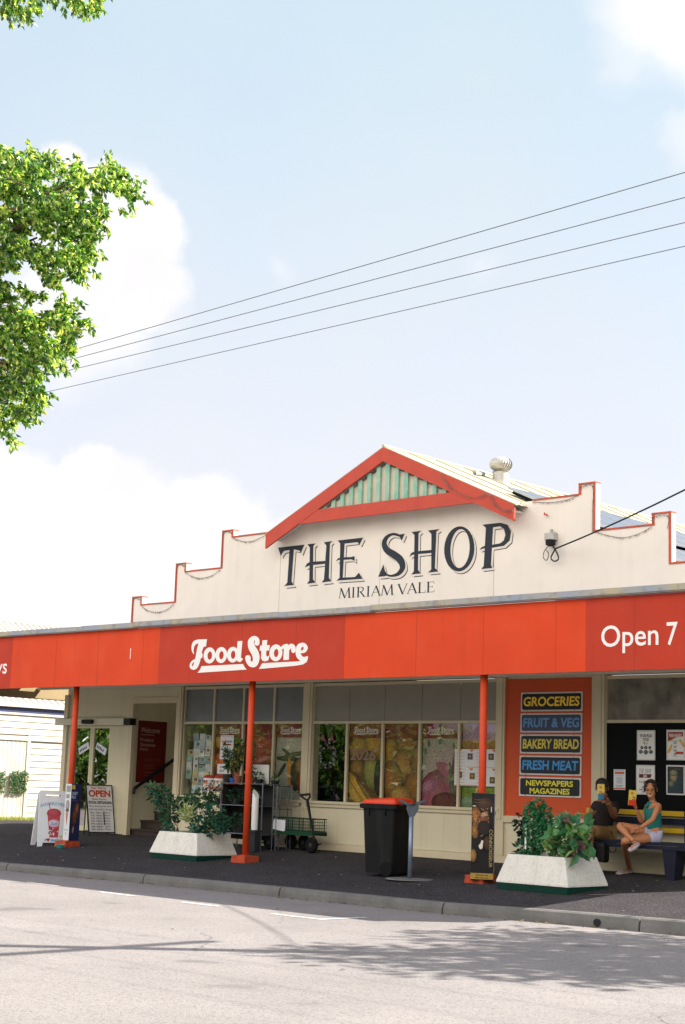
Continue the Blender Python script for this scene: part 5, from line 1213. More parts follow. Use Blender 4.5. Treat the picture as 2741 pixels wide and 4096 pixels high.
for p in V:
    s_ = (p[0]-bx0)/(bx1-bx0)-.5; for_pts.append(fr(W_/2+s_*.50, .735-.20*s_*s_*1.0+p[1]*.085, zz))
b.add(for_pts, F)
b.ink('b5474f').poly(fr, [(.22, .16), (.38, .16), (.42, .56), (.18, .56)]); b.ink('a83f46').poly(fr, [(.17, .56), (.43, .56), (.435, .60), (.165, .60)])
b.ell(fr, .30, .60, .13, .075, 'b8505a', 'a23c44'); b.ink('c02a2a').poly(fr, [(.225, .64), (.24, .64), (.215, .78), (.2, .78)])
rr_ = random.Random(4)
b.ell(fr, .30, .41, .115, .07, 'd8d8de', 'c48a90'); b.ink('5a78b8').text(fr, 'Slush', .24, .38, .36, .44, bold=.02, shear=.3)
for i in range(26): b.ell(fr, rr_.uniform(.2, .4), rr_.uniform(.2, .33), .012, .012, rr_.choice(['e3dfe0', 'cfa3a8', '8f2f3a', 'd8d8de']), n=7)
b.ink('4f8fb5').text(fr, 'I', .13, .095, .145, .14); b.text(fr, 'slushies', .24, .09, .47, .145, bold=.02)
b.ink('b0282c').poly(fr, [(.19, .09), (.225, .125), (.22, .142), (.205, .145), (.19, .132), (.175, .145), (.16, .142), (.155, .125)])
b.ell(fr, .42, .185, .03, .015, 'cfc04a', 'a8b05a'); b.build('print', PRINT, t)
# teal bowl
p = onF(241, 3393); b = MB(); b.lathe(p, [(.05, 0), (.085, .055), (.09, .06), (.08, .058), (.05, .02)], 18); simple('plastic_bowl', b, M('teal_plastic', '2fa39c', .35), 'small teal plastic bowl on the ground by the left orange plinth', 'bowl')
# --- ice-cream adverts wrapped round the posts
def wrapbox(lab, cx, cy, z0, z1, hx, hy, ang, name='post_advert'):
    t = thing(name, lab, 'advert', (cx, cy, z0)); T = rotz((cx, cy, 0), ang)
    b = MB(); P = [(-hx, -hy), (hx, -hy), (hx, hy), (-hx, hy)]
    for (a, c) in zip(P, P[1:]+P[:1]):
        d = Vector((c[0]-a[0], c[1]-a[1])); nn = Vector((-d.y, d.x)).normalized()*.004
        b.hexa([T @ Vector((x, y, z0)) for x, y in (a, c, (c[0]+nn.x, c[1]+nn.y), (a[0]+nn.x, a[1]+nn.y))], [T @ Vector((x, y, z1)) for x, y in (a, c, (c[0]+nn.x, c[1]+nn.y), (a[0]+nn.x, a[1]+nn.y))])
    b.build('sleeve', M('corflute_white', 'd6d6d8', .5), t)
    return t, T
z0 = pathz(17.5)+.11
t, T = wrapbox('navy and white ice-cream advert wrapped round the left orange post', -22.945, 17.545, z0, z0+.98, .088, .108, radians(-3))
o = T @ Vector((.0885, -.108, z0)); f0 = frame(o, T.to_3x3() @ Vector((0, 1, 0)), (0, 0, 1)); fr = lambda x, y, z=0: f0(x*.216/.31, y, z)
b = MB('1d2348'); b.rect(fr, 0, 0, .31, .985); b.ink('c9a63a').rect(fr, .02, .89, .11, .965); b.ink('b9bdd0').text(fr, 'DAIRY', .015, .79, .20, .845, bold=.01); b.text(fr, 'MILK', .015, .725, .15, .78, bold=.01)
b.ink('6a4468').words(fr, .02, .685, .22, .705, 3)
b.ell(fr, .16, .46, .088, .21, '6a3f28', '3a2216', rot=-.22); b.ell(fr, .205, .56, .035, .09, 'a07a58', '6a4630', rot=-.2); rr_ = random.Random(9)
for i in range(70):
    a, q = rr_.uniform(0, 6.28), rr_.random()**.5; x, y = .075*q*cos(a), .19*q*sin(a); b.ell(fr, .16+x*.976+y*.218, .46+y*.976-x*.218, .006, .007, rr_.choice(['8a5a3c', '24140d', '9c6a48']), n=6)
b.ell(fr, .085, .185, .026, .065, '9a7a5c', '8a6a4c', rot=-.15); b.ell(fr, .26, .72, .03, .06, '4a2a26', '2a2040', rot=-.3); b.build('front_print', PRINT, t)
o = T @ Vector((-.088, -.1085, z0)); f1 = frame(o, T.to_3x3() @ Vector((1, 0, 0)), (0, 0, 1)); fr = lambda x, y, z=0: f1(x*.88, y, z)
b = MB('cfd0d2'); b.rect(fr, 0, 0, .2, .98); b.ink('8a8d84').rect(fr, .03, .84, .18, .95); b.rect(fr, .03, .73, .15, .8); b.ell(fr, .10, .60, .06, .10, 'a5a09a', '6a5f58'); b.ell(fr, .10, .52, .06, .03, '5a5a5e', '3a3c40'); b.ink('a8683c').poly(fr, [(.06, .44), (.13, .44), (.10, .24)]); b.ell(fr, .095, .46, .045, .03, 'c98a5c', 'a8683c'); b.ink('8a8d90').words(fr, .04, .17, .17, .19, 2); b.ink('3a3c44').rect(fr, .09, .1, .11, .13); b.build('side_print', PRINT, t)
z0 = pathz(17.4)+.03
t, T = wrapbox('tall black chocolate ice-cream advert wrapped round the right orange post', -13.57, 17.36, z0, z0+1.16, .152, .165, radians(36))
o = T @ Vector((-.152, -.1655, z0+.08)); fr = frame(o, T.to_3x3() @ Vector((1, 0, 0)), (0, 0, 1)); w_, h_ = .304, 1.08
b = MB('0e0c0b'); b.rect(fr, 0, -.08, w_, h_); cl = (0.003, 0.003, w_-.003, h_-.003)
b.ell(fr, .18, .93, .13, .10, '4a3020', '17120e', clip=cl); b.ink('6a4a2c').words(fr, .03, .985, .17, 1.0, 3); b.words(fr, .02, .95, .2, .965, 3); b.ink('c9b48a').rect(fr, .01, .90, .055, .915)
b.ell(fr, .07, .74, .075, .16, 'a8703a', '5a3418', clip=cl, rot=.2); b.ell(fr, .15, .68, .09, .14, '8a5434', '3a2014', clip=cl, rot=-.3); b.ell(fr, .05, .58, .055, .11, '9a6a30', '5a3a1a', clip=cl); b.ell(fr, .17, .80, .06, .035, 'c89a78', '8a5a3a', rot=.5, clip=cl)
rr_ = random.Random(12)
for i in range(150): b.ell(fr, rr_.uniform(.01, .23), rr_.uniform(.5, .88), .007, .006, rr_.choice(['c08a4a', '3a2010', 'd6a860', '6a3a20', '2a160c', '9a5a30']), n=6, clip=cl)
b.ell(fr, .17, .62, .085, .10, '2a1a12', '14110f', clip=cl); b.ell(fr, .22, .42, .06, .1, '4a3018', '14110f', clip=cl); b.ell(fr, .03, .25, .05, .09, 'a8783a', '4a3018', clip=cl)
b.ink('d8cabc').poly(fr, [(.10, .38), (.115, .345), (.135, .335), (.155, .35), (.165, .45), (.14, .455), (.13, .42)]); b.ink('d6d2cc').rect(fr, .262, .83, .272, .9)
ft = frame(fr(.245, .60, 0), -(fr(0, 1, 0)-fr(0, 0, 0)), (fr(1, 0, 0)-fr(0, 0, 0))); zz = b.up()
b.ink('b39a62'); b.text(ft, 'CONNOISSEUR', 0, 0, .50, .042, z=zz)
b.ink('a8863c').rect(fr, 0, -.06, w_, .02); b.ink('3a2c14').words(fr, .07, -.015, .24, .005, 3); b.words(fr, .06, -.048, .25, -.028, 3); b.build('front_print', PRINT, t)
# --- OPEN board on a black stand
ub = Vector((.20, .98, 0)).normalized(); o = onF(461, 3337)-ub*.55; o.z = pathz(19.4)+.06
fr, n_, up_ = aframe_pts(o, ub, .52, .86, .27)
t = thing('opening_hours_board', 'white Yes We\'re OPEN board with opening hours in a black stand by the doors', 'sign', (o.x, o.y, pathz(19.3)))
W_, H_ = .53, .90
b = MB()
for (x0, x1, y0_, y1_) in ((-.02, 0, -.08, H_+.02), (W_, W_+.02, -.08, H_+.02), (0, W_, H_, H_+.02), (0, W_, -.02, 0)): b.hexa([fr(x0, y0_, -.02), fr(x1, y0_, -.02), fr(x1, y0_, .006), fr(x0, y0_, .006)], [fr(x0, y1_, -.02), fr(x1, y1_, -.02), fr(x1, y1_, .006), fr(x0, y1_, .006)])
b.tube([fr(.03, H_, -.02), fr(.03, -.06, -.33)], .012); b.tube([fr(W_-.03, H_, -.02), fr(W_-.03, -.06, -.33)], .012); b.build('stand', BLACK, t)
b = MB('d9d8d6'); b.rect(fr, 0, 0, W_, H_); b.ink('b9402a').text(fr, "Yes! We're", .09, .83, .41, .885, bold=.02, shear=.25); b.text(fr, 'OPEN', .03, .68, W_-.03, .815, bold=.045)
b.ink('30343a').text(fr, 'Please Practice', .10, .62, .41, .655, bold=.01); b.ink('101113').text(fr, 'SOCIAL DISTANCING', .02, .545, W_-.02, .60, bold=.045); b.ink('3a3d42').text(fr, 'When Entering Our Store', .02, .475, W_-.02, .515, bold=.01); b.text(fr, 'FOR THE SAFETY OF ALL', .02, .415, W_-.02, .45, bold=.01)
for i, (d, a, c) in enumerate((('Mon:', '5:00 am -', '5:00 pm'), ('Tue:', '5:00 am -', '5:00 pm'), ('Wed:', '5:00 am -', '5:00 pm'), ('Thur:', '5:00 am -', '5:00 pm'), ('Fri:', '5:00 am -', '5:00 pm'), ('Sat:', '6:00 am -', '5:00 pm'), ('Sun:', '6:00 am -', '5:00 pm'))):
    y = .355-i*.054; b.ink('35393f').text(fr, d, .05, y, .13, y+.033, bold=.015); b.text(fr, a, .16, y, .31, y+.033, bold=.015); b.text(fr, c, .34, y, .46, y+.033, bold=.015)
b.ink('14161a'); b.rect(fr, .315, .13, .335, .395); b.build('face', PRINT, t)
# ================================================================== BENCH
t = thing('bench', 'navy and yellow slatted bench against the black panel', 'bench', (-12.1, 19.25, 0))
bx0, bx1 = -13.32, -10.4
for k in range(4):
    b = MB(); y = 18.98+k*.112; b.box(bx0, bx1, y, y+.10, .405, .445); b.build('seat_slat', NAVY, t)
for (za, zb_, m_) in ((.80, .87, YELLOW), (.765, .785, M('slat_grey', '6f6d66', .6)), (.685, .752, NAVY), (.655, .67, MATS['slat_grey']), (.57, .638, YELLOW)):
    b = MB(); b.box(bx0, bx1, 19.455, 19.485, za, zb_); b.build('back_slat', m_, t)
b = MB(); b.box(bx0, bx1, 18.975, 18.985, .35, .403); b.build('apron', NAVY, t)
for x in (-13.05, -11.65, -10.6):
    b = MB(); b.hexa([(x-.065, 19.0, -.05), (x+.065, 19.0, -.05), (x+.065, 19.2, -.03), (x-.065, 19.2, -.03)], [(x-.11, 18.99, .35), (x+.11, 18.99, .35), (x+.11, 19.28, .35), (x-.11, 19.28, .35)]); b.box(x-.025, x+.025, 19.42, 19.454, .35, .88); b.box(x-.03, x+.03, 19.281, 19.419, .36, .40); b.build('leg', NAVY, t)
# bag with strap at the man's feet
b = MB(); p = onY(2400, 3400, 18.9); loft(b, [[Vector((p.x+sx*.14*k, 18.86+sy*.06*k, z)) for sx, sy in ((-1, -1), (1, -1), (1, 1), (-1, 1))] for k, z in ((.9, .14), (1, .18), (1, .36), (.8, .40))])
q0, q1, q2 = onY(2437, 3388, 18.9), onY(2450, 3409, 18.88), onY(2465, 3386, 18.9); b.tube(spline([tuple(q0), tuple(q0*.5+q1*.5+Vector((-.02, 0, -.02))), tuple(q1), tuple(q2*.5+q1*.5+Vector((.02, 0, -.02))), tuple(q2)], 5), .006, 6)
simple('shoulder_bag', b, BLACK, 'black bag with a looped strap hanging from the bench beside the man', 'bag')

# ================================================================== ON THE ROOF AND PARAPET
def onS(u, v, h=0):                                  # right-hand roof slope
    d = ray(u, v); t = (AZ+.012+h+SL*AX-EYE.z)/(d.z+SL*d.x); return EYE+d*t
p = onS(2003, 1928)
t = thing('roof_ventilator', 'silver spinning turbine ventilator on the cream roof', 'ventilator', p)
b = MB(); b.lathe(p, [(.17, -.12), (.15, .02), (.14, .17), (.155, .175)], 22); b.build('collar', M('bare_steel', 'bdb9b2', .5, .2, 9, metal=.35), t, False)
b = MB(); nb = 24
for k in range(nb):
    a0 = 2*pi*k/nb; pts = []
    for j in range(9):
        th = pi*(.04+.92*j/8); a = a0+.5*(j/8); rad = .205*sin(th)**.85; pts.append((rad, a, .315-.135*cos(th)))
    for (r0, a, z0), (r1, a2, z1) in zip(pts, pts[1:]):
        b.add([(p.x+r0*cos(a), p.y+r0*sin(a), p.z+z0), (p.x+r0*.93*cos(a+.24), p.y+r0*.93*sin(a+.24), p.z+z0), (p.x+r1*.93*cos(a2+.24), p.y+r1*.93*sin(a2+.24), p.z+z1), (p.x+r1*cos(a2), p.y+r1*sin(a2), p.z+z1)], [(0, 1, 2, 3)])
b.lathe((p.x, p.y, p.z+.44), [(.07, 0), (.03, .012), (.01, .03)], 12); b.build('turbine', MATS['bare_steel'], t)
b = MB(); b.prism([onS(1900, 1885, .02), onS(1935, 1890, .02), onS(1942, 1902, .02), onS(1905, 1899, .02)], (0, 0, .04)); simple('roof_flashing', b, M('dull_lead', '8b8a86', .6), 'small grey metal cover on the cream roof left of the ventilator', 'flashing')
PVM = M('solar_cells', '1a2338', .12, .1, 1, spec=.9); ALU = M('panel_frame', '9aa0a8', .35, metal=.7)
def solar(s0, s1, y0, y1, lab):
    def S_(s, y, h): return Vector((AX+s, y, AZ+.012-SL*s+h))
    t = thing('solar_panel', lab, 'solar panel', S_(s1, y0, .02), 'solar panels on the shop roof')
    b = MB(); b.hexa([S_(s0, y0, .09), S_(s1, y0, .09), S_(s1, y1, .09), S_(s0, y1, .09)], [S_(s0, y0, .12), S_(s1, y0, .12), S_(s1, y1, .12), S_(s0, y1, .12)]); b.build('cells', PVM, t)
    b = MB()
    for (a0, a1, c0, c1) in ((s0-.02, s1+.02, y0-.03, y0), (s0-.02, s1+.02, y1, y1+.03), (s0-.02, s0, y0, y1), (s1, s1+.02, y0, y1)): b.hexa([S_(a0, c0, .085), S_(a1, c0, .085), S_(a1, c1, .085), S_(a0, c1, .085)], [S_(a0, c0, .125), S_(a1, c0, .125), S_(a1, c1, .125), S_(a0, c1, .125)])
    b.build('frame', ALU, t); b = MB(); b.tube([S_(s0, y0+.1, .05), S_(s1, y0+.1, .05)], .03, 6); b.tube([S_(s0, y1-.1, .05), S_(s1, y1-.1, .05)], .03, 6); b.build('rail', M('rail_black', '16171a', .6), t)
k = 0
names = ['nearest the ventilator', 'second along the roof', 'third along the roof', 'fourth along the roof', 'fifth along the roof']
for row, (s0, s1) in enumerate(((1.9, 3.5), (4.15, 5.75))):
    for i in range(5):
        solar(s0, s1, 20.3+i*1.03, 21.28+i*1.03, 'dark solar panel, %s in the %s row behind the parapet' % (names[i], ('upper', 'lower')[row]))
# service bracket and cable on the parapet
q = onY(2202, 2150, WY-.08); c2 = onY(2220, 2190, WY-.10)
t = thing('service_bracket', 'small electrical service box with looped black cable on the parapet', 'electrical box', (q.x, WY-.05, q.z-.15))
b = MB(); b.box(q.x-.085, q.x+.085, WY-.12, WY-.001, q.z-.04, q.z+.07); b.box(q.x-.015, q.x+.015, WY-.08, WY-.03, q.z+.07, q.z+.13); b.build('box', M('box_grey', 'b9b4ac', .6, .2, 12), t)
b = MB(); b.lathe((q.x+.01, WY-.09, q.z-.14), [(.02, 0), (.075, .02), (.08, .10), (.05, .10)], 14); b.build('insulator', BLACK, t)
b = MB(); l0 = onY(2222, 2195, WY-.1)
b.tube(spline([(q.x+.03, WY-.1, q.z-.1), (l0.x+.02, WY-.1, l0.z-.05), (l0.x+.06, WY-.1, l0.z-.16), (l0.x-.02, WY-.1, l0.z-.19), (l0.x-.08, WY-.1, l0.z-.13), (l0.x-.02, WY-.1, l0.z-.03), tuple(l0)], 5), .011, 6)
b.tube(spline([(q.x-.0, WY-.1, q.z-.12), (q.x-.10, WY-.09, q.z-.2), (q.x-.12, WY-.09, q.z-.3), (q.x-.06, WY-.09, q.z-.35), (q.x-.02, WY-.09, q.z-.26), (q.x-.07, WY-.09, q.z-.19)], 5), .006, 6); b.build('cable_loop', BLACK, t)
h_ = onY(2178, 2058, WY-.03); b = MB(); b.tube([h_+Vector((-.0, 0, .03)), h_+Vector((0, 0, 0)), h_+Vector((.05, -.01, -.005)), h_+Vector((.065, -.01, -.03))], .011, 6); simple('wall_hook', b, REDTRIM, 'small red hook on the parapet right of the P', 'hook')
# dead strings of fairy lights
LSM = M('light_string_wire', '6d675c', .8)
def garland(lab, pts, dens=60, spread=.025):
    b = MB(); rr_ = random.Random(int(pts[0][0]*100)); P = spline(pts, 8); b.tube(P, .004, 4)
    for i in range(dens):
        j = rr_.randrange(len(P)-1); t_ = rr_.random(); q = Vector(P[j]).lerp(Vector(P[j+1]), t_); b.tube([q, q+Vector((rr_.uniform(-.3, .3)*spread, -rr_.random()*.01, -spread*rr_.uniform(.3, 1.4)))], .0025, 3)
    simple('light_string', b, LSM, lab, 'light string', 'fairy-light strings on the parapet')
yG = WY-.02
garland('sagging fairy-light string on the lowest left parapet step', [(-23.84, yG, 4.40), (-23.6, yG, 4.28), (-23.3, yG, 4.24), (-23.05, yG, 4.28), (-22.87, yG, 4.38)])
garland('sagging fairy-light string on the middle left parapet step', [(-22.57, yG, 4.96), (-22.3, yG, 4.85), (-22.05, yG, 4.82), (-21.8, yG, 4.86), (-21.6, yG, 4.95)])
garland('sagging fairy-light string beside the left end of the gable', [(-21.29, yG, 5.52), (-21.0, yG, 5.43), (-20.75, yG, 5.42), (-20.4, yG, 5.50), (-20.15, yG, 5.54)])
garland('fairy-light string along the step right of the gable', [(-14.45, yG, 5.52), (-14.1, yG, 5.48), (-13.8, yG, 5.49), (-13.6, yG, 5.54)], 50)
garland('sagging fairy-light string on the right parapet step behind the black cable', [(-13.27, yG, 4.95), (-13.0, yG, 4.86), (-12.75, yG, 4.82), (-12.5, yG, 4.86), (-12.3, yG, 4.94)])
garland('fairy-light string running up the tall right parapet pier', [(-13.33, yG, 4.95), (-13.33, yG, 5.3), (-13.33, yG, 5.66), (-13.56, yG, 5.66)], 60, .02)
garland('fairy-light string around the lower right parapet pier', [(-12.27, yG, 5.0), (-12.27, yG, 5.08), (-12.02, yG, 5.08), (-12.03, yG, 4.9)], 40, .02)
garland('fairy-light string running up the middle left parapet pier', [(-22.83, yG, 4.45), (-22.83, yG, 5.09), (-22.6, yG, 5.09)], 60, .02)
garland('fairy-light string running up the lowest left parapet pier', [(-24.09, yG, 4.0), (-24.09, yG, 4.52), (-23.87, yG, 4.52)], 50, .02)
garland('fairy-light string running up the tall left parapet pier', [(-21.56, yG, 5.0), (-21.56, yG, 5.62), (-21.32, yG, 5.62)], 60, .02)
garland('tangled fairy-light string hanging over the right red bargeboard', [tuple(onY(u, v, GY-.03)) for u, v in ((1760, 1890), (1785, 1925), (1800, 1945), (1850, 1978), (1900, 1990), (1955, 1975), (1975, 2005), (2010, 2040), (2050, 2035), (2085, 2012))], 120, .04)

# ================================================================== POWER POLE AND LINES (pole stands just outside the frame)
PX, PYY = -5.7, 16.3
t = thing('power_pole', 'timber power pole with crossarm carrying the overhead lines', 'power pole', (PX, PYY, pathz(PYY)))
b = MB(); b.tube([(PX, PYY, pathz(PYY)-.1), (PX, PYY, 9.3)], [.15, .11], 14); b.build('pole', M('pole_timber', '6a5d50', .9, .3, 5), t)
b = MB(); b.box(PX-.06, PX+.06, PYY-1.25, PYY+1.25, 8.0, 8.12); b.build('crossarm', MATS['pole_timber'], t)
lines = [((-9.1, 15.2), (-20.99, 15.61)), ((-9.5, 15.88), (-21.46, 15.97)), ((-9.95, 16.62), (-22.97, 16.40)), ((-10.4, 17.38), (-23.6, 17.15))]
WIRE = M('wire_grey', '6f7275', .6)
for i, ((xa, ya), (xb, yb)) in enumerate(lines):
    m = (yb-ya)/(xb-xa); b = MB(); b.lathe((PX, ya+m*(PX-xa), 8.12), [(.03, 0), (.05, .03), (.03, .08)], 8); b.build('line_insulator', M('porcelain', '8a8580', .3), t)
    b = MB(); P = []
    for k in range(25):
        x = 30-110*k/24; P.append((x, ya+m*(x-xa), 8.2))
    b.tube(P, .006, 6)
    simple('power_line', b, WIRE, ('overhead power line, highest of the four', 'overhead power line, second from the top', 'overhead power line, third from the top', 'overhead power line, lowest of the four')[i], 'power line', 'four overhead power lines')
b = MB(); e = Vector((PX, PYY-.1, 6.35)); s_ = onY(2240, 2188, WY-.1)
b.tube([l0+(e-l0)*k/14+Vector((0, 0, -.18*4*(k/14)*(1-k/14))) for k in range(15)], .0125, 8)
simple('service_cable', b, BLACK, 'thick black cable rising from the parapet box across the sky', 'cable')

# ================================================================== WHITE HOUSE NEXT DOOR
HX = -31.05
hs = thing('white_house', 'white weatherboard house with ribbed roof beyond the left end of the shop', 'house', (HX, 24, 0))
HW = M('house_white', 'cfc8b8', .7, .08, 2, spec=.2, streak=(.25, 'a79a82', 6))
b = MB(); b.box(-40, HX-.045, 18.5, 29, -.4, 2.5)
g0, g1 = 18.5, onX(104, 3100, HX).y
z = -.1
while z < 2.32:
    y0 = g1 if z < 1.85 else 18.5
    b.hexa([(HX-.03, y0, z), (HX+.012, y0, z), (HX+.012, 29, z), (HX-.03, 29, z)], [(HX-.03, y0, z+.136), (HX, y0, z+.136), (HX, 29, z+.136), (HX-.03, 29, z+.136)]); z += .15
b.build('wall', HW, hs)
b = MB(); y = 18.5
while y < g1-.02: b.box(HX-.02, HX+.01, y, min(y+.108, g1-.02), .0, 1.86); y += .12
gt = b.build('gate', HW, hs)
b = MB(); b.box(HX-.02, HX+.03, g1-.03, g1+.06, -.2, 1.86); b.box(HX-.02, HX+.035, 18.5, 29, 1.86, 1.965); b.build('trim', HW, hs)
b = MB(); b.box(HX-.03, HX+.0, 18.5, 29, 2.505, 2.63); b.build('eave_strip', M('eave_strip_navy', '343c62', .6, .1, 4), hs)  # navy strip between the rail and the gutter
b = MB(); b.box(HX-.03, HX+.03, 18.5, 29, 2.45, 2.50); b.build('picture_rail', HW, hs)
b = MB(); b.box(HX-.03, HX+.06, 18.4, 29, 2.632, 2.73); b.build('gutter', HW, hs)
b = MB(); rx1_, rz1_ = -35.0, 5.05; rx0_, rz0_ = HX+.05, 2.73
def R_(s, y, h=0): return Vector((rx0_+(rx1_-rx0_)*s, y, rz0_+(rz1_-rz0_)*s+h))
b.hexa([R_(0, 18.3, -.05), R_(1, 18.3, -.05), R_(1, 29, -.05), R_(0, 29, -.05)], [R_(0, 18.3), R_(1, 18.3), R_(1, 29), R_(0, 29)])
y = 18.4
while y < 29: b.hexa([R_(0, y-.03, .0), R_(1, y-.03, .0), R_(1, y+.03, .0), R_(0, y+.03, .0)], [R_(0, y-.018, .05), R_(1, y-.018, .05), R_(1, y+.018, .05), R_(0, y+.018, .05)]); y += .19
b.tube([R_(1, 18.3, .03), R_(1, 29, .03)], .09, 8); b.add([R_(1, 18.3), R_(1, 29), (-39.5, 29, 2.6), (-39.5, 18.3, 2.6)], [(0, 1, 2, 3)]); b.build('roof', WHITEROOF, hs)
for i, (u0, u1, lab) in enumerate(((38, 102, 'square panel of green ivy with pale flowers on the white gate'), (-62, 12, 'square panel of green ivy cut off by the left edge of the photo'))):
    p, q = onX(u0, 3083, HX+.02), onX(u1, 3170, HX+.02); b = MB(); r_ = random.Random(i)
    for k in range(950):
        c = Vector((HX+.02+r_.random()*.07, r_.uniform(p.y, q.y), r_.uniform(q.z, p.z))); leaf(b, c, Vector((r_.uniform(.1, 1), r_.uniform(-1, 1), r_.uniform(-1.2, .6))), .05, .028, r_, shade(r_, ['3f6b45', '557f58', '2f5638', '7fa07a', '4a7450'] if r_.random() < .93 else ['d8a8a8', 'e0c4bc']))
    simple('ivy_panel', b, PLANT, lab, 'ivy panel', 'ivy panels on the white gate')
p = onF(214, 3322); b = MB(); gy = 20.6; b.box(-26.95, -26.82, gy, gy+.1, -.1, 1.62); b.box(-26.81, -26.74, gy+.02, gy+.1, -.1, 1.60); simple('timber_post', b, M('grey_post', 'a39d94', .8, .2, 5), 'grey timber gate post against the shop\'s left corner', 'post')

# ================================================================== TREES
BARK = M('bark', '6b5a48', .95, .35, 10, bump=.6, bscale=30)
TC = ['4f7c2e', '719a45', '36622a', '92b356', '284c20', 'b0c56b', '5f8c3a', 'd0d894', '315a28']
def inside(p, poly):
    c = False; n = len(poly)
    for i in range(n):
        (x0, y0), (x1, y1) = poly[i], poly[i-1]
        if (y0 > p[1]) != (y1 > p[1]) and p[0] < (x1-x0)*(p[1]-y0)/(y1-y0)+x0: c = not c
    return c
CROWN = [(-170, 570), (0, 575), (60, 575), (100, 560), (150, 605), (205, 600), (225, 650), (262, 665), (310, 625), (365, 650), (405, 655), (440, 615), (480, 598), (500, 625), (490, 680), (530, 725), (548, 770), (510, 790), (470, 820), (445, 820), (390, 860), (405, 900), (370, 950), (385, 1000), (365, 1040), (372, 1065), (335, 1050), (320, 1105), (255, 1085), (225, 1125), (190, 1115), (160, 1060), (115, 995), (55, 1040), (65, 1110), (120, 1145), (200, 1185), (280, 1185), (300, 1235), (348, 1290), (330, 1325), (290, 1335), (295, 1440), (262, 1455), (200, 1465), (160, 1490), (180, 1535), (205, 1560), (185, 1610), (140, 1640), (80, 1690), (45, 1735), (15, 1725), (0, 1680), (-170, 1690)]
r = random.Random(41)
tree = thing('leafy_tree', 'leafy green street tree reaching in from the left edge of the photo', 'tree', (-10.6, 3.6, -.45))
mb, tw = MB(), MB()
def cluster(c, out, n, L, W, spread):
    tip = c+out*spread*1.2+Vector((0, 0, -spread*.5))
    for i in range(n):
        q = c.lerp(tip, r.random())+rv(r)*spread*.45*r.random(); d = out*.6+rv(r)*.8+Vector((0, 0, -.75)); leaf(mb, q, d, L*r.uniform(.7, 1.2), W*r.uniform(.8, 1.2), r, shade(r, TC, .2), fold=.2)
TD = 11.0; placed = 0
core = at(-250, 1150, TD)
for i in range(6000):
    if placed > 560: break
    u, v = r.uniform(-170, 560), r.uniform(550, 1760)
    if not inside((u, v), CROWN): continue
    # lumpy depth: clusters gather on boughs
    d = TD+r.uniform(-.55, .55); c = at(u, v, d); out = (RT*r.uniform(-.2, .9)+UP*r.uniform(-.3, .35)-FW*r.uniform(-.6, .7)).normalized()
    c = c-out*.05
    cluster(c, out, 52, .047, .025, .098); placed += 1
    if i % 6 == 0 and inside((u-60, v), CROWN) and inside((u+25, v), CROWN): tw.tube([c-out*.08-RT*.12, c-RT*.05, c], [.005, .004, .002], 4)
for (u, v) in ((560, 780), (545, 720), (520, 800), (470, 840), (420, 905), (390, 1010), (375, 1070), (330, 1110), (300, 1205), (350, 1290), (300, 1445), (250, 1465), (180, 1560), (170, 1615), (140, 1650), (60, 1745), (30, 1755), (100, 560), (205, 600), (300, 625), (230, 1150), (260, 640), (400, 640)):
    for j in range(2): cluster(at(u+r.uniform(-18, 8), v+r.uniform(-20, 6), TD+r.uniform(-.3, .3)), (RT*r.uniform(0, .8)-UP*.3).normalized(), 9, .048, .025, .05)
for (u, v, k) in ((10, 10, 7), (50, 20, 7), (95, 45, 5), (120, 15, 7), (150, -20, 7), (60, -40, 9), (250, -35, 6), (280, 5, 5), (310, -20, 7), (345, 12, 5), (370, 0, 6), (390, -30, 6), (200, -60, 8), (330, -60, 8), (25, 55, 2), (20, -60, 9), (-60, 0, 12)):
    for j in range(k): c = at(u+r.uniform(-22, 22), v+r.uniform(-18, 14), TD+r.uniform(-.3, .3)); cluster(c, (RT*r.uniform(-.2, .7)-UP*.2).normalized(), 16, .046, .024, .055)
mb2 = mb; 
ct = Vector((-10.9, 4.4, 6.2))                        # the rest of the crown, beyond the edge
for i in range(520):
    o = rv(r); c = ct+Vector((o.x*2.9, o.y*2.6, o.z*3.0))*r.uniform(.5, 1)**.5
    q = c-EYE; dz = q.dot(FW)
    if dz > 0:
        u, v = CX+FPX*q.dot(RT)/dz, CY-FPX*q.dot(UP)/dz
        if u > -380 and -500 < v < 4300: continue
    cluster(c, o, 16, .11, .055, .2)
mb.build('crown', LEAF, tree)
tw2 = MB(); root = Vector((-10.6, 3.6, -.5)); fork = Vector((-10.7, 3.8, 2.3))
tw2.tube([root, root+Vector((.03, .02, 1.2)), fork], [.26, .2, .17], 12); tw2.build('trunk', BARK, tree, True)
for (u, v) in ((60, 800), (300, 800), (40, 1250), (200, 1300), (60, 1500), (150, 950), (260, 740)):
    e = at(u, v, TD); m1 = fork.lerp(e, .45)+Vector((-.3, -.2, .35)); m2 = fork.lerp(e, .75)+Vector((-.15, -.1, .12)); tw.tube(spline([tuple(fork)+(0,) if False else tuple(fork), tuple(m1), tuple(m2), tuple(e)], 4), [.08-.073*k/12 for k in range(13)], 6)
for e in (Vector((-12.5, 4, 7)), Vector((-10.5, 2.6, 7.5)), Vector((-9.9, 5.6, 8))): tw.tube([fork, fork.lerp(e, .5)+Vector((0, 0, .3)), e], [.12, .08, .03], 7)
tw.build('branch', BARK, tree)
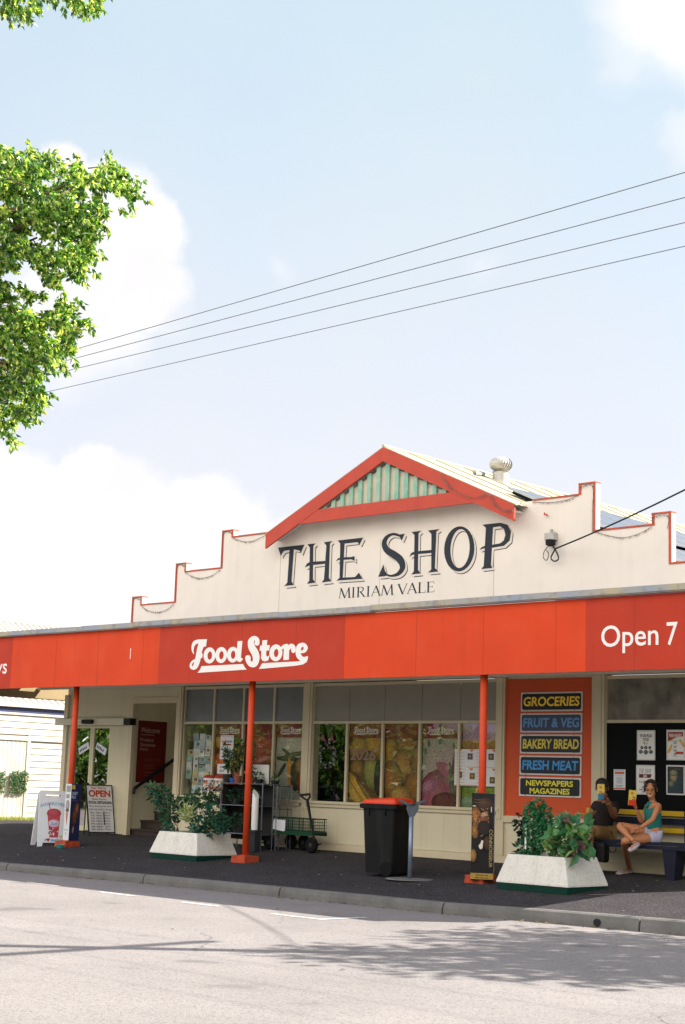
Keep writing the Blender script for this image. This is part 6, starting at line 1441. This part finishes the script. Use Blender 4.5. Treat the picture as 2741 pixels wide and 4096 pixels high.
def far_tree(name, lab, x, y, hh, R, n, L, seed, gz=-.45, cols=TC, group=None, flat=.8):
    global r
    r = random.Random(seed); t = thing(name, lab, 'tree', (x, y, gz), group); m = MB(); tr = MB(); top = Vector((x, y, hh))
    tr.tube([(x, y, gz-.1), (x+.1, y, gz+(hh-gz)*.4), (x, y+.1, hh)], [R*.075, R*.055, R*.03], 9)
    for k in range(9):
        o = rv(r); o.z = abs(o.z)*.7; e = top+Vector((o.x*R*.8, o.y*R*.8, o.z*R*flat*.8)); s = Vector((x, y, gz+(hh-gz)*r.uniform(.4, .85))); tr.tube([s, s.lerp(e, .5)+Vector((0, 0, .15)), e], [R*.03, R*.02, R*.008], 5)
    lob = [top+Vector((o.x*R*.62, o.y*R*.62, o.z*R*.5*flat)) for o in (rv(r) for _ in range(14))]
    for i in range(n):
        c = r.choice(lob); o = rv(r); q = c+Vector((o.x, o.y, o.z*flat))*R*.42*r.uniform(.45, 1); leaf(m, q, o+rv(r)*.8+Vector((0, 0, -.4)), L*r.uniform(.7, 1.2), L*.5, r, shade(r, cols, .2))
    m.build('crown', LEAF, t); tr.build('trunk', BARK, t); return t
# shade tree standing right of the frame: its shadow lies across the road
far_tree('shade_tree', 'street tree on the footpath right of the shop, shading the road', -4.3, 18.6, 6.3, 2.7, 4300, .24, 5, pathz(18.6))
# trees across the road, seen mirrored in the shop glass
for i, (x, y, hh, R) in enumerate(((-25, -14, 1.3, 2.5), (-30, -13, 1.5, 2.7), (-35.5, -14, 1.4, 2.9), (-41, -12, 1.7, 3.0), (-47, -13, 2.2, 3.8), (-54, -14, 2.8, 4.4), (-62, -13, 3.2, 4.8), (-71, -15, 3.6, 5.2))):
    far_tree('park_tree', 'park tree across the road, number %s from the east' % ('one', 'two', 'three', 'four', 'five', 'six', 'seven', 'eight')[i], x, y, hh, R, 3800, .5, 50+i, -.6, ['3c5c22', '4f7430', '2c4719', '64853a', '7f9342'], 'park trees across the road')

# ================================================================== PEOPLE
def skin_mesh(nodes, edges, levels=2):
    """nodes: list of (Vector, radius or (rx, ry)); first node is the root."""
    me = bpy.data.meshes.new('s'); me.from_pydata([tuple(p) for p, _ in nodes], edges, [])
    o = bpy.data.objects.new('s', me); COL.objects.link(o)
    sk = o.modifiers.new('skin', 'SKIN'); sk.use_smooth_shade = True
    sv = me.skin_vertices[0].data
    for i, (_, rd) in enumerate(nodes): sv[i].radius = rd if isinstance(rd, tuple) else (rd, rd); sv[i].use_root = (i == 0)
    ss = o.modifiers.new('sub', 'SUBSURF'); ss.levels = levels; ss.render_levels = levels
    bpy.context.view_layer.update()
    m2 = bpy.data.meshes.new_from_object(o.evaluated_get(bpy.context.evaluated_depsgraph_get()))
    out = ([tuple(v.co) for v in m2.vertices], [tuple(p.vertices) for p in m2.polygons])
    bpy.data.objects.remove(o); bpy.data.meshes.remove(me); bpy.data.meshes.remove(m2)
    return out
def limb(mb, chain, levels=2):
    V, F = skin_mesh(chain, [(i, i+1) for i in range(len(chain)-1)], levels); mb.add(V, F)
def hand(mb, wrist, palm_dir, side, curl, L=.175, thumb_dir=None):
    """wrist -> palm -> five bent fingers; side is the knuckle line, curl the way the fingers bend."""
    p = palm_dir.normalized(); s = side.normalized(); c = curl.normalized(); k = wrist+p*L*.5
    limb(mb, [(wrist, .022), (wrist+p*L*.22, (.034, .017)), (k, (.038, .016))], 1)
    for i, (o, l) in enumerate(((-.030, .40), (-.010, .46), (.010, .44), (.030, .35))):
        a = k+s*o-p*.01; b1 = a+p*L*l*.5+c*.006; b2 = b1+(p*.55+c*.8).normalized()*L*l*.32; b3 = b2+(c*.95+p*.1).normalized()*L*l*.26
        mb.tube([a, b1, b2, b3], [.0095, .009, .008, .006], 6)
    td = thumb_dir or (p*.5-s*.8+c*.3); td.normalize(); a = wrist+p*L*.18-s*.026; mb.tube([a, a+td*L*.22, a+td*L*.22+(td+c*.7).normalized()*L*.18], [.012, .011, .008], 6)
FR = -FW; R3 = RT
U3 = (Vector((0, 0, 1))-FW*FW.z*-0).normalized()
def head(mb, c, h, face, right, up):
    """skull, jaw, nose, brow, ears joined to the body mesh; c is the head centre, h its height"""
    m = Matrix((right, up, face)).transposed(); k = h/.225
    def e(x, y, z, rx, ry, rz, n=14, mm=10): mb.ball(c+right*x*k+up*y*k+face*z*k, rx*k, ry*k, rz*k, n, mm, m)
    e(0, .025, -.012, .077, .088, .093); e(0, -.035, .020, .060, .075, .066); e(0, -.085, .045, .034, .028, .034)
    mb.tube([c+up*.015*k+face*.08*k, c-up*.012*k+face*.098*k, c-up*.028*k+face*.105*k, c-up*.034*k+face*.082*k], [.008*k, .012*k, .016*k, .013*k], 8)
    e(0, .028, .066, .058, .012, .018); e(.036, -.022, .058, .022, .02, .018); e(-.036, -.022, .058, .022, .02, .018)
    for s in (1, -1): e(s*.079, -.005, -.008, .012, .033, .020)
# ---------------- woman
hip = onY(2616, 3338, 19.2); D0 = (hip-EYE).dot(FW)
def W_(u, v, dz=0): return at(u, v, D0+dz)
woman = thing('person', 'smiling woman in teal top and pale shorts, legs crossed, holding a snack pack', 'person', (hip.x, hip.y, .45))
tip = onF(2516, 3490); FT = (tip-EYE).dot(FW)-D0
b = MB(); b.smooth = True
trunk = [(W_(2618, 3338), (.125, .10)), (W_(2617, 3315, .0), (.105, .085)), (W_(2613, 3285, -.01), (.10, .08)), (W_(2612, 3250, -.02), (.125, .09)), (W_(2613, 3222, -.01), (.10, .065)), (W_(2610, 3206, -.01), .046), (W_(2607, 3190, -.02), .043), (W_(2605, 3165, -.02), .06)]
LSH, LEL, LWR = W_(2634, 3224, -.12), W_(2611, 3279, -.24), W_(2561, 3311, -.30)
RSH, REL, RWR = W_(2592, 3226, .10), W_(2566, 3289, .02), W_(2547, 3238, -.06)
nodes = trunk+[(LSH, .050), (LSH.lerp(LEL, .5), .043), (LEL, .036), (LEL.lerp(LWR, .35), .036), (LWR, .024)]
ed = [(i, i+1) for i in range(7)]+[(4, 8), (8, 9), (9, 10), (10, 11), (11, 12)]
n0 = len(nodes); nodes += [(RSH, .048), (RSH.lerp(REL, .5), .041), (REL, .035), (REL.lerp(RWR, .35), .034), (RWR, .023)]; ed += [(4, n0)]+[(n0+i, n0+i+1) for i in range(4)]
# supporting leg (foot on the ground) and crossed leg (ankle over the knee)
AH, AK, AA = W_(2624, 3350, -.10), W_(2494, 3362, -.22), W_(2519, 3474, FT-.02)
BH, BK, BA = W_(2606, 3334, .06), W_(2474, 3300, -.02), W_(2536, 3366, -.30)
n1 = len(nodes); nodes += [(AH, .088), (AH.lerp(AK, .5), .074), (AK, .054), (AK.lerp(AA, .3)+RT*.01, .056), (AK.lerp(AA, .7), .040), (AA, .032)]; ed += [(0, n1)]+[(n1+i, n1+i+1) for i in range(5)]
n2 = len(nodes); nodes += [(BH, .085), (BH.lerp(BK, .5), .072), (BK, .054), (BK.lerp(BA, .32), .056), (BK.lerp(BA, .7), .041), (BA, .032)]; ed += [(0, n2)]+[(n2+i, n2+i+1) for i in range(5)]
V, F = skin_mesh(nodes, ed); b.add(V, F)
gz = pathz(tip.y)
def foot(mb, ank, heel, toe, w_=.036): limb(mb, [(ank, .030), (heel, (.030, .026)), (heel.lerp(toe, .55), (w_, .022)), (toe, (.030, .012))], 2)
toeA = onF(2474, 3497)+Vector((0, 0, .02)); heelA = Vector((AA.x, AA.y, gz+.03))+(AA-toeA).normalized()*.03
foot(b, AA, heelA, toeA); toeB = W_(2517, 3400, -.36); heelB = W_(2547, 3374, -.30); foot(b, BA, heelB, toeB)
hand(b, LWR, W_(2544, 3316, -.30)-LWR, Vector((0, 0, 1)), W_(2544, 3330, -.2)-LWR)
hand(b, RWR, (W_(2535, 3214, -.08)-RWR), RT, -FW*.5-RT*.5+UP*.4, thumb_dir=(RT*.5+UP*.8))
HC = W_(2603, 3158, -.03); fdir = (-FW*.93-RT*.30-Vector((0, 0, .05))).normalized(); hup = (Vector((0, 0, 1))-RT*.03); hup = (hup-fdir*hup.dot(fdir)).normalized(); hr = hup.cross(fdir).normalized()
head(b, HC, .235, fdir, hr, hup)
b.build('body', SKIN_T, woman, True)
k = .235/.225
# hair: fringe, crown and tied back mass
hb = MB(); mm = Matrix((hr, hup, fdir)).transposed()
hb.ball(HC+hup*.052*k-fdir*.034*k, .084*k, .082*k, .090*k, 16, 10, mm); hb.ball(HC+hup*.01*k-fdir*.07*k, .07*k, .085*k, .05*k, 12, 8, mm); hb.ball(HC+hup*.075*k-fdir*.085*k, .05*k, .045*k, .04*k, 10, 6, mm)
rr_ = random.Random(2)
for i in range(40):
    a = rr_.choice((-1, 1))*rr_.uniform(.45, 1.3); s0 = HC+(hup*.115+hr*.05*a+fdir*.03)*k; s1 = HC+(hr*.078*sin(a)+hup*.075+fdir*.085*cos(a))*k; s2 = HC+(hr*.088*sin(a)+hup*(.05 if abs(a) < .8 else -.02)+fdir*.085*cos(a))*k; hb.tube([s0, s1, s2], [.008, .007, .002], 4)
hb.build('hair', M('dark_brown_hair', '3a271b', .5, .4, 60), woman, True)
fb = MB()
for s in (1, -1): fb.ball(HC+(hr*s*.030+hup*.004+fdir*.082)*k, .011*k, .006*k, .008*k, 8, 6, mm)
fb.build('eye', M('eye_dark', '1d1512', .3), woman)
fb = MB()
for s in (1, -1): fb.tube([HC+(hr*s*.016+hup*.026+fdir*.087)*k, HC+(hr*s*.032+hup*.031+fdir*.084)*k, HC+(hr*s*.048+hup*.024+fdir*.074)*k], [.003, .0035, .002], 5)
fb.build('eyebrow', MATS['dark_brown_hair'], woman)
fb = MB(); fb.tube([HC+(hr*.030-hup*.050+fdir*.078)*k, HC+(hr*.015-hup*.061+fdir*.088)*k, HC+(-hup*.064+fdir*.092)*k, HC+(-hr*.015-hup*.061+fdir*.088)*k, HC+(-hr*.030-hup*.050+fdir*.078)*k], [.004, .008, .009, .008, .004], 6); fb.build('mouth', M('teeth_white', 'd9cfc2', .3), woman)
# clothes
def grow(chain, k): return [(p, (tuple(x*k for x in rd) if isinstance(rd, tuple) else rd*k)) for p, rd in chain]
cb = MB(); limb(cb, [(W_(2619, 3322), (.122, .098)), (W_(2615, 3290, -.01), (.116, .094)), (W_(2611, 3250, -.02), (.140, .108)), (W_(2611, 3226, -.02), (.122, .095)), (W_(2609, 3212, -.02), (.088, .072)), (W_(2608, 3204, -.02), (.06, .052))])
cb.tube([W_(2588, 3228, -.08), W_(2593, 3214, -.05), W_(2600, 3208, 0)], .016, 6); cb.tube([W_(2622, 3226, -.12), W_(2618, 3212, -.07), W_(2612, 3206, 0)], .016, 6)
cb.build('tank_top', M('teal_fabric', '1a7d77', .8, .12, 14, bump=.2, bscale=25), woman, True)
cb = MB(); V, F = skin_mesh([(W_(2621, 3336), (.142, .115)), (W_(2619, 3318), (.125, .1)), (AH+Vector((0, 0, .0)), .104), (AH.lerp(AK, .36), .098), (BH, .098), (BH.lerp(BK, .34), .092)], [(0, 1), (0, 2), (2, 3), (0, 4), (4, 5)]); cb.add(V, F)
cb.build('shorts', M('pale_lilac_fabric', 'b9b6cf', .85, .15, 18, bump=.25, bscale=30), woman, True)
SAND = M('sandal_strap', 'b9b0b4', .5)
for (ank, hl, to) in ((AA, heelA, toeA), (BA, heelB, toeB)):
    sb = MB(); ln = (to-hl); dn = Vector((0, 0, -1)) if ank is AA else (hl-ank).normalized(); sd = ln.normalized().cross(dn).normalized()
    sb.tube([hl+dn*.022-ln*.12, hl+dn*.022+ln*.5, to+dn*.008+ln*.1], [.03, .036, .028], 8); up_ = -dn
    for f_ in (.18, .5, .78): q = hl.lerp(to, f_); sb.tube([q-sd*.038, q+up_*.026, q+sd*.038], .006, 5)
    sb.tube([ank+sd*.03, ank+ln.normalized()*.034+up_*0, ank-sd*.03], .006, 5); sb.build('sandal', SAND, woman, True)
# ---------------- man
hm = onY(2404, 3338, 19.2); D1 = (hm-EYE).dot(FW)
def G_(u, v, dz=0): return at(u, v, D1+dz)
man = thing('person', 'seated man in a dark T-shirt and tan shorts hiding his face behind a snack pack', 'person', (hm.x, hm.y, .45))
b = MB()
trunk = [(G_(2405, 3338), (.16, .12)), (G_(2406, 3310), (.165, .125)), (G_(2410, 3270, -.02), (.17, .125)), (G_(2414, 3232, -.02), (.165, .11)), (G_(2414, 3208, -.02), (.10, .08)), (G_(2412, 3192, -.04), .056), (G_(2409, 3165, -.06), .06)]
LSH, LEL, LWR = G_(2452, 3220, -.04), G_(2458, 3268, -.24), G_(2432, 3208, -.47)
RSH, REL, RWR = G_(2378, 3222, -.02), G_(2360, 3268, -.08), G_(2352, 3302, -.22)
nodes = trunk+[(LSH, .062), (LSH.lerp(LEL, .5), .054), (LEL, .046), (LEL.lerp(LWR, .35), .046), (LWR, .031)]; ed = [(i, i+1) for i in range(6)]+[(3, 7), (7, 8), (8, 9), (9, 10), (10, 11)]
n0 = len(nodes); nodes += [(RSH, .062), (RSH.lerp(REL, .5), .054), (REL, .046), (REL.lerp(RWR, .35), .044), (RWR, .030)]; ed += [(3, n0)]+[(n0+i, n0+i+1) for i in range(4)]
dn = Vector((0, 0, -1)); legd = Vector((-.05, -1, .0)).normalized()
LK = hm+Vector((.12, -.46, .06)); RK = hm+Vector((-.16, -.46, .06)); LH = hm+Vector((.09, -.05, 0)); RH = hm+Vector((-.10, -.05, 0))
zf = pathz(18.6)
for H_, K_ in ((LH, LK), (RH, RK)):
    A_ = Vector((K_.x+.02, K_.y-.02, zf+.09)); n1 = len(nodes); nodes += [(H_, .1), (H_.lerp(K_, .5), .09), (K_, .064), (K_.lerp(A_, .3), .062), (K_.lerp(A_, .75), .045), (A_, .04)]; ed += [(0, n1)]+[(n1+i, n1+i+1) for i in range(5)]
V, F = skin_mesh(nodes, ed); b.add(V, F)
for K_ in (LK, RK):
    A_ = Vector((K_.x+.02, K_.y-.02, zf+.09)); limb(b, [(A_, .036), (A_+Vector((0, .03, -.05)), (.035, .03)), (A_+Vector((0, -.08, -.06)), (.045, .026)), (A_+Vector((0, -.18, -.07)), (.038, .014))])
hand(b, LWR, G_(2422, 3176, -.535)-LWR, UP*.6+RT*.3, -RT*.95-FW*.05, thumb_dir=(-RT*.7-UP*.1)); hand(b, RWR, G_(2352, 3318, -.3)-RWR, RT, Vector((0, 0, -1)))
HC2 = G_(2409, 3152, -.06); f2 = (-FW*.97-RT*.15).normalized(); u2 = Vector((0, 0, 1)); u2 = (u2-f2*u2.dot(f2)).normalized(); r2 = u2.cross(f2).normalized()
head(b, HC2, .245, f2, r2, u2); b.build('body', SKIN_D, man, True)
m2 = Matrix((r2, u2, f2)).transposed(); cb = MB(); kk = .245/.225
cb.ball(HC2+u2*.05*kk-f2*.014*kk, .088*kk, .080*kk, .10*kk, 16, 10, m2); cb.hexa([HC2+(r2*x+u2*.052+f2*z)*kk for x, z in ((-.075, .06), (.075, .06), (.055, .165), (-.055, .165))], [HC2+(r2*x+u2*.064+f2*z)*kk for x, z in ((-.075, .06), (.075, .06), (.055, .165), (-.055, .165))])
cb.build('cap', M('black_cap', '17171a', .8), man, True)
cb = MB(); nodes = [(G_(2405, 3326), (.168, .128)), (G_(2407, 3300), (.178, .136)), (G_(2410, 3266, -.02), (.182, .136)), (G_(2413, 3230, -.02), (.178, .12)), (G_(2414, 3206, -.02), (.108, .085)), (LSH, .076), (LSH.lerp(LEL, .55), .072), (RSH, .076), (RSH.lerp(REL, .6), .070)]
V, F = skin_mesh(nodes, [(0, 1), (1, 2), (2, 3), (3, 4), (3, 5), (5, 6), (3, 7), (7, 8)]); cb.add(V, F); cb.build('t_shirt', M('dark_shirt', '1e1513', .85, .2, 12, bump=.2, bscale=25), man, True)
cb = MB(); V, F = skin_mesh([(G_(2405, 3338), (.172, .132)), (LH, .118), (LH.lerp(LK, .5), .112), (LH.lerp(LK, .93), .098), (RH, .118), (RH.lerp(RK, .5), .112), (RH.lerp(RK, .93), .098)], [(0, 1), (1, 2), (2, 3), (0, 4), (4, 5), (5, 6)]); cb.add(V, F); cb.build('shorts', M('tan_fabric', '7f6238', .85, .3, 30, bump=.3, bscale=30), man, True)
wb = MB(); ax = (LWR-LEL).normalized(); wb.lathe(LWR-ax*.03, [(.036, 0), (.039, .004), (.039, .016), (.036, .02)], 14, tuple(ax)); wb.build('watch', M('gold_watch', 'b89a5c', .3, metal=.8), man)
# ---------------- the two snack packs
def pack(lab, c, face, up, w_, h_, top, bot, seed):
    f = face.normalized(); u = (up-f*up.dot(f)).normalized(); rt = u.cross(f).normalized(); m = Matrix((rt, u, f)).transposed().to_4x4(); m.translation = c
    t = thing('snack_pack', lab, 'snack pack', c-u*h_/2); b = MB()
    ring = lambda z, k: [m @ Vector((x*k, y, z)) for x, y in ((-w_/2, -h_/2), (w_/2, -h_/2), (w_/2, h_/2), (-w_/2, h_/2))]
    loft(b, [ring(-.028, .94), ring(-.012, 1), ring(.012, 1), ring(.028, .94)]); b.build('pouch', M('pouch_'+top, top, .35), t)
    fr = frame(m @ Vector((-w_/2*.94, -h_/2, .0285)), rt, u); b = MB(top); w2 = w_*.94; b.rect(fr, 0, 0, w2, h_); b.ink(bot).poly(fr, [(0, 0), (w2, 0), (w2, h_*.46), (0, h_*.36)]); rr_ = random.Random(seed)
    b.ell(fr, w2*.4, h_*.82, w2*.22, h_*.08, 'd8492c', 'b8321c'); b.ink('f0e2d0').words(fr, w2*.25, h_*.8, w2*.55, h_*.83, 1)
    for i in range(7): b.ell(fr, w2*rr_.uniform(.2, .8), h_*rr_.uniform(.36, .66), w2*.13, h_*.06, rr_.choice(['e8e2d0', 'd8a83c', 'c8492c', '8a5a30', '7a9a3c']), 'b8763c', n=9)
    b.build('print', PRINT, t)
pack('yellow and blue snack pack held up before the man\'s face', G_(2404, 3166, -.44), -FW, UP, .098, .20, 'd8c25a', '2f86b0', 1)
pack('yellow and red snack pack in the woman\'s raised hand', W_(2530, 3191, -.10), -FW-RT*.1, UP+RT*.08, .105, .205, 'd8c24a', 'cf3a22', 2)
bpy.context.view_layer.update()
